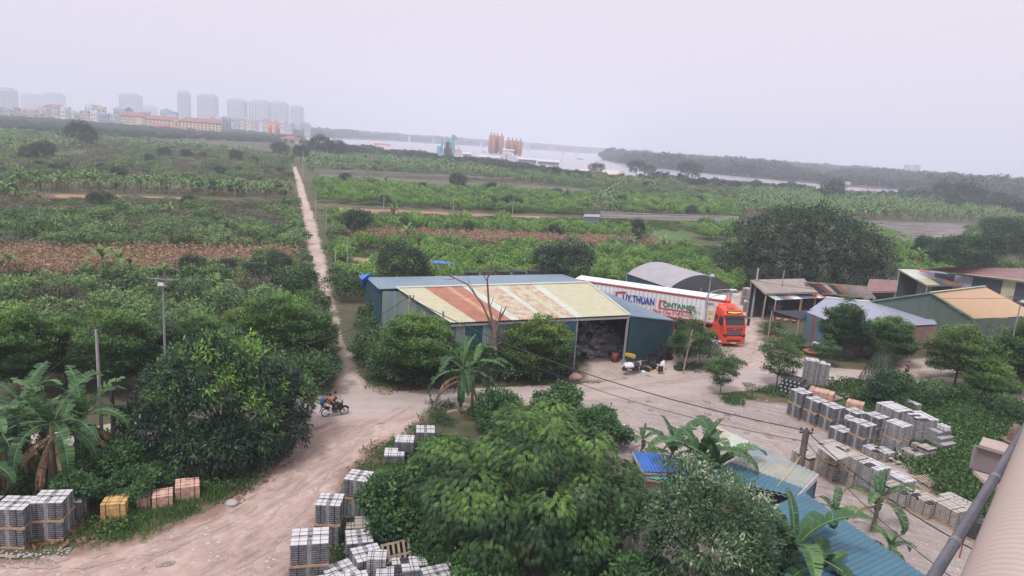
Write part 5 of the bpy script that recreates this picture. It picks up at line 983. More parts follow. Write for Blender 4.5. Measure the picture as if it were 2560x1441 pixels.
def load_meshes(key, w, d, n, lh, style, seed):
    random.seed(seed); b = MB(); z = .12; H_ = n*lh; cut = random.random() < .35
    core = MB(); core.box(-w/2+.03, w/2-.03, -d/2+.03, d/2-.03, z, z+H_-.03)
    if style == 'pin':   # four quadrants round a hole, end-on courses between them
        g = .085
        quads_ = [(-w/2, -g, -d/2, -g), (g, w/2, -d/2, -g), (-w/2, -g, g, d/2), (g, w/2, g, d/2)]
        for l in range(n):
            for qi, (x0, x1, y0, y1) in enumerate(quads_):
                if l == n-1 and cut and qi == 3: continue
                j = .012; b.box(x0+random.uniform(0, j), x1-random.uniform(0, j), y0+random.uniform(0, j), y1-random.uniform(0, j), z+l*lh+(.042 if l < n-1 else .03), z+(l+1)*lh-.004, 0)
        for (x0, x1, y0, y1) in quads_: b.box(x0+.014, x1-.014, y0+.014, y1-.014, z+H_-.004-(lh if cut and x0 > 0 and y0 > 0 else 0), z+H_+.004-(lh if cut and x0 > 0 and y0 > 0 else 0), 2)
        m_ = 4
        for s in (-1, 1):
            for q in range(m_):
                x = -g+2*g*(q+.5)/m_; b.box(x-.015, x+.015, s*d/2-.02 if s > 0 else -d/2, s*d/2 if s > 0 else -d/2+.02, z, z+H_-.01, 1)
                b.box(s*w/2-.02 if s > 0 else -w/2, s*w/2 if s > 0 else -w/2+.02, x-.015, x+.015, z, z+H_-.01, 1)
        for q in range(3): x = -g+2*g*(q+.5)/3; b.box(x-.018, x+.018, -d/2+.03, -g, z+H_-.08, z+H_-.008, 1); b.box(x-.018, x+.018, g, d/2-.03, z+H_-.08, z+H_-.008, 1)
        for s in (-1, 1): b.box(*((-w/2+.03, -g) if s < 0 else (g, w/2-.03)), -.06, .06, z+H_-.07, z+H_-.012, 1)
    else:
        nx, ny = (3, 2) if style == 'slab' else (5, 2)
        for l in range(n):
            for i in range(nx):
                for q in range(ny):
                    if l >= n-2 and random.random() < .12: continue
                    j = .012; x0, x1 = -w/2+w*i/nx, -w/2+w*(i+1)/nx; y0, y1 = -d/2+d*q/ny, -d/2+d*(q+1)/ny
                    b.box(x0+.006+random.uniform(0, j), x1-.006-random.uniform(0, j), y0+.006+random.uniform(0, j), y1-.006-random.uniform(0, j), z+l*lh+.034, z+(l+1)*lh-.004, 2 if l == n-1 and key in ('grey', 'pale') else 0)
    st = MB(); e_ = .008
    for fx in (-.28, .28): x = fx*w; st.box(x-.012, x+.012, -d/2-e_, d/2+e_, z+H_-.004, z+H_+.006); st.box(x-.012, x+.012, -d/2-e_, -d/2-.001, z, z+H_); st.box(x-.012, x+.012, d/2+.001, d/2+e_, z, z+H_)
    for fy in (-.28, .28): y = fy*d; st.box(-w/2-e_, w/2+e_, y-.012, y+.012, z+H_-.002, z+H_+.008); st.box(-w/2-e_, -w/2-.001, y-.012, y+.012, z, z+H_); st.box(w/2+.001, w/2+e_, y-.012, y+.012, z, z+H_)
    return b.mesh('blocks', [CB[key], CB['pale'] if key == 'grey' else CB[key], TOPM if key in ('grey', 'pale') else CB[key]]), core.mesh('core', GAP_SHADE if key in ('grey', 'pale', 'black', 'beige') else CB[key]), st.mesh('strap', STRAP), pallet_mb(w+.04, d+.04).mesh('pallet', PALW), z+H_
LM = {}
def load(px, py, lab, key='grey', n=8, style='pin', rz=0., w=1.16, d=1.12, levels=1, lh=.1, shift=.55, labs=None, grp=None, v=0, name='block_load', at=None):
    rz += random.uniform(-.07, .07)
    k = (key, n, style, w, d, lh, v % 3)
    if k not in LM: LM[k] = load_meshes(key, w, d, n, lh, style, hash(k[2]+key) % 1000+v)
    bl, co, st, pa, H_ = LM[k]; g0 = at or P(px, py); dirv = Vector((g0.x, g0.y, 0)).normalized(); z = 0
    for l in range(levels):
        t = thing(name, (labs[l] if labs else lab), 'block stack', (g0.x+dirv.x*shift+l*.03, g0.y+dirv.y*shift, z+.02), rz+l*.04, grp)
        obj('blocks', bl, t); obj('core', co, t); obj('strap', st, t); obj('pallet', pa, t); z += H_
    return t
def two(a): return ['bottom '+a, 'top '+a]
load(45, 1370, '', levels=2, rz=R(4), n=8, labs=two('grey block load of the leftmost double stack'), w=1.3, d=1.2)
load(135, 1352, '', levels=2, rz=R(8), n=8, labs=two('grey block load of the double stack second from the left'), w=1.3, d=1.2, v=1)
load(182, 1318, 'grey block load half behind the left double stacks', n=9, rz=R(20), shift=.9); load(-35, 1350, 'grey block load cut by the left edge behind the leftmost stack', n=12, rz=R(5), shift=1.0)
load(292, 1308, 'yellow block load in the grass beside the left grey stacks', 'yellow', 8, 'slab', R(18), 1.05, 1.0)
load(362, 1282, 'small broken pink block load nearest the yellow one', 'pink', 5, 'slab', R(20), .6, .8, name='pink_blocks'); load(408, 1280, 'pink block load in the middle of the grassy verge', 'pink', 6, 'slab', R(22), .9, .9, v=1); load(470, 1258, 'pink block load at the right end of the grassy verge', 'pink', 7, 'pin', R(22), 1.1, 1.0)
load(893, 1298, '', levels=2, rz=R(-12), n=9, labs=two('grey block load of the tall double stack half behind the small tree'), shift=.5)
load(822, 1368, '', levels=2, rz=R(2), n=9, labs=two('grey block load of the double stack standing alone beside the track'), w=1.1)
load(772, 1472, '', levels=2, rz=R(12), n=9, labs=two('grey block load of the widest double stack at the track edge by the bottom'), w=1.5, d=1.25, v=2)
load(895, 1368, 'beige slab load behind the grey ones in the centre cluster', 'beige', 8, 'slab', R(15), 1.15, 1.0)
load(896, 1412, 'grey block load with uneven top just below the beige one', n=9, rz=R(18), v=1); load(916, 1462, 'grey block load in the middle of the centre cluster', n=10, rz=R(32), w=1.2); load(850, 1492, 'grey block load with a round lid mark turned cornerwise at the bottom', n=7, rz=R(38), w=1.25, d=1.2, v=2)
load(940, 1478, 'tall pale slab stack in the centre cluster', 'pale', 12, 'slab', R(8), .8, .7, v=1); load(960, 1500, 'low pale slab stack right of the tall pale one', 'pale', 8, 'slab', R(8), .75, .65, v=2)
load(1010, 1478, 'grey strapped block load above the bottom edge right of the wooden pallet', n=7, rz=R(20), v=1, w=1.1, d=1.0, style='slab', lh=.11); load(1045, 1466, 'small grey block load attached behind the strapped one at the bottom', n=7, rz=R(10), w=.7, d=.6, style='slab')
load(790, 1530, 'grey block load mostly below the bottom edge at the left of the cluster', n=7, rz=R(20)); load(885, 1525, 'grey block load at the bottom edge in the middle of the cluster', n=8, rz=R(28), v=1); load(1090, 1505, 'grey block load at the bottom edge right of the strapped one', n=8, rz=R(30), v=2); load(1165, 1500, 'rightmost grey block load at the bottom edge', n=10, rz=R(35), v=0, w=1.3, d=1.2)
load(985, 1165, 'grey block load with four pale top slabs beside the track bend', n=4, rz=R(6), style='slab', w=1.15, d=1.0, lh=.12); load(1010, 1150, 'taller grey block load directly behind the one with four top slabs', n=8, rz=R(6), style='slab', w=1.1, d=1.0, shift=.9); load(1062, 1110, 'grey block load partly under the feathery tree near the road', n=6, rz=R(10), v=1)
# right yard
pa_, pb_ = P(1976, 1041), P(2157, 1132); RZ = math.atan2(pb_.y-pa_.y, pb_.x-pa_.x)
load(1992, 1049, '', levels=2, rz=RZ, n=9, labs=two('load of the first double grey stack on the gravel, nearest the black pile'))
load(2031, 1065, '', levels=2, rz=RZ, n=8, v=1, labs=two('load of the second double stack of grey blocks along the gravel yard'))
load(2072, 1082, '', levels=2, rz=RZ, n=8, v=2, labs=two('load of the third double stack of grey blocks along the gravel yard'))
load(2098, 1111, 'single low grey block load at the front of the gravel yard row', rz=RZ, n=8); load(2146, 1129, '', levels=2, rz=RZ, n=8, v=1, labs=two('load of the fourth double stack of grey blocks along the gravel yard'))
load(2120, 1083, 'grey block load hidden behind the single low one', rz=RZ, n=8, v=2); load(2132, 1068, 'grey block load behind the third double stack', rz=RZ, n=8, shift=1.0); load(2180, 1100, '', rz=RZ, levels=2, n=7, v=2, labs=two('grey block load behind the fourth double stack'))
load(2225, 1078, 'big pale grey slab stack in the middle of the block yard', 'pale', 16, 'brick', RZ, 1.9, 1.5); load(2288, 1110, 'big leaning pale grey slab stack right of the middle one', 'pale', 18, 'brick', RZ-.15, 1.7, 1.5, v=1); load(2262, 1040, 'low spread of pale slabs behind the two big slab stacks', 'pale', 9, 'slab', RZ, 1.6, 1.1, v=2)
load(2232, 1136, 'pale strapped block load in front of the big slab stacks', 'pale', 9, 'slab', RZ, 1.25, 1.1, levels=2, labs=['lower block load under the pale strapped one in front of the big slab stacks', 'pale strapped block load on top in front of the big slab stacks']); load(2180, 1150, 'low grey block load at the weedy end of the gravel row', 'pale', 5, 'slab', RZ, 1.1, .9); load(2205, 1155, 'second low grey block load beside it at the weedy end', 'pale', 5, 'slab', RZ, .95, .9, v=1)
load(2303, 1150, 'grey block load in the weeds before the honeycomb blocks', 'beige', 7, 'slab', RZ, 1.2, .9); load(2275, 1158, 'smaller beige topped load in the weeds left of the honeycomb blocks', 'beige', 5, 'slab', RZ, 1.2, .8, v=1)
load(2020, 966, 'tall pale block load at the road edge, left one of the pair', 'pale', 22, 'slab', R(-18), 1.05, 1.05, shift=.2); load(2048, 968, 'tall pale block load at the road edge, right one of the pair', 'pale', 20, 'slab', R(-18), 1.1, 1.0, v=1, shift=.2)
load(2050, 1004, 'sandy coloured low block heap behind the first double stack', 'pink', 7, 'brick', R(-30), 1.9, 1.2, lh=.09); load(2134, 1036, 'wrapped pinkish block load among the weeds', 'pink', 7, 'slab', R(-30), 1.2, 1.0, v=2)
# second row
load(2010, 1172, 'single pale topped load behind the wooden pole', 'beige', 7, 'slab', RZ, 1.35, 1.1); load(2070, 1199, '', 'beige', 9, 'slab', RZ, 1.35, 1.15, levels=2, v=1, labs=['bottom load of the double stack covered by a grey board', 'top load of the double stack covered by a grey board'])
load(2115, 1215, '', 'beige', 8, 'slab', RZ, 1.4, 1.15, levels=2, v=2, labs=['bottom load of the tall stack right of the board covered one', 'top load of the tall stack right of the board covered one'])
load(2170, 1238, 'large pale grey load behind the bright upright banana leaf', 'pale', 16, 'slab', RZ, 1.4, 1.2); load(2245, 1224, 'low load with white top slabs behind the banana leaves', 'pale', 5, 'slab', RZ, 1.4, 1.0, v=1); load(2236, 1264, 'load of beige tiles nearest the banana plants', 'beige', 8, 'brick', RZ, 1.5, 1.0, v=2)
load(2303, 1290, 'middle one of the beige tile loads along the gravel track', 'beige', 8, 'brick', RZ, 1.45, 1.1); load(2366, 1315, 'rightmost one of the beige tile loads along the gravel track', 'beige', 9, 'brick', RZ, 1.5, 1.15, v=1)
load(2440, 1362, 'black crate load with white tops beside the corrugated pipe', 'black', 10, 'slab', RZ, .9, .9)
b = MB()
for k in range(6): M_ = Matrix.Translation((k*.27-.7, 0, 0)); b.box(-.12, .12, -.5, .5, .1, .5, 0, M_)
kb = b.build('kerb_stones', CONC); kb.location = P(2392, 1270); kb.rotation_euler = (0, 0, RZ); tag(kb, 'row of six concrete kerb stones behind the rightmost beige tiles', 'kerb stones')
# black hollow beams pile
t = thing('black_block_pile', 'pile of black hollow concrete beams beside the leaning young tree', 'block pile', P(1985, 990), R(-38))
for r in range(5):
    b = MB(); e2 = MB()
    for k in range(6-(r > 3)): 
        x = -.9+k*.33+(r % 2)*.08; b.box(x-.14, x+.14, -.75, .75, r*.3, r*.3+.27, 0, j=.015)
        e2.lathe([(.03, 0), (.07, 0), (.07, .02), (.03, .02)], 8, 0, Matrix.Translation((x, -.77, r*.3+.14))@Matrix.Rotation(R(90), 4, 'X'))
    b.build('beam', CB['black'], t); e2.build('hole_rim', WH, t)
# honeycomb blocks
t = thing('breeze_block_pile', 'pile of grey honeycomb ventilation blocks with small white discs on top', 'block pile', P(2345, 1122), RZ)
for r in range(4):
    b = MB(); w_ = 5-r
    for k in range(w_*2):
        for q in (0, 1): x = -.9+r*.12+k*.19; b.lathe([(.06, -.7), (.088, -.7), (.088, .7), (.06, .7), (.06, -.7)], 8, 0, Matrix.Translation((x+q*.09, 0, r*.34+.1+q*.16))@Matrix.Rotation(R(90), 4, 'X'))
    b.build('honeycomb_row', CB['pale'], t)
for k in range(6):
    b = MB()
    for l in range(5): b.lathe([(.0, l*.06), (.11, l*.06), (.11, l*.06+.045), (.0, l*.06+.045)], 10)
    o = b.build('disc_stack', WH, t); o.location = (-.2+(k % 3)*.25, (k//3)*.3-.1, 1.45)
# rubble of white slabs
b = MB()
for k in range(46): b.cbox((random.uniform(-1, 1), random.uniform(-.5, .5), random.uniform(.03, .35)), (random.uniform(.15, .35), random.uniform(.12, .25), .06), 0, Matrix.Rotation(random.uniform(-.6, .6), 4, 'X')@Matrix.Rotation(random.uniform(0, 3), 4, 'Z'))
o = b.build('slab_rubble', CB['beige']); o.location = P(2245, 1152); kind(o, 'stuff')
# covering board, board pile, loose wooden pallets
b = MB(); b.add([(-.8, -.5, .08), (.8, -.6, -.12), (.9, .5, .1), (-.7, .6, .02), (-.8, -.5, .1), (.8, -.6, -.1), (.9, .5, .12), (-.7, .6, .04)], [(0, 3, 2, 1), (4, 5, 6, 7), (0, 1, 5, 4), (1, 2, 6, 5), (2, 3, 7, 6), (3, 0, 4, 7)]); o = b.build('cover_board', CONC); p = P(2082, 1130, 2.25); o.location = (p.x, p.y, 2.26); o.rotation_euler = (0, 0, RZ); tag(o, 'warped grey board lying on top of a double block stack', 'board')
t = thing('board_pile', 'pile of warped grey boards beside the small broad leafed tree', 'board pile', P(1035, 1275), R(15))
for k in range(16):
    b = MB(); z = k*.055+.05; up_ = .16 if k > 13 else 0
    n_ = 6; vs = [(-.8+1.6*i/n_, y, z+up_*math.sin(i/n_*3.1)+.02*s) for s in (0, 1) for y in (-.55, .55) for i in range(n_+1)]; m1 = n_+1
    fs = [(i, i+1, m1+i+1, m1+i) for i in range(n_)]+[(2*m1+i, 3*m1+i, 3*m1+i+1, 2*m1+i+1) for i in range(n_)]+[(i, 2*m1+i, 2*m1+i+1, i+1) for i in range(n_)]+[(m1+i, m1+i+1, 3*m1+i+1, 3*m1+i) for i in range(n_)]
    b.add(vs, fs); o = b.build('board', mat('board_grey', (.34, .31, .31), .9, .2, 4), t); o.rotation_euler = (0, 0, random.uniform(-.12, .12)+(.25 if k == 15 else 0))
for k, (px, py, tilt, rz, lab) in enumerate([(990, 1408, 1.0, .5, 'wooden pallet leaning steeply behind the centre block cluster'), (982, 1450, .35, -.6, 'wooden pallet standing on edge beside the pale slab stacks'), (1142, 1405, .5, .9, 'wooden pallet half sunk in weeds right of the leaning one'), (1225, 1455, .3, .3, 'wooden pallet at the bottom edge right of the block loads'), (1003, 1215, .1, .1, 'pallet lying in the weeds beside the grey board pile'), (2080, 995, .05, .6, 'flat pallet in the weeds left of the cone shaped tree'), (2115, 988, .05, .4, 'second flat pallet in the weeds by the dry brush'), (2320, 1205, .05, .4, 'small flat pallet among the weeds behind the beige tiles'), (2390, 1190, .05, .1, 'few loose boards lying in the weeds near the bracket')]):
    o = pallet_mb(1.3, 1.15).build('wooden_pallet', WOOD if k != 1 else PALW); o.location = P(px, py, .1)+Vector((0, 0, .45*math.sin(tilt))); o.rotation_euler = (tilt, 0, rz); tag(o, lab, 'pallet')
# loads stacked in the rear yard behind the truck
for k, (px, py, n_, lv) in enumerate([(1868, 782, 12, 1), (1893, 792, 9, 2), (1914, 792, 12, 1), (1938, 795, 13, 1), (1908, 772, 9, 2), (1886, 768, 9, 2), (1930, 775, 12, 1), (1862, 765, 10, 2), (1722, 848, 8, 1), (1785, 878, 7, 1)]):
    lab = ('pale block load in the rear yard, %s' % ['directly right of the cab top', 'second right of the cab', 'third right of the cab', 'in front under the striped lean-to', 'behind in the middle', 'behind at the left', 'behind at the right', 'farthest left under the canopy end', '', ''][k]) if k < 8 else ['grey block load under the trailer seen past the warehouse corner', 'low white slab load behind the lamp beside the cab wheel'][k-8]
    load(px, py, lab, 'pale', n_, 'slab', R(-15), 1.15, 1.05, v=k, levels=lv, labs=[lab, lab.replace('pale block load', 'upper pale block load')] if lv == 2 else None)
for k, (px, py) in enumerate([(1468, 1075), (1500, 1082), (1535, 1090)]): load(px, py, ['left', 'middle', 'right'][k]+' one of the low white wrapped loads behind the feathery tree', 'pale', 4, 'slab', R(-20), 1.2, 1.0, v=k)
for k in range(7): load(0, 0, 'dark grey block load in the row behind the warehouse roof, number %s from the left' % ['one', 'two', 'three', 'four', 'five', 'six', 'seven'][k], 'black', 12, 'slab', R(10), 1.5, 1.1, v=k, at=Vector((-5.0+k*1.9, 83.0+k*1.0, 0)), levels=2, labs=['lower dark block load behind the warehouse roof, %s in the row' % ['first', 'second', 'third', 'fourth', 'fifth', 'sixth', 'seventh'][k], 'upper dark block load behind the warehouse roof, %s in the row' % ['first', 'second', 'third', 'fourth', 'fifth', 'sixth', 'seventh'][k]])
# stones, disc
b = MB(); b.lathe([(.0, -.08), (.62, -.08), (.66, 0), (.62, .08), (.0, .08)], 22); o = b.build('stone_disc', CONC); o.location = P(362, 1200, .55); o.rotation_euler = (R(55), 0, R(-20)); tag(o, 'round grey stone disc leaning in the shrubs', 'stone disc')
for k, (px, py, s, l) in enumerate([(500, 1195, .35, 'grey boulder under the big rounded tree, the larger'), (512, 1212, .3, 'grey boulder beside a larger one at the track rim'), (580, 1262, .28, 'pale rock lying on the dirt track'), (585, 1215, .16, 'small round grey stone at the track rim'), (545, 1180, .2, 'small stone under the big rounded tree')]):
    lump('rock', px, py, (s*1.3, s, s*.8), CONC, l, 'rock')
for k, (px, py, ln, rz) in enumerate([(530, 1168, 1.6, .2), (562, 1160, .9, -1.0), (590, 1152, .8, -.9), (545, 1195, 1.2, .5)]):
    b = MB(); b.cbox((0, 0, .1), (ln, .3, .12), j=.02); o = b.build('concrete_slab', CONC); o.location = P(px, py); o.rotation_euler = (.1, .1, rz); tag(o, ['longest broken concrete slab under the rounded tree', 'short slanted slab under the rounded tree, left one', 'short slanted slab under the rounded tree, right one', 'flat slab nearest the boulders at the track rim'][k], 'slab')
# pebbles and chips on the tracks
def chips(name, polys, n, m, s=(.03, .09)):
    b = MB(); k = 0
    wp = [[tuple(P(*q)[:2]) for q in pl] for pl in polys]
    while k < n:
        pl = random.choice(wp); xs = [q[0] for q in pl]; ys = [q[1] for q in pl]; x, y = random.uniform(min(xs), max(xs)), random.uniform(min(ys), max(ys))
        if not inside(np.array([x]), np.array([y]), pl)[0]: continue
        r = random.uniform(*s)*(2 if random.random() < .08 else 1); a = random.random()*3
        vs = [(x+r*math.cos(a+q*1.57)*random.uniform(.7, 1.2), y+r*math.sin(a+q*1.57)*random.uniform(.7, 1.2), .02) for q in range(4)]+[(x, y, .02+r*.7)]
        b.add(vs, [(0, 1, 4), (1, 2, 4), (2, 3, 4), (3, 0, 4)]); k += 1
    kind(b.build(name, m), 'stuff')
chips('gravel', [[(1480, 1000), (1770, 985), (1990, 1010), (2060, 1060), (2000, 1130), (1800, 1080), (1600, 1060)], [(2140, 1250), (2250, 1270), (2480, 1380), (2400, 1441), (2200, 1330)], [(1440, 930), (1700, 935), (1690, 945), (1450, 960)]], 2200, CONC, (.02, .06))
chips('track_stones', [[(560, 1260), (660, 1190), (740, 1070), (900, 1060), (960, 1110), (800, 1250), (700, 1441), (300, 1441), (0, 1441), (0, 1390), (400, 1340)], [(620, 1180), (700, 1100), (760, 1090), (720, 1140), (650, 1190)]], 700, CONC, (.015, .045))
chips('chippings', [[(-50, 1370), (60, 1380), (180, 1370), (160, 1410), (0, 1425)], [(700, 1090), (780, 1075), (740, 1120), (690, 1130)], [(870, 840), (910, 850), (915, 900), (880, 900)]], 400, CONC, (.03, .08))
# ------------------------------------------------------------------ articulated lorry
RED = mat('truck_red', (.60, .05, .02), .4, .04, 1, spec=.5); WHT = mat('container_white', (.66, .65, .67), .5, .05, .8); DRED = mat('container_red', (.42, .035, .03), .5, .1, 1); GLS = mat('dark_glass', (.02, .03, .03), .12, .05, 2); BLKP = mat('black_plastic', (.018, .018, .02), .45, .1, 3); SILV = mat('silver', (.5, .5, .52), .35, .1, 3, metal=.6); TYRE = mat('tyre_rubber', (.018, .018, .02), .85, .2, 6); DUST = mat('dusty_frame', (.12, .10, .09), .8, .2, 3)
NAVY = mat('paint_navy', (.02, .06, .36), .5, .05, 2); LGRN = mat('paint_green', (.01, .16, .09), .5, .05, 2); LRED = mat('paint_red', (.55, .03, .03), .5, .05, 2); LYEL = mat('paint_yellow', (.72, .50, .05), .5, .05, 2)
def wheel(par, loc, r, w, rim=SILV, nm='wheel', ax='Y'):
    b = MB(); M_ = Matrix.Rotation(R(90), 4, 'X'); b.lathe([(r*.6, -w/2), (r*.92, -w/2), (r, -w*.35), (r, w*.35), (r*.92, w/2), (r*.6, w/2)], 24, 0, M_); o = b.build(nm, TYRE, par, loc)
    b = MB(); b.lathe([(.02, -w*.3), (r*.3, -w*.34), (r*.34, -w*.18), (r*.56, -w*.2), (r*.61, -w*.46), (r*.61, w*.46), (r*.56, w*.2), (r*.3, w*.3), (.02, w*.3)], 18, 0, M_); b.build('rim', rim, o); return o
def txt(s, size, m, par, loc, rot, off=.0, ext=.004, align='LEFT', shear=0, xs=None):
    c = bpy.data.curves.new('lettering', 'FONT'); c.body = s; c.size = size; c.extrude = ext; c.offset = off; c.align_x = align; c.shear = shear
    o = bpy.data.objects.new('lettering', c); COL.objects.link(o); c.materials.append(m); dg_ = bpy.context.evaluated_depsgraph_get(); me = bpy.data.meshes.new_from_object(o.evaluated_get(dg_)); bpy.data.objects.remove(o); wd = max(v.co.x for v in me.vertices)-min(v.co.x for v in me.vertices)
    o = obj('lettering', me, par, loc); o.rotation_euler = rot; o.scale = ((xs/wd) if xs else 1, 1, 1); return o
kp = Vector((21.2, 72.1, 0)); h_ = R(-77)
# tractor: local +x forward, origin on the ground below the kingpin
tr = thing('lorry_tractor', 'bright red lorry tractor unit with black grille turning onto the road', 'lorry', kp, h_)
b = MB(); prof = [(2.75, .95), (5.0, .95), (5.12, 1.25), (5.12, 2.2), (4.98, 2.55), (4.72, 3.22), (4.35, 3.62), (3.2, 3.78), (2.75, 3.7)]
yw = [1.19]*9; pts = []
for s in (-1, 1): pts.append([Vector((x, s*(1.22 if z < 3.2 else 1.12 if z < 3.6 else 1.0), z)) for x, z in prof])
n = len(prof); b.add(pts[0]+pts[1], [tuple(range(n)), tuple(range(n, 2*n))[::-1]]+[(i, i+n, (i+1) % n+n, (i+1) % n) for i in range(n)])
cab = b.build('cab', RED, tr); bv = cab.modifiers.new('b', 'BEVEL'); bv.width = .09; bv.segments = 3; bv.limit_method = 'ANGLE'
b = MB(); b.prism([(5.08, -1.03, 2.26), (5.08, 1.03, 2.26), (4.80, .98, 3.04), (4.80, -.98, 3.04)], (.05, 0, .02)); b.build('windscreen', GLS, tr)
b = MB(); b.prism([(4.80, -1.15, 3.06), (4.80, 1.15, 3.06), (4.72, 1.15, 3.2), (4.72, -1.15, 3.2)], (.28, 0, -.02)); b.build('sun_visor', BLKP, tr)
b = MB(); b.prism([(4.62, -.8, 3.3), (4.62, .8, 3.3), (4.44, .74, 3.58), (4.44, -.74, 3.58)], (.06, 0, .04)); o = b.build('name_board', BLKP, tr)
b = MB()
for k in range(-6, 7): b.prism([(4.70, k*.11-.05, 3.36+.012*abs(k)), (4.70, k*.11+.05, 3.36+.012*abs(k)), (4.60, k*.11+.05, 3.52), (4.60, k*.11-.05, 3.52)], (.01, 0, .01))
b.build('winged_emblem', LYEL, tr)
b = MB()
for z0, z1, w_ in ((1.72, 2.02, .82), (1.22, 1.58, .78)):
    b.box(5.10, 5.16, -w_, w_, z0, z1)
b.build('grille', BLKP, tr)
b = MB(); 
for z in (1.8, 1.88, 1.96, 1.32, 1.42, 1.52): b.box(5.155, 5.17, -.74, .74, z, z+.02)
b.box(5.16, 5.18, -.08, .08, 1.83, 1.93); b.build('grille_bar', SILV, tr)
b = MB(); b.box(4.35, 5.22, -1.24, 1.24, .38, 1.12); o = b.build('bumper', RED, tr); bv = o.modifiers.new('b', 'BEVEL'); bv.width = .08; bv.segments = 2
b = MB(); b.box(5.2, 5.235, -.75, .75, .62, .82); b.build('bumper_slot', BLKP, tr)
for s in (-1, 1):
    b = MB(); b.prism([(5.15, s*.82, 1.05), (5.15, s*1.2, 1.12), (5.15, s*1.2, 1.4), (5.15, s*.86, 1.3)], (.09, 0, 0)); b.build('headlight', GLS, tr)
    b = MB(); b.bar((4.75, s*1.2, 2.9), (4.95, s*1.5, 2.92), .05); b.cbox((4.95, s*1.5, 2.6), (.12, .24, .75)); b.build('mirror', BLKP, tr)
    b = MB(); b.prism([(4.0, s*1.225, 2.25), (4.85, s*1.225, 2.25), (4.62, s*1.2, 3.0), (4.1, s*1.2, 3.0)], (0, s*.02, 0)); b.build('side_window', GLS, tr)
    b = MB(); b.prism([(3.2, s*1.225, 2.45), (3.6, s*1.225, 2.45), (3.6, s*1.2, 2.95), (3.2, s*1.2, 2.95)], (0, s*.02, 0)); b.build('sleeper_window', GLS, tr)
    b = MB(); b.box(3.1, 4.9, s*1.235-.01, s*1.235+.01, 1.95, 2.0); b.build('door_stripe', SILV, tr)
    b = MB(); b.box(1.0, 2.75, s*1.2-.05, s*1.2+.05, .45, 1.05); b.build('side_skirt', RED, tr)
    b = MB(); b.prism([(1.1, s*1.262, .9), (2.6, s*1.262, .85), (2.6, s*1.262, .8), (1.1, s*1.262, .84)], (0, s*.01, 0)); b.build('skirt_stripe', LYEL, tr)
    wheel(tr, (3.65, s*1.05, .52), .52, .32)
    for x in (.35, -1.0): wheel(tr, (x, s*.95, .52), .52, .55)
    b = MB(); b.tube([(3.65+.62*math.cos(a_), s*1.15, .52+.64*math.sin(a_)) for a_ in [math.pi*q/10 for q in range(11)]], .07, 6); b.build('wheel_arch', BLKP, tr)
b = MB(); b.box(-1.7, 4.6, -.45, .45, .75, 1.0); b.box(2.0, 2.7, -1.1, 1.1, .5, 1.1); b.build('chassis', DUST, tr)
b = MB(); b.prism([(4.1, -.35, 3.66), (4.1, .35, 3.66), (3.6, .35, 3.82), (3.6, -.35, 3.82)], (0, 0, .08)); b.build('roof_vent', DRED, tr)
b = MB(); b.prism([(3.25, -.95, 3.74), (3.25, .95, 3.74), (2.8, .95, 3.95), (2.8, -.95, 3.95)], (-.06, 0, .0)); b.build('air_deflector', RED, tr)
b = MB(); b.box(5.225, 5.245, -.26, .26, .42, .54); b.build('number_plate', LYEL, tr)
# trailer: origin at the near front lower corner side; +x forward
ta = math.atan2(-5.77, 15.07); fw_ = Vector((math.cos(ta), math.sin(ta), 0)); sd = Vector((-math.sin(ta), math.cos(ta), 0)); F0 = Vector((21.97, 70.42, 0)); LT_ = 16.1
tl = thing('container_trailer', 'long white refrigerated container trailer with blue and red lettering behind the red cab', 'container trailer', F0-fw_*LT_, ta)
b = MB(); corr(b, (0, 0, 3.95), (LT_, 0, 3.95), (LT_, 0, 1.5), (0, 0, 1.5), [(1, 0)], .42, .035, True); corr(b, (0, 2.5, 3.95), (LT_, 2.5, 3.95), (LT_, 2.5, 1.5), (0, 2.5, 1.5), [(1, 0)], .42, .035, True)
b.box(0, .04, 0, 2.5, 1.5, 3.95); b.box(LT_-.04, LT_, 0, 2.5, 1.5, 3.95); b.build('container_body', WHT, tl)
b = MB()
for k in range(34): b.box(.3+k*.465, .325+k*.465, -.044, -.03, 1.5, 3.86)
b.build('panel_seam', mat('seam_grey', (.30, .30, .32), .7, .2, 2), tl)
b = MB(); b.box(-.02, LT_+.02, -.03, 2.53, 4.04, 4.1); 
for k in range(26): b.box(.3+k*.62, .36+k*.62, .02, 2.48, 4.1, 4.125)
b.build('container_roof', WHT, tl)
b = MB()
for y in (-.05, 2.45): b.box(-.03, LT_+.03, y, y+.1, 3.86, 4.035); b.box(-.03, LT_+.03, y, y+.1, 1.3, 1.5)
for x in (-.05, LT_-.05): b.box(x, x+.1, -.06, .06, 1.3, 4.04); b.box(x, x+.1, 2.44, 2.56, 1.3, 4.04)
b.build('container_frame', DRED, tl)
b = MB(); b.box(LT_+.06, LT_+.5, .3, 2.2, 2.5, 4.0); o = b.build('cooling_unit', RED, tl); b = MB(); b.box(LT_+.5, LT_+.53, .5, 2.0, 3.0, 3.8); b.build('cooling_grille', BLKP, tl)
b = MB(); b.box(.3, LT_-.3, .7, .95, 1.0, 1.3); b.box(.3, LT_-.3, 1.55, 1.8, 1.0, 1.3)
for x in (11.2,): b.box(x, x+.14, .3, .45, .1, 1.1); b.box(x, x+.14, 2.0, 2.15, .1, 1.1)
b.build('trailer_frame', DRED, tl)
for x in (1.6, 2.9, 4.2):
    for y in (.3, 2.2): wheel(tl, (x, y, .52), .52, .5)
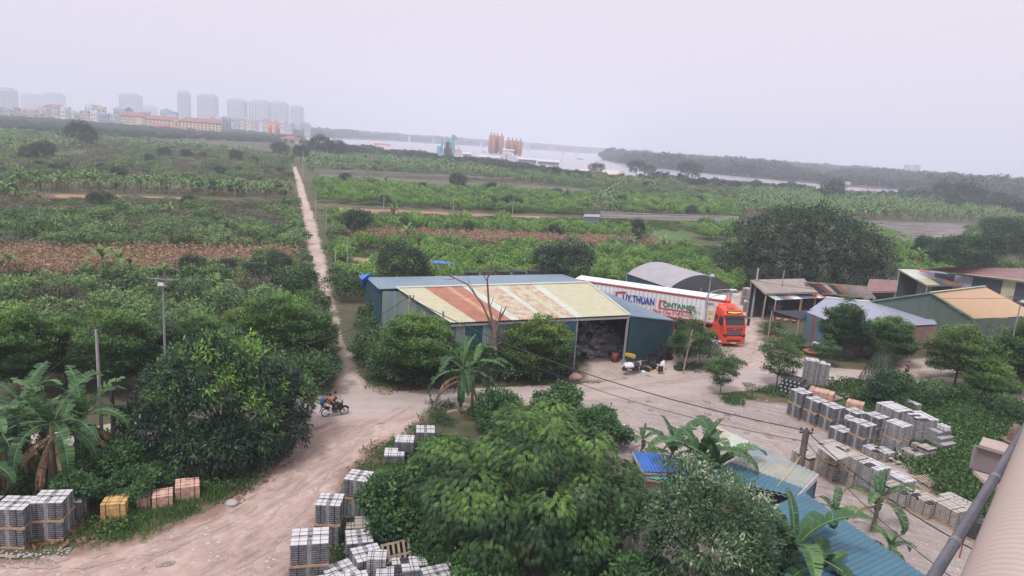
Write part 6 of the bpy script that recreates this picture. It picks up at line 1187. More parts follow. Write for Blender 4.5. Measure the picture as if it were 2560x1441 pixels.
def u_at(px, py):   # where a photo pixel meets the container's near side
    d = _f*CF+_r*(px-1280)-_u*(py-720.5); o = F0-Vector((0, 0, CH)); nn_ = sd; t = o.dot(nn_)/d.dot(nn_); p = Vector((0, 0, CH))+d*t; return (p-(F0-fw_*LT_)).dot(fw_), p.z
ur = (R(90), 0, 0)
u0, z0 = u_at(1556, 752); u1, z1 = u_at(1637, 765); txt('UY.THUAN', 1.05, NAVY, tl, (u0, -.06, 2.45), ur, .035, xs=(u1-u0)*.97)
b = MB(); ua, _ = u_at(1538, 745); b.prism([(ua, -.05, 3.15), (ua+1.15, -.05, 3.3), (ua+1.15, -.05, 3.45), (ua+.9, -.05, 3.48), (ua-.1, -.05, 3.3)], (0, -.01, 0)); b.prism([(ua, -.05, 3.2), (ua+.16, -.05, 3.2), (ua+.16, -.05, 2.5), (ua, -.05, 2.5)], (0, -.01, 0)); b.build('red_logo', LRED, tl)
u0, _ = u_at(1646, 770); u1, _ = u_at(1745, 785); b = MB()
for a_ in ([(u0, 3.12), (u0+.75, 3.12), (u0+.75, 2.98), (u0+.2, 2.98), (u0+.2, 2.3), (u0, 2.2)], [(u0, 2.2), (u0+.2, 2.32), (u1-.6, 2.32), (u1-.6, 2.2)]): b.prism([(x, -.05, z) for x, z in a_], (0, -.01, 0))
b.build('red_bracket', LRED, tl); txt('ONTAINER', .72, LGRN, tl, (u0+.45, -.06, 2.48), ur, .02, xs=(u1-u0)-.75)
u0, _ = u_at(1628, 778); txt('Thành Công Sẽ Đến Với', .52, LRED, tl, (u0, -.06, 1.72), ur, .005, shear=.4, xs=u_at(1727, 788)[0]-u0)
b = MB(); b.box(14.6, 15.1, -.052, -.045, 2.45, 2.6); b.box(14.6, 15.1, -.052, -.045, 2.66, 2.76); b.prism([(14.65, -.05, 1.9), (15.05, -.05, 1.9), (14.85, -.05, 2.25)], (0, -.01, 0)); b.build('warning_sticker', LYEL, tl)
b = MB(); b.box(14.3, 15.1, -.052, -.045, 3.5, 3.56); b.box(14.5, 15.1, -.052, -.045, 3.36, 3.41); b.build('small_marking', DARKM, tl)
# ------------------------------------------------------------------ people
SKIN = mat('skin', (.45, .25, .17), .6, .05, 5); HAIR = mat('hair_black', (.012, .010, .010), .5, .1, 8)
def skin_obj(name, V, E, m, parent, sub=2, root='pelvis'):
    ks = list(V); me = bpy.data.meshes.new(name); me.from_pydata([V[k][0] for k in ks], [(ks.index(a), ks.index(c)) for a, c in E] if E else [], []) if False else me.from_pydata([V[k][0] for k in ks], [(ks.index(a), ks.index(c)) for a, c in E], [])
    o = bpy.data.objects.new(name, me); COL.objects.link(o); o.parent = parent; me.materials.append(m); sk = o.modifiers.new('skin', 'SKIN')
    for i, k in enumerate(ks): r = V[k][1]; me.skin_vertices[0].data[i].radius = r if hasattr(r, '__len__') else (r, r); me.skin_vertices[0].data[i].use_root = (k == root)
    sk.use_smooth_shade = True; ss = o.modifiers.new('sub', 'SUBSURF'); ss.levels = ss.render_levels = sub; return o
def person(label, loc, rz, J, top, legs, sc=1.0, shoes=None, long_legs=False, sleeves=True, under=None, face=1, hand_r=.026):
    """J: joints in local metres (x forward, y left): pelvis chest neck head, sh el ha hip kn an to for L/R"""
    t = thing('person', label, 'person', loc, rz, None, sc); V = {}; E = []
    V['pelvis'] = (J['pelvis'], (.13, .10)); V['waist'] = (tuple(Vector(J['pelvis']).lerp(Vector(J['chest']), .5)), (.12, .09)); V['chest'] = (J['chest'], (.145, .10)); V['neck'] = (J['neck'], .05)
    hd = Vector(J['head']); fd = Vector((1, 0, 0))*face; V['jaw'] = (tuple(hd-Vector((0, 0, .07))+fd*.01), .07); V['head'] = (tuple(hd+Vector((0, 0, .03))), (.085, .095)); V['crown'] = (tuple(hd+Vector((-.01, 0, .10))), .06); V['nose'] = (tuple(hd+fd*.098-Vector((0, 0, .015))), .014)
    E += [('pelvis', 'waist'), ('waist', 'chest'), ('chest', 'neck'), ('neck', 'jaw'), ('jaw', 'head'), ('head', 'crown'), ('head', 'nose')]
    for s, sg in (('L', 1), ('R', -1)):
        V['ear'+s] = (tuple(hd+Vector((0, sg*.088, 0))), .016); E.append(('head', 'ear'+s))
        for k, r in (('sh', .055), ('el', .040), ('ha', .028), ('hip', .085), ('kn', .058), ('an', .036), ('to', .032)): V[k+s] = (J[k+s], r)
        E += [('chest', 'sh'+s), ('sh'+s, 'el'+s), ('el'+s, 'ha'+s), ('pelvis', 'hip'+s), ('hip'+s, 'kn'+s), ('kn'+s, 'an'+s), ('an'+s, 'to'+s)]
        a_, h = Vector(J['el'+s]), Vector(J['ha'+s]); d = (h-a_).normalized(); sdv = d.cross(Vector((0, 0, 1))).normalized(); V['palm'+s] = (tuple(h+d*.06), (.036, .016)); E.append(('ha'+s, 'palm'+s))
        for q, (off, ln) in enumerate(((-.03, .06), (-.01, .075), (.01, .07), (.03, .055))):
            m1 = h+d*(.06+ln*.6)+sdv*off; V['f%d%s' % (q, s)] = (tuple(m1), .009); V['g%d%s' % (q, s)] = (tuple(m1+d*ln*.3-Vector((0, 0, ln*.5))), .008); E += [('palm'+s, 'f%d%s' % (q, s)), ('f%d%s' % (q, s), 'g%d%s' % (q, s))]
        V['th'+s] = (tuple(h+d*.05-sdv*.05*sg), .010); V['ti'+s] = (tuple(h+d*.085-sdv*.065*sg), .009); E += [('ha'+s, 'th'+s), ('th'+s, 'ti'+s)]
    skin_obj('body', V, E, SKIN, t)
    def sub_(ks, es, grow): return {k: (V[k][0], tuple(q+grow for q in (V[k][1] if hasattr(V[k][1], '__len__') else (V[k][1],)*2))) for k in ks}, es
    vv, ee = sub_(['pelvis', 'waist', 'chest', 'shL', 'shR'], [('pelvis', 'waist'), ('waist', 'chest'), ('chest', 'shL'), ('chest', 'shR')], .022)
    for s in 'LR': q = Vector(J['sh'+s]).lerp(Vector(J['el'+s]), .6); vv['m'+s] = (tuple(q), .065); ee.append(('sh'+s, 'm'+s))
    nk = Vector(J['chest']).lerp(Vector(J['neck']), .7); vv['nk'] = (tuple(nk), .07); ee.append(('chest', 'nk')); skin_obj('shirt', vv, ee, top, t)
    vv, ee = sub_(['pelvis', 'hipL', 'hipR'], [('pelvis', 'hipL'), ('pelvis', 'hipR')], .026)
    for s in 'LR':
        if long_legs: vv['kn'+s] = (J['kn'+s], .082); q = Vector(J['kn'+s]).lerp(Vector(J['an'+s]), .85); vv['c'+s] = (tuple(q), .058); ee += [('hip'+s, 'kn'+s), ('kn'+s, 'c'+s)]
        else: q = Vector(J['hip'+s]).lerp(Vector(J['kn'+s]), .92); vv['c'+s] = (tuple(q), .088); ee += [('hip'+s, 'c'+s)]
    skin_obj('trousers' if long_legs else 'shorts', vv, ee, legs, t)
    b = MB(); b.lathe([(.0, .125), (.06, .115), (.095, .07), (.104, .02), (.098, -.02), (.085, -.05)], 14, 0, Matrix.Translation(hd+Vector((-.022, 0, .035)))); b.build('hair', HAIR, t)
    for s in (-1, 1): b = MB(); b.cbox(hd+fd*.088+Vector((0, s*.034, .012)), (.012, .024, .012)); b.build('eye', HAIR, t)
    if shoes:
        for s in 'LR':
            a_, q = Vector(J['an'+s]), Vector(J['to'+s]); b = MB(); b.tube([a_-(q-a_)*.35-Vector((0, 0, .03)), a_.lerp(q, .5)-Vector((0, 0, .01)), q+(q-a_)*.25], [.045, .052, .03], 8); b.build('shoe', shoes, t)
    return t
BLKC = mat('cloth_black', (.018, .020, .026), .85, .2, 5); REDC = mat('cloth_red', (.55, .04, .03), .8, .15, 5); PALC = mat('cloth_pale', (.55, .52, .52), .85, .15, 5); GRNC = mat('cloth_dark_green', (.05, .075, .06), .85, .2, 5); BLUC = mat('pack_blue', (.02, .09, .28), .7, .2, 5)
ps = P(2263, 949); yaw = R(155)
person('barefoot person in black shirt and dark shorts standing on the dirt road', ps, yaw, dict(pelvis=(0, 0, .95), chest=(0, 0, 1.30), neck=(.01, 0, 1.47), head=(.04, 0, 1.60),
 shL=(0, .19, 1.40), shR=(0, -.19, 1.40), elL=(.05, .24, 1.12), elR=(.06, -.24, 1.12), haL=(.28, .12, 1.18), haR=(.30, -.10, 1.20), hipL=(0, .09, .90), hipR=(0, -.09, .90), knL=(.03, .10, .50), knR=(-.02, -.11, .50), anL=(-.02, .10, .08), anR=(-.06, -.12, .08), toL=(.14, .12, .03), toR=(.10, -.14, .03)), BLKC, BLKC, 1.0)
# motorbike with three riders
q0, q1 = P(816, 1042), P(858, 1037); mh = math.atan2(q1.y-q0.y, q1.x-q0.x); mc = (q0+q1)/2
mb = thing('motorbike', 'black underbone motorbike carrying three people along the road', 'motorbike', mc, mh)
for x in (-.61, .62):
    b = MB(); M_ = Matrix.Translation((x, 0, .29))@Matrix.Rotation(R(90), 4, 'X'); b.lathe([(.235, -.03), (.27, -.04), (.29, -.015), (.29, .015), (.27, .04), (.235, .03), (.235, -.03)], 28, 0, M_); o = b.build('wheel', TYRE, mb)
    b = MB(); b.lathe([(.222, -.015), (.24, -.015), (.24, .015), (.222, .015), (.222, -.015)], 24, 0, M_); b.lathe([(.0, -.05), (.05, -.05), (.05, .05), (.0, .05)], 12, 0, M_)
    for k in range(12): a_ = k*.5236; b.bar((x, 0, .29), (x+.23*math.cos(a_), 0, .29+.23*math.sin(a_)), .008)
    b.build('rim', SILV, o)
b = MB(); b.tube([(-.85, 0, .80), (-.6, 0, .80), (-.2, 0, .76), (.05, 0, .72)], [.09, .12, .125, .07], 10); b.build('seat', BLKP, mb)
b = MB(); b.tube([(-.8, 0, .70), (-.45, 0, .66), (-.1, 0, .55), (.15, 0, .45), (.35, 0, .6), (.44, 0, .9)], [.07, .12, .12, .11, .12, .09], 10); b.build('body_panel', BLKP, mb)
b = MB(); b.prism([(.28, -.18, .35), (.45, -.2, .45), (.50, -.17, .85), (.36, -.17, .82)], (0, .36, 0)); b.build('leg_shield', BLKP, mb)
b = MB(); b.tube([(.42, 0, .98), (.62, .06, .29)], .028, 8); b.tube([(.42, 0, .98), (.62, -.06, .29)], .028, 8); b.build('fork', DARKM, mb)
b = MB(); b.tube([(.62+.33*math.cos(R(a_)), 0, .29+.33*math.sin(R(a_))) for a_ in range(25, 150, 15)], .045, 8); b.build('mudguard', BLKP, mb)
b = MB(); b.tube([(.30, .34, 1.02), (.42, .16, 1.04), (.43, 0, 1.0), (.42, -.16, 1.04), (.30, -.34, 1.02)], .018, 8); b.tube([(.42, .2, 1.04), (.40, .27, 1.2)], .008, 5); b.cbox((.39, .28, 1.22), (.02, .11, .07)); b.build('handlebar', DARKM, mb)
b = MB(); b.tube([(.46, 0, .98), (.54, 0, .97)], [.1, .07], 12); b.build('headlight', SILV, mb)
b = MB(); b.cbox((-.02, 0, .32), (.36, .2, .2)); b.tube([(.1, -.12, .25), (-.3, -.16, .24), (-.72, -.17, .32)], [.025, .035, .045], 8); b.build('engine', SILV, mb)
b = MB(); b.cbox((-.9, 0, .72), (.06, .14, .09)); b.build('tail_light', LRED, mb); b = MB(); b.prism([(-.86, -.08, .66), (-.86, .08, .66), (-1.0, .08, .36), (-1.0, -.08, .36)], (.015, 0, 0)); b.build('rear_guard', BLKP, mb)
def rider(px_, hz_, ht, lean, kn, ft, ha, el=(.16, .24, -.2)):
    sh = Vector((px_+lean, 0, hz_+ht)); return dict(pelvis=(px_, 0, hz_), chest=(px_+lean*.75, 0, hz_+ht*.78), neck=tuple(sh+Vector((.02, 0, .07))), head=tuple(sh+Vector((.05, 0, .20))),
        shL=tuple(sh+Vector((0, .17, -.02))), shR=tuple(sh+Vector((0, -.17, -.02))), elL=tuple(sh+Vector((el[0], el[1], el[2]))), elR=tuple(sh+Vector((el[0], -el[1], el[2]))), haL=(ha[0], ha[1], ha[2]), haR=(ha[0], -ha[1], ha[2]),
        hipL=(px_+.02, .09, hz_-.02), hipR=(px_+.02, -.09, hz_-.02), knL=(kn[0], kn[1], kn[2]), knR=(kn[0], -kn[1], kn[2]), anL=(ft[0], ft[1], ft[2]), anR=(ft[0], -ft[1], ft[2]), toL=(ft[0]+.15, ft[1]+.01, ft[2]-.05), toR=(ft[0]+.15, -ft[1]-.01, ft[2]-.05))
person('bare headed rider in black at the handlebars of the motorbike', mc, mh, rider(-.12, .90, .50, .10, (.30, .17, .80), (.12, .17, .36), (.26, .30, 1.05), (.12, .24, -.25)), BLKC, BLKC, 1, BLKP, True)
person('small passenger in a red top squeezed between two others on the motorbike', mc, mh, rider(-.40, .90, .38, .05, (-.05, .19, .80), (-.12, .19, .42), (-.12, .15, .98), (.10, .2, -.2)), REDC, BLKC, 1, BLKP, True)
person('rear passenger in dark shirt and pale trousers wearing a blue backpack', mc, mh, rider(-.64, .90, .42, .06, (-.28, .23, .76), (-.42, .21, .36), (-.36, .22, .86), (.06, .22, -.24)), GRNC, PALC, 1, WH, True)
b = MB(); b.tube([(-.84, 0, .84), (-.86, 0, 1.02), (-.82, 0, 1.22), (-.76, 0, 1.3)], [.10, .16, .14, .07], 12); o = b.build('backpack', BLUC); o.location = mc; o.rotation_euler = (0, 0, mh); tag(o, 'blue backpack on the back of the rear motorbike passenger', 'backpack')
# ------------------------------------------------------------------ lamps, poles, cables
GAL = mat('galvanised', (.36, .37, .40), .45, .1, 3, metal=.4); LENS = mat('lamp_white', (.7, .7, .72), .4, .05, 3); SOLAR = mat('solar_cell', (.10, .11, .15), .3, .1, 3)
def lamp(px, py, H_, rz, lab, arms=False, lean=(0, 0), panel=1.75):
    p = P(px, py); t = thing('street_lamp', lab, 'street lamp', p, rz); tp = Vector((lean[0], lean[1], H_)); b = MB(); b.tube([(0, 0, 0), tp*.5, tp], [.10, .08, .05], 10); b.lathe([(.2, 0), (.2, .04), (.1, .06)], 12); b.build('pole', GAL, t)
    b = MB(); b.cbox((0, 0, 0), (panel, .75, .05)); o = b.build('solar_panel', SOLAR, t); o.location = tp+Vector((0, 0, .42)); o.rotation_euler = (R(-10), 0, 0)
    b = MB(); b.cbox((0, 0, 0), (.36, .3, .24)); o = b.build('lamp_head', LENS, t); o.location = tp+Vector((0, -.12, .18)); b = MB(); b.cbox((0, 0, 0), (.5, .4, .06)); o = b.build('bracket', GAL, t); o.location = tp
    if arms:
        for q, (h0_, r_) in enumerate(((5.2, 1.7), (5.6, 1.4))):
            b = MB(); b.tube([tp*(h0_/H_)+Vector((0, 0, 0))]+[tp*(h0_/H_)+Vector((-.45*math.sin(k/8*3.14)+(r_+.5)*(k/8)**2, 0, 1.5*math.sin(k/8*1.57))) for k in range(1, 9)], .04, 8); b.build('arm', GAL, t)
            e_ = tp*(h0_/H_)+Vector((r_+.5, 0, 1.5)); b = MB(); b.cbox(e_+Vector((.3, 0, 0)), (.6, .22, .09)); b.build('lamp', LENS, t)
    return t
lamp(417, 1012, 8.0, 0, 'street lamp with a flat solar panel rising from the trees on the left'); lamp(1748, 915, 8.2, R(8), 'street lamp with curved arms and solar panel beside the lorry', True, panel=2.0); lamp(2503, 975, 8.0, R(-5), 'street lamp with solar panel at the right before the ochre roof')
def pole(px, py, H_, m, lab, r=.13, name='utility_pole', cross=False, lean=(0, 0), sq=False):
    t = thing(name, lab, 'pole', P(px, py)); b = MB(); tp = Vector((lean[0], lean[1], H_))
    if sq: b.bar((0, 0, 0), tp, r*2, r*1.7)
    else: b.tube([(0, 0, 0), tp], [r*1.15, r*.8], 8)
    b.build('shaft', m, t)
    if cross:
        b = MB(); b.bar(tp+Vector((-.35, 0, -.15)), tp+Vector((.35, 0, -.15)), .08)
        for x in (-.3, 0, .3): b.lathe([(.05, -.1), (.07, 0), (.03, .06)], 8, 0, Matrix.Translation(tp+Vector((x, 0, .05))))
        b.build('insulator', DARKM, t)
    return t
# wooden pole by the striped roof: stands behind the teal roof
pb = P(1978, 1300); pole(1978, 1300, 4.9, mat('pole_wood', (.12, .10, .085), .9, .2, 4), 'weathered square pole with tangled cables beside the striped roof', .14, sq=True, cross=True, lean=(.25, .5))
pole(258, 1150, 7.4, CONC, 'slim concrete pole with an insulator in the trees on the left', .09, cross=True); pole(285, 1098, 3.6, DARKM, 'dark straight trunk-like post left of the big rounded tree', .13)
pole(1018, 905, 5.6, WOOD, 'short pole loaded with insulators and cable loops at the rusty roof corner', .16, cross=True); pole(1042, 955, 4.8, mat('post_rust', (.28, .09, .06), .8, .2, 3), 'rusty red post among the shrubs before the warehouse', .1)
pole(1115, 955, 5.6, WOOD, 'short broken post with a cross bar in front of the rusty roof', .09, lean=(-.5, 0)); pole(1707, 935, 4.0, WOOD, 'crooked stick with a pink rag beside the lamp near the lorry', .06, lean=(.35, 0)); b = MB(); b.prism([P(1714, 860, 2.5), P(1738, 840, 3.0), P(1742, 846, 2.8), P(1724, 872, 2.2), P(1716, 868, 2.3)], (.02, .05, 0)); o = b.build('rag', PK); tag(o, 'pink rag flying from the crooked stick near the lorry', 'rag')
pole(1878, 795, 6.0, CONC, 'grey concrete pole at the left end of the brown roofed shed', .14); pole(1942, 800, 6.0, WOOD, 'thin pale pole rising above the striped lean-to roof', .08); pole(2398, 1395, 2.4, mat('post_rust', (.28, .09, .06), .8), 'thin rusty stake beside the bottom teal roof', .03, lean=(.1, 0))
for k, (px, py, h, l) in enumerate([(868, 672, 4.4, 'concrete pole right of the dirt path nearest the warehouse'), (815, 582, 4.6, 'second concrete pole right of the dirt path'), (789, 556, 7.0, 'thin tall pole beside the dirt path'), (959, 523, 4.5, 'thin pole on the red soil strip, leftmost'), (1133, 529, 4.0, 'thin pole on the red soil strip, middle'), (1281, 536, 4.4, 'thin pole on the red soil strip, rightmost'), (838, 672, 2.4, 'short pale post beside the dirt path'), (757, 446, 10, 'tall pole at the far end of the dirt path'), (1182, 392, 11, 'pole right of the teal plant by the river'), (1403, 418, 13, 'pole on the sand bank by the river'), (918, 372, 10, 'pole left of the orange gantry')]):
    pole(px, py, h, CONC, l, .08 if py > 480 else .14)
def cable(pts, sag, r, lab, m=None):
    b = MB(); q = []
    for a_, c_ in zip(pts[:-1], pts[1:]):
        a_, c_ = Vector(a_), Vector(c_)
        for k in range(12): t = k/12; q.append(a_.lerp(c_, t)-Vector((0, 0, sag*4*t*(1-t))))
    q.append(Vector(pts[-1])); b.tube(q, r, 6); o = b.build('cable', m or BLKP); tag(o, lab, 'cable'); return o
C0 = PY(1018, 742, 52.5); C1 = Vector((pb.x+.25, pb.y+.5, 4.85)); C2 = PY(2330, 1330, 21); EW = PY(-80, 900, 40)
cable([C0, C1], 1.1, .03, 'thick black cable sagging across the gravel yard to the square pole'); cable([C0+Vector((.1, .1, -.5)), C1+Vector((0, 0, -.6))], 1.4, .018, 'thin black cable below the thick one over the gravel yard'); cable([C1, C2+Vector((3, -4, 0))], .8, .026, 'black cable running from the square pole to the lower right')
cable([C1+Vector((0, 0, -.5)), C2+Vector((2, -5, -1.0))], .9, .018, 'lower black cable from the square pole toward the bottom right'); cable([(P(258, 1150)+Vector((0, 0, 7.3))), PY(-200, 1080, 33)], .9, .03, 'cable from the slim concrete pole to the left edge'); cable([(P(258, 1150)+Vector((0, 0, 7.3))), PY(1018, 745, 52.5)], 2.6, .022, 'cable from the slim concrete pole over the path to the warehouse pole')
cable([C1+Vector((0, 0, -1.3)), PY(1700, 1500, 24)], .2, .016, 'yellow stay wire slanting down from the square pole', mat('rope_yellow', (.6, .42, .1), .7)); cable([PY(1878, 700, 80), PY(2560, 745, 70)], .8, .02, 'cable above the row of patched roofs')
# ------------------------------------------------------------------ bridge parts close to the camera
GIRD = mat('bridge_paint', (.46, .37, .34), .75, .08, 2.5, bump=.15); PIPEM = mat('pipe_dark', (.115, .115, .14), .5, .2, 6, bump=.15); HOSE = mat('duct_grey', (.36, .285, .26), .7, .07, 3, col2=(.34, .275, .25))
a_, c_ = PY(2334, 1441, 2.6), PY(2566, 1070, 3.7); d = (c_-a_)
t = thing('handrail_pipe', 'dark grey steel pipe crossing the lower right corner', 'pipe', a_); b = MB(); b.tube([Vector((0, 0, 0))-d*1.2, Vector((0, 0, 0)), d, d*3.2], .024, 20); b.build('tube', PIPEM, t)
b = MB()
for f_ in (.17, .58): b.tube([d*f_, d*(f_+.018)], .0255, 20)
b.build('scuffed_band', mat('scuff', (.22, .185, .18), .8, .2, 30, col2=(.12, .115, .14)), t)
a2, c2 = PY(2590, 1441, 2.05), PY(2672, 1110, 3.1); d2 = c2-a2; L2 = d2.length; b = MB(); N_ = 122; prof = []; pts = []
for k in range(N_*6): s_ = (k/6)/N_; pts.append(a2-d2*.9+d2*3.2*s_); prof.append(.160+.022*abs(math.sin(k*math.pi/6))**.6)
b.tube(pts, prof, 40); o = b.build('corrugated_duct', HOSE); tag(o, 'thick beige corrugated duct filling the lower right corner', 'duct')
# angle bracket with nut, one metre farther than the rail
g = thing('steel_bracket', 'pale painted angle bracket with a big nut at the right edge', 'bracket', PY(2500, 1120, 4.2))
o0 = g.location.copy(); q = [PY(2458, 1093, 4.25)-o0, PY(2640, 1140, 4.6)-o0, PY(2640, 1170, 4.2)-o0, PY(2448, 1112, 3.9)-o0]
b = MB(); b.prism(q, (0, 0, -.02)); b.build('top_plate', GIRD, g)
b = MB(); z = Vector((0, 0, -.165)); b.prism([q[3]+Vector((0, .02, -.02)), q[2]+Vector((0, .02, -.02)), q[2]+z+Vector((0, .02, 0)), q[3]+z+Vector((0, .02, 0))], (0, .025, 0)); b.build('web_plate', mat('bridge_paint_shaded', (.27, .225, .23), .75, .08, 3), g)  # darker copy of the bridge paint, shade of the upright face put in
b = MB(); f0, f1 = q[3]+z, q[2]+z; b.prism([f0, f1, f1+Vector((.0, -.16, -.012)), f0+Vector((-.01, -.16, -.012))], (0, 0, -.02)); b.build('foot_plate', GIRD, g)
nb_ = (PY(2532, 1105, 4.35)-o0); b = MB(); b.lathe([(.0, 0), (.062, 0), (.062, .012), (.0, .012)], 20, 0, Matrix.Translation(nb_)); b.lathe([(.04, .012), (.04, .055), (.0, .055)], 6, 0, Matrix.Translation(nb_), False); b.lathe([(.034, .058), (.034, .09), (.0, .09)], 6, 0, Matrix.Translation(nb_), False); b.lathe([(.022, .09), (.022, .12), (.0, .12)], 12, 0, Matrix.Translation(nb_)); b.build('nut', mat('nut_rust', (.2, .14, .12), .7, .2, 20), g)
# ------------------------------------------------------------------ grey trellis frames in the fields
TRM = mat('trellis_grey', (.30, .275, .285), .9, .25, .6, col2=(.22, .195, .20))
def trellis(lab, A, B, C, D, rows, z=1.7):
    A, B, C, D = [P(*q) for q in (A, B, C, D)]; o0 = (A+B+C+D)/4; t = thing('trellis', lab, 'trellis', o0); b = MB(); pb_ = MB()
    for k in range(rows):
        u = k/max(1, rows-1); p, q = A.lerp(D, u)-o0, B.lerp(C, u)-o0; n = max(4, int((q-p).length/9)); zz = Vector((0, 0, z+random.uniform(-.12, .12)))
        prev = p+zz
        for i in range(1, n+1):
            cur = p.lerp(q, i/n)+Vector((0, random.uniform(-.25, .25), z+random.uniform(-.15, .15))); b.bar(prev, cur, .42, .10); prev = cur
            if k % 3 == 0 or k == rows-1: pb_.bar((cur.x, cur.y, 0), (cur.x, cur.y, z+random.uniform(.1, .5)), .12)
    b.build('rails', TRM, t); pb_.build('posts', WOOD, t)
trellis('upper thin strip of grey plant frames right of the dirt path', (785, 432), (1290, 454), (1290, 458), (785, 441), 6); trellis('lower thin strip of grey plant frames right of the dirt path', (800, 447), (1460, 484), (1440, 489), (810, 455), 5)
trellis('broad field of grey plant frames left of the huge dark tree', (1500, 546), (1845, 556), (1840, 570), (1500, 562), 9); trellis('broad field of grey plant frames right of the huge dark tree', (2110, 566), (2420, 574), (2400, 606), (2230, 622), 26)
# ------------------------------------------------------------------ far things: school, towers, town, silos
def fbox(par, name, m, x0, x1, y0, y1, z0, z1): b = MB(); b.box(x0, x1, y0, y1, z0, z1); return b.build(name, m, par)
SY = mat('school_yellow', (.66, .50, .30), .85, .08, .1); SRD = mat('tile_red', (.27, .095, .085), .85, .1, .3); DWN = mat('window_dark', (.10, .09, .10), .5, .1, 1)
sp0, sp1 = PY(300, 300, 1000), PY(557, 300, 960); sdv = Vector((sp1.x-sp0.x, sp1.y-sp0.y, 0)); sa = math.atan2(sdv.y, sdv.x); SL = sdv.length
sc_ = thing('school_building', 'long yellow four storey school with red tiled roofs in the distance', 'school', (sp0.x, sp0.y, 0), sa)
def hip(par, x0, x1, y0, y1, z0, h, ov=1.2):
    b = MB(); x0 -= ov; x1 += ov; y0 -= ov; y1 += ov; m_ = (y1-y0)/2; vs = [(x0, y0, z0), (x1, y0, z0), (x1, y1, z0), (x0, y1, z0), (x0+m_, y0+m_, z0+h), (x1-m_, y0+m_, z0+h)]
    b.add(vs, [(0, 1, 5, 4), (1, 2, 5), (2, 3, 4, 5), (3, 0, 4), (0, 3, 2, 1)]); return b.build('roof', SRD, par)
hz0 = PY(330, 290, 1000).z; hz1 = PY(400, 299, 990).z; hz2 = PY(500, 306, 970).z; f_ = SL/257
for k, (x0, x1, zt, hh) in enumerate(((0, 62, hz0, 5.5), (64, 140, hz1, 5), (148, 257, hz2, 5.5))):
    fbox(sc_, 'wall', SY, x0*f_, x1*f_, 0, 14, 0, zt); hip(sc_, x0*f_, x1*f_, 0, 14, zt, hh)
    nf = 4 if k == 0 else 4; nw = 9 if k == 0 else int((x1-x0)/9)
    for i in range(nw):
        for j in range(nf):
            if k == 0 and i > 5 and i < 8: continue
            w0 = x0*f_+(x1-x0)*f_*(i+.25)/nw; z_ = zt-(j+1)*zt/4.6; fbox(sc_, 'window', DWN, w0, w0+(x1-x0)*f_*.42/nw, -.3, .1, z_+.6, z_+zt/4.6*.72)
fbox(sc_, 'stair_tower', SY, 139*f_, 150*f_, -1, 12, 0, hz1+1); fbox(sc_, 'stair_glass', mat('glass_blue', (.08, .12, .25), .3), 142*f_, 147*f_, -1.3, -.9, 3, hz1-1)
pv = thing('red_pavilion', 'low yellow hall with a red tiered roof in front of the school', 'hall', (sp0.x+90*f_*math.cos(sa), sp0.y-45, 0), sa); zr = PY(420, 319, 955).z
fbox(pv, 'wall', SY, 0, 40, 0, 18, 0, zr); hip(pv, 0, 40, 0, 18, zr, 5, 2); fbox(pv, 'side_hall', SY, 38, 62, -6, 12, 0, zr-3); hip(pv, 38, 75, -8, 12, zr-3, 5, 2)
for i in range(9): fbox(pv, 'window', DWN, 2+i*4.2, 4+i*4.2, -.3, .1, 1, zr-1)
HP = {k: mat('town_'+k, c, .85, .08, .15) for k, c in dict(white=(.66, .66, .68), cream=(.60, .54, .42), grey=(.42, .42, .45), pink=(.55, .42, .38), blue=(.30, .36, .46)).items()}; RP = {'red': SRD, 'grey': mat('roof_grey', (.26, .27, .32), .8), 'blue': mat('roof_blue', (.12, .2, .42), .8), 'flat': HP['grey']}
def house(px, ytop, wpx, D, wall, roof, lab, grp, fl=3, nwin=3, name='house'):
    p = PY(px, ytop, D); W_ = wpx*D/CF; H_ = max(4, p.z); t = thing(name, lab, 'house', (p.x, p.y, 0), random.uniform(-.35, .35), grp); dp = W_*random.uniform(.6, 1.1); rh = H_*.16 if roof != 'flat' else 0
    fbox(t, 'wall', HP[wall], -W_/2, W_/2, 0, dp, 0, H_-rh)
    if roof == 'flat': fbox(t, 'parapet', HP[wall], -W_/2-.2, W_/2+.2, -.2, dp+.2, H_-rh, H_-rh+.8); fbox(t, 'stair_head', HP[wall], -W_/5, W_/8, dp*.3, dp*.7, H_-rh+.8, H_-rh+3)
    else:
        b = MB(); z = H_-rh; x0, x1, y0, y1 = -W_/2-.5, W_/2+.5, -.5, dp+.5; ym = (y0+y1)/2; b.add([(x0, y0, z), (x1, y0, z), (x1, y1, z), (x0, y1, z), (x0, ym, H_), (x1, ym, H_)], [(0, 1, 5, 4), (2, 3, 4, 5), (0, 4, 3), (1, 2, 5), (0, 3, 2, 1)]); b.build('roof', RP[roof], t)
    for i in range(nwin):
        for j in range(fl):
            x = -W_/2+W_*(i+.3)/nwin; z = (H_-rh)-(j+1)*(H_-rh)*.28; fbox(t, 'window', DWN, x, x+W_*.38/nwin, -.12, .05, z, z+(H_-rh)*.14)
    return t
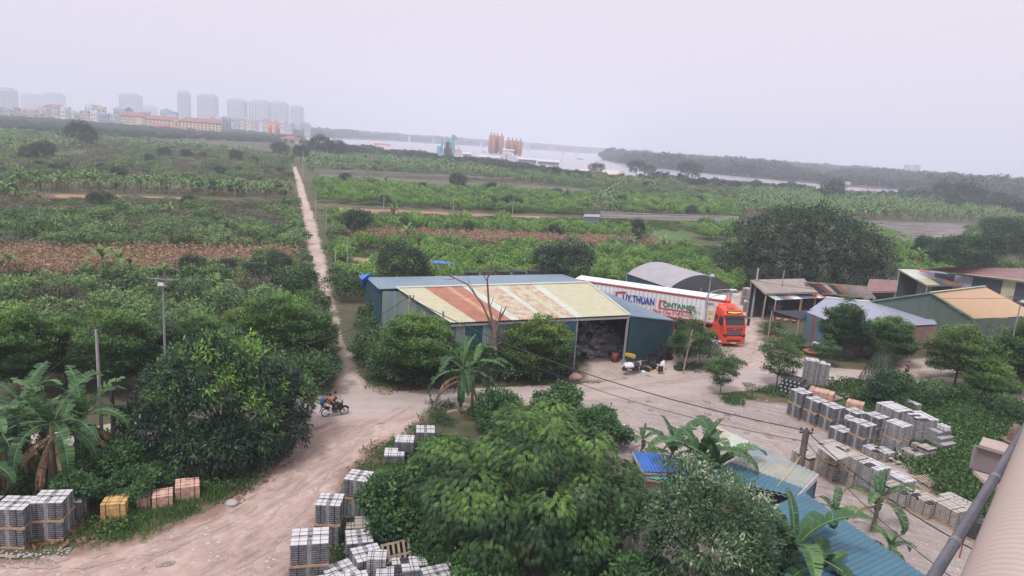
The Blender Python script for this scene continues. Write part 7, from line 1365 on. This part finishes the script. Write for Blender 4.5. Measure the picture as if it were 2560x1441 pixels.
named = [(221, 263, 22, 1050, 'white', 'flat', 'tall white house with a stair tower, tallest on the left skyline'), (248, 268, 24, 1100, 'cream', 'flat', 'pale block of flats right of the tallest white house'), (236, 281, 14, 980, 'white', 'flat', 'white balconied house below the pale block of flats'), (296, 266, 32, 1080, 'grey', 'grey', 'grey blue house with a dark mansard top left of the school'), (125, 261, 36, 1150, 'grey', 'red', 'wide windowless grey hall with a small red roof on the left skyline'), (160, 268, 20, 1120, 'white', 'flat', 'white house just right of the wide grey hall'), (410, 276, 22, 1150, 'grey', 'flat', 'beige house behind the middle of the school'), (428, 279, 22, 1100, 'white', 'blue', 'white house with a blue vaulted roof behind the school'), (364, 275, 18, 1200, 'blue', 'grey', 'small blue grey house behind the left wing of the school'), (260, 283, 16, 970, 'blue', 'blue', 'small house with a bright blue roof left of the school'), (645, 294, 18, 1500, 'white', 'grey', 'white columned house with a dark top before the towers'), (658, 298, 16, 1480, 'grey', 'flat', 'grey house right of the white columned one')]
for a in named: house(a[0], a[1], a[2], a[3], a[4], a[5], a[6], None)
wc, rc = list(HP), ['red', 'red', 'grey', 'blue', 'flat', 'flat']
def many(n, x0, x1, f, D0, D1, w0, w1, grp, where):
    for i in range(n):
        px = x0+(x1-x0)*(i+random.random())/n; w_, r_ = random.choice(wc), random.choice(rc); house(px, f(px)+random.uniform(0, 14 if x1 < 400 else 5), random.uniform(w0, w1), random.uniform(D0, D1), w_, r_, '%s town house with a %s roof %s' % (w_, r_, where), grp, 2, 2)
many(44, -20, 300, lambda x: 265+x*.05, 950, 1300, 8, 15, 'houses of the town on the left', 'in the distant town left of the school'); many(26, 520, 770, lambda x: 292+(x-560)*.075, 1350, 1600, 9, 15, 'houses before the towers', 'on the far bank below the towers'); many(26, 770, 1560, lambda x: 318+(x-770)*.071, 1700, 2300, 4, 8, 'houses along the far river bank', 'along the hazy far river bank')
many(14, 1600, 2560, lambda x: 380+(x-1600)*.0655, 1900, 2400, 6, 10, 'houses beyond the wooded bank', 'beyond the wooded bank on the right')
TW = mat('tower_concrete', (.44, .45, .50), .85, .08, .05); TWD = mat('tower_glass', (.18, .21, .28), .4, .1, .05)
for k, (x0, x1, yt, D, lab) in enumerate([(-14, 27, 217, 1900, 'pair of pale residential towers cut by the left edge'), (50, 90, 232, 2900, 'very faint wide tower block, leftmost of two faint ones'), (107, 148, 230, 2800, 'faint ribbed tower block right of the faintest one'), (296, 342, 232, 2500, 'broad lilac tower behind the left wing of the school'), (352, 384, 262, 3100, 'barely visible low tower group behind the school'), (442, 469, 226, 2300, 'slim dark framed tower, highest on the skyline'), (492, 535, 233, 2300, 'wide tower right of the slim highest one'), (567, 609, 245, 2500, 'left block of the twin towers joined by a thin sky bridge'), (621, 671, 248, 2500, 'right block of the twin towers joined by a thin sky bridge'), (677, 715, 252, 2500, 'round shouldered tower, second from the right on the skyline'), (725, 755, 262, 2500, 'rightmost and lowest tower of the skyline')]):
    a_, c_ = PY(x0, yt, D), PY(x1, yt, D); W_ = c_.x-a_.x; H_ = a_.z; t = thing('tower_block', lab, 'tower', ((a_.x+c_.x)/2, D, 0)); fbox(t, 'wall', TW, -W_/2, W_/2, 0, W_*.6, 0, H_-6)
    fbox(t, 'crown', TW, -W_/2+W_*.12, W_/2-W_*.15, 4, W_*.5, H_-6, H_); nb2 = 7
    for i in range(nb2): x = -W_/2+W_*(i+.3)/nb2; fbox(t, 'window_strip', TWD, x, x+W_*.4/nb2, -.6, .2, 10, H_-9)
a_, c_ = PY(609, 251, 2500), PY(621, 251.5, 2500); t = fbox(None, 'sky_bridge', TW, a_.x-2, c_.x+2, 2502, 2520, a_.z-7, a_.z-1); tag(t, 'thin bridge linking the tops of the twin towers', 'bridge')
# cement silos
ORG = mat('silo_orange', (.42, .20, .115), .7, .12, .15, stretch=(1, 1, .2)); ORR = mat('silo_bright', (.65, .20, .09), .7, .1, .2); TEAL = mat('plant_teal', (.10, .36, .42), .6, .12, .2); WSH = mat('shed_white', (.42, .44, .48), .8, .05, .1); GSH = mat('shed_grey', (.22, .23, .27), .8, .1, .2)
def silo(px, pyt, wpx, D, m, lab, grp, zb=None, vent=True):
    p = PY(px, pyt, D); r = wpx*D/CF/2; H_ = p.z; t = thing('silo', lab, 'silo', (p.x, p.y, 0), 0, grp); zc = H_*.24
    b = MB(); b.lathe([(.3, zc*.45), (r, zc), (r, H_), (r*.8, H_+.5), (.0, H_+.7)], 20); b.build('tank', m, t)
    b = MB(); 
    for k in range(5): b.lathe([(r+.06, zc+(H_-zc)*k/5+.2), (r+.12, zc+(H_-zc)*k/5+.35), (r+.06, zc+(H_-zc)*k/5+.5)], 20)
    b.build('hoop', m, t)
    for k in range(4): a_ = k*1.5708+.78; b = MB(); b.bar((r*.85*math.cos(a_), r*.85*math.sin(a_), 0), (r*.85*math.cos(a_), r*.85*math.sin(a_), zc+1), .4); b.build('leg', GSH, t)
    if vent: b = MB(); b.lathe([(.0, H_+.5), (.7, H_+.5), (.7, H_+3.4), (.0, H_+3.6)], 10); b.build('vent', GSH, t)
for k, px in enumerate((1228, 1235.5, 1244, 1254.5)): silo(px, 338.5+k*1.0, 10.5, 850+(-3 if k % 2 else 3), ORG, 'orange brown silo of the taller left battery by the river, %s from the left' % ('first', 'second', 'third', 'fourth')[k], 'silos of the left battery')
for k, px in enumerate((1271, 1281, 1291, 1301.5)): silo(px, 351+k*.9, 10, 850+(-3 if k % 2 else 3), ORG, 'orange brown silo of the lower right battery by the river, %s from the left' % ('first', 'second', 'third', 'fourth')[k], 'silos of the right battery')
silo(674.5, 313, 11, 900, ORR, 'bright orange silo left of the thin one beyond the field', None, vent=False); silo(690, 313, 8, 900, ORR, 'thin bright orange silo right of the wider one beyond the field', None, vent=False)
for k, px in enumerate((558, 566, 574)): silo(px, 300, 6, 930, GSH, 'blue grey silo at the right end of the school, %s of three' % ('left one', 'middle one', 'right one')[k], 'blue grey silos at the school')
def fshed(px0, px1, yt, D, m, rm, lab, dp=14, name='river_shed'):
    a_, c_ = PY(px0, yt, D), PY(px1, yt+(px1-px0)*.0722, D); t = thing(name, lab, 'shed', (a_.x, D, 0)); W_ = c_.x-a_.x; fbox(t, 'wall', m, 0, W_, 0, dp, 0, a_.z-.8); b = MB(); b.prism([(-.8, -1, a_.z-.7), (W_+.8, -1, a_.z-.7), (W_+.8, dp, a_.z+.6), (-.8, dp, a_.z+.6)], (0, 0, .5)); b.build('roof', rm, t); fbox(t, 'door', GSH, W_*.3, W_*.45, -.2, .1, 0, a_.z*.6)
fshed(1198, 1247, 391, 640, WSH, WSH, 'white shed in front of the left silo battery'); fshed(1297, 1341, 397, 660, GSH, WSH, 'low grey walled shed below the right silo battery'); fshed(1346, 1398, 402, 640, GSH, WSH, 'low grey shed nearest the sand bank'); fshed(1258, 1284, 375, 830, HP['cream'], WSH, 'pale block house between the silo batteries', 10); fshed(1158, 1176, 384, 700, HP['pink'], WSH, 'small pinkish shed beside the teal plant')
b = MB(); p0, p1 = PY(1268, 381, 820), PY(1296, 398, 800); b.bar(p0, p1, 3, 2); b.bar(p0+Vector((-5, 0, 1)), p1+Vector((-5, 0, 0)), 1.2, 1); o = b.build('conveyor', HP['grey']); tag(o, 'slanting grey conveyor gallery between the silo batteries', 'conveyor')
tp_ = PY(1128, 345, 760); t = thing('asphalt_plant', 'teal asphalt plant with a tall hopper tower beside the river', 'plant', (tp_.x, 760, 0)); s_ = 760/CF
for nm, x0, x1, zt, m in (('tower', 2, 9, PY(1128, 343, 760).z, TEAL), ('chimney', -24, -20.5, PY(1106, 346, 760).z, TEAL), ('bin', -16, 1, PY(1118, 356, 760).z, GSH), ('bin', -12, -4, PY(1118, 347, 760).z, TEAL), ('tank', -34, -25, PY(1098, 366, 760).z, TEAL), ('frame', 10, 27, PY(1150, 374, 760).z, HP['pink']), ('platform', -18, 4, PY(1118, 372, 760).z, GSH)):
    fbox(t, nm, m, x0*s_*1.0*1, x1*s_, 0, 5, 0, zt)
b = MB(); b.prism([(2*s_-1, -.5, tp_.z), (9*s_+2.5, -.5, tp_.z-2), (9*s_+2.5, -.5, tp_.z), (7*s_, -.5, tp_.z+3.5), (3*s_, -.5, tp_.z+3.5)], (0, 6, 0)); b.build('hopper_head', TEAL, t); b = MB(); b.bar((8*s_, 0, tp_.z-2), (22*s_, -3, PY(1150, 374, 760).z), .8); b.build('chute', HP['grey'], t)
gp = PY(937, 358, 980); ge = PY(974, 361, 980); t = thing('gantry_crane', 'orange gantry crane standing by the river', 'gantry crane', (gp.x, 980, 0)); W_ = ge.x-gp.x; fbox(t, 'beam', ORR, -1, W_+1, 0, 2.5, gp.z-2.2, gp.z)
for x in (0, W_-1.5): fbox(t, 'leg', ORR, x, x+1.5, 0, 2.5, 0, gp.z-2)
for k, (px, py, wp, l) in enumerate([(2150, 469, 84, 'long rusty barge moored in the narrow channel on the right'), (2085, 462, 40, 'shorter barge behind the long rusty one'), (1452, 399.5, 12, 'small dark boat near the sandy point'), (1445, 398, 8, 'tiny boat left of the small dark one'), (1210, 381, 10, 'small boat in midstream beside the silos'), (1410, 383, 9, 'small blue boat close to the far bank')]):
    p = P(px, py, .3); L_ = wp*p.y/CF; t = thing('barge' if wp > 30 else 'boat', l, 'barge' if wp > 30 else 'boat', p, R(-3)); w_ = L_*.13; h = L_*.035+.6
    b = MB(); b.add([(-L_/2, -w_/2, h), (L_/2, -w_/2, h*1.2), (L_/2, w_/2, h*1.2), (-L_/2, w_/2, h), (-L_*.46, -w_*.4, -.3), (L_*.44, -w_*.4, -.3), (L_*.44, w_*.4, -.3), (-L_*.46, w_*.4, -.3)], [(0, 4, 5, 1), (1, 5, 6, 2), (2, 6, 7, 3), (3, 7, 4, 0), (4, 7, 6, 5), (0, 1, 2, 3)]); b.build('hull', mat('hull_rust', (.22, .12, .09), .8, .15, .2) if wp > 30 else DARKM, t)
    fbox(t, 'cabin', HP['grey'], -L_*.45, -L_*.3, -w_*.3, w_*.3, h, h+L_*.05+1)
for k, px in enumerate((2271, 2293)):
    p = PY(px, 413, 1500); t = thing('cement_tower', '%s of two pale cement towers on the right horizon' % ('left one', 'right one')[k], 'tower', (p.x, 1500, 0))
    for q in range(3): fbox(t, 'silo_tube', WSH, q*5-6, q*5-2, 0, 5, 0, p.z)
for k, (px, py, wp) in enumerate([(330, 327, 9), (316, 326, 8), (304, 325.5, 8), (298, 326, 6)]):
    p = PY(px, py, 900); t = thing('parasol', 'red and white parasol at the field edge before the school, %s of four' % ('rightmost', 'third', 'second', 'leftmost')[k], 'parasol', (p.x, p.y, 0)); b = MB(); b.lathe([(.0, p.z+1.6), (wp*.2, p.z+.8), (wp*.26, p.z)], 10); b.build('canopy', mat('parasol_red', (.6, .25, .2), .8, .2, .6, col2=(.65, .6, .58)), t); b = MB(); b.bar((0, 0, 0), (0, 0, p.z+1), .2); b.build('pole', WOOD, t)
for k, (x0, x1, y_, D, wl) in enumerate([(575, 608, 341, 800, 'left of the bright orange silos'), (700, 745, 349, 760, 'right of the bright orange silos, lower one'), (716, 734, 346, 800, 'right of the bright orange silos, upper one'), (480, 545, 331, 900, 'in front of the right wing of the school')]):
    fshed(x0, x1, y_-4, D, HP['cream'], SRD, 'low house with a red tile roof '+wl, 8, 'village_house')
# far trees
FT = [round_tree('far_tree', 4.5, 6.5, M_FARG, 7, 130, 6, .95, .6), round_tree('far_tree', 3.6, 7.5, M_FARG, 6, 120, 6, .9, .6), round_tree('far_tree', 5.2, 5.6, M_FARG, 8, 140, 6, .95, .6)]
FTM = [merge_meshes('far_tree', f) for f in FT]
def far_where(u): return next((t for lim, t in ((200, 'at the left edge'), (420, 'before the left school wing'), (600, 'before the right school wing'), (760, 'near the orange silos'), (1100, 'left of the teal plant'), (1350, 'by the silos'), (1560, 'near the sand bank'), (1750, 'left end'), (1950, 'left middle'), (2150, 'middle'), (2350, 'right middle')) if u < lim), 'right end')
def wood(name, polyd, step, sc0, sc1, keep, lab, grp, cat='tree'):
    pts = []
    wp = [tuple(P(*q)[:2]) for q in polyd]; xs = [q[0] for q in wp]; ys = [q[1] for q in wp]; gx, gy = np.meshgrid(np.arange(min(xs), max(xs), step), np.arange(min(ys), max(ys), step)); X = gx.ravel()+RNG.uniform(-.45, .45, gx.size)*step; Y = gy.ravel()+RNG.uniform(-.45, .45, gx.size)*step
    k = inside(X, Y, wp); X, Y = X[k], Y[k]; o_ = np.argsort(Y/1.0); X, Y = X[o_], Y[o_]; n = len(X); s = sc0+(sc1-sc0)*np.clip(vnoise(X, Y, step*4, 3)*1.5-.3+RNG.uniform(-.25, .35, n), 0, 1.25)
    for i in range(min(keep, n)): w_ = far_where(proj(X[i], Y[i], 0)[0]); tag(obj('distant_tree', FTM[i % 3], None, (X[i], Y[i], 0), random.uniform(0, 6), s[i]), lab+', '+w_, cat, grp+', '+w_)
    if n > keep: scatter(name, np.c_[X, Y, np.zeros(n)][keep:], s[keep:], RNG.uniform(0, 6.28, n-keep), RNG.integers(0, 3, n-keep), FTM)
    return n
# outlines on the ground
wood('far_woodland', [(1500, 399), (1560, 412), (1690, 426), (1800, 437), (1990, 455), (2330, 482), (2750, 515), (2750, 478), (2000, 422), (1570, 394)], 13, 1.0, 2.5, 100, 'hazy tree of the wooded point beyond the channel', 'trees of the wooded point')
wood('far_bank_trees', [(500, 312), (640, 330), (760, 341), (1000, 351.5), (1300, 369.5), (1560, 386.5), (1560, 382), (1300, 364), (1000, 345), (760, 333), (500, 306)], 15, 1.3, 2.5, 40, 'hazy blue tree on the far bank of the river', 'trees of the far bank')
wood('horizon_trees', [(1560, 386), (2750, 468), (2750, 464), (1560, 382)], 34, 1.8, 2.6, 0, '', '')
wood('town_trees', [(-150, 283), (300, 305), (560, 326), (760, 347), (760, 362), (520, 352), (250, 345), (-150, 325)], 9, .42, .8, 70, 'hazy tree in the belt before the school', 'trees before the school')
wood('river_bank_trees', [(760, 378), (930, 390), (1180, 418), (1400, 448), (1560, 459), (1690, 467), (1850, 478), (1990, 488), (2250, 510), (2700, 550), (2700, 532), (2300, 500), (2200, 494), (1980, 479), (1700, 460), (1560, 451), (1400, 439), (1180, 409), (930, 379), (760, 365)], 7, .5, 1.0, 60, 'tree of the thin near bank belt', 'trees of the near bank')
bb = round_tree('bamboo', 2.4, 6.0, M_FARG, 5, 120, 7, .7, .22, droop=.7)
for k, (px, py, s) in enumerate([(2065, 505, 1.9), (2090, 500, 2.1), (2350, 508, 2.6), (2400, 515, 2.9), (2440, 520, 2.3), (2490, 530, 2.0), (2380, 530, 1.8), (2545, 545, 1.6)]):
    place_tree('bamboo_clump', bb[0], bb[1], 'feathery bamboo clump %s' % ['at the channel bend, left one', 'at the channel bend, right one', 'right of the channel end, leftmost', 'right of the channel end, tallest', 'right of the tallest bamboo', 'near the right edge below the horizon', 'in front of the tallest bamboo', 'cut by the right edge'][k], 'bamboo', ground(px, py), k, s)
# ------------------------------------------------------------------ haze
hb = MB(); hb.box(-3010, 3010, -130, 3610, -1, 160); hz_ = hb.build('haze', []); kind(hz_, 'stuff')
hm = bpy.data.materials.new('haze'); hm.use_nodes = True; nn = hm.node_tree; nn.nodes.clear(); o_ = nn.nodes.new('ShaderNodeOutputMaterial'); pv = nn.nodes.new('ShaderNodeVolumePrincipled')
pv.inputs['Color'].default_value = (.80, .85, .99, 1); pv.inputs['Density'].default_value = .00046; pv.inputs['Anisotropy'].default_value = 0.0
nn.links.new(pv.outputs[0], o_.inputs['Volume']); hz_.data.materials.append(hm)
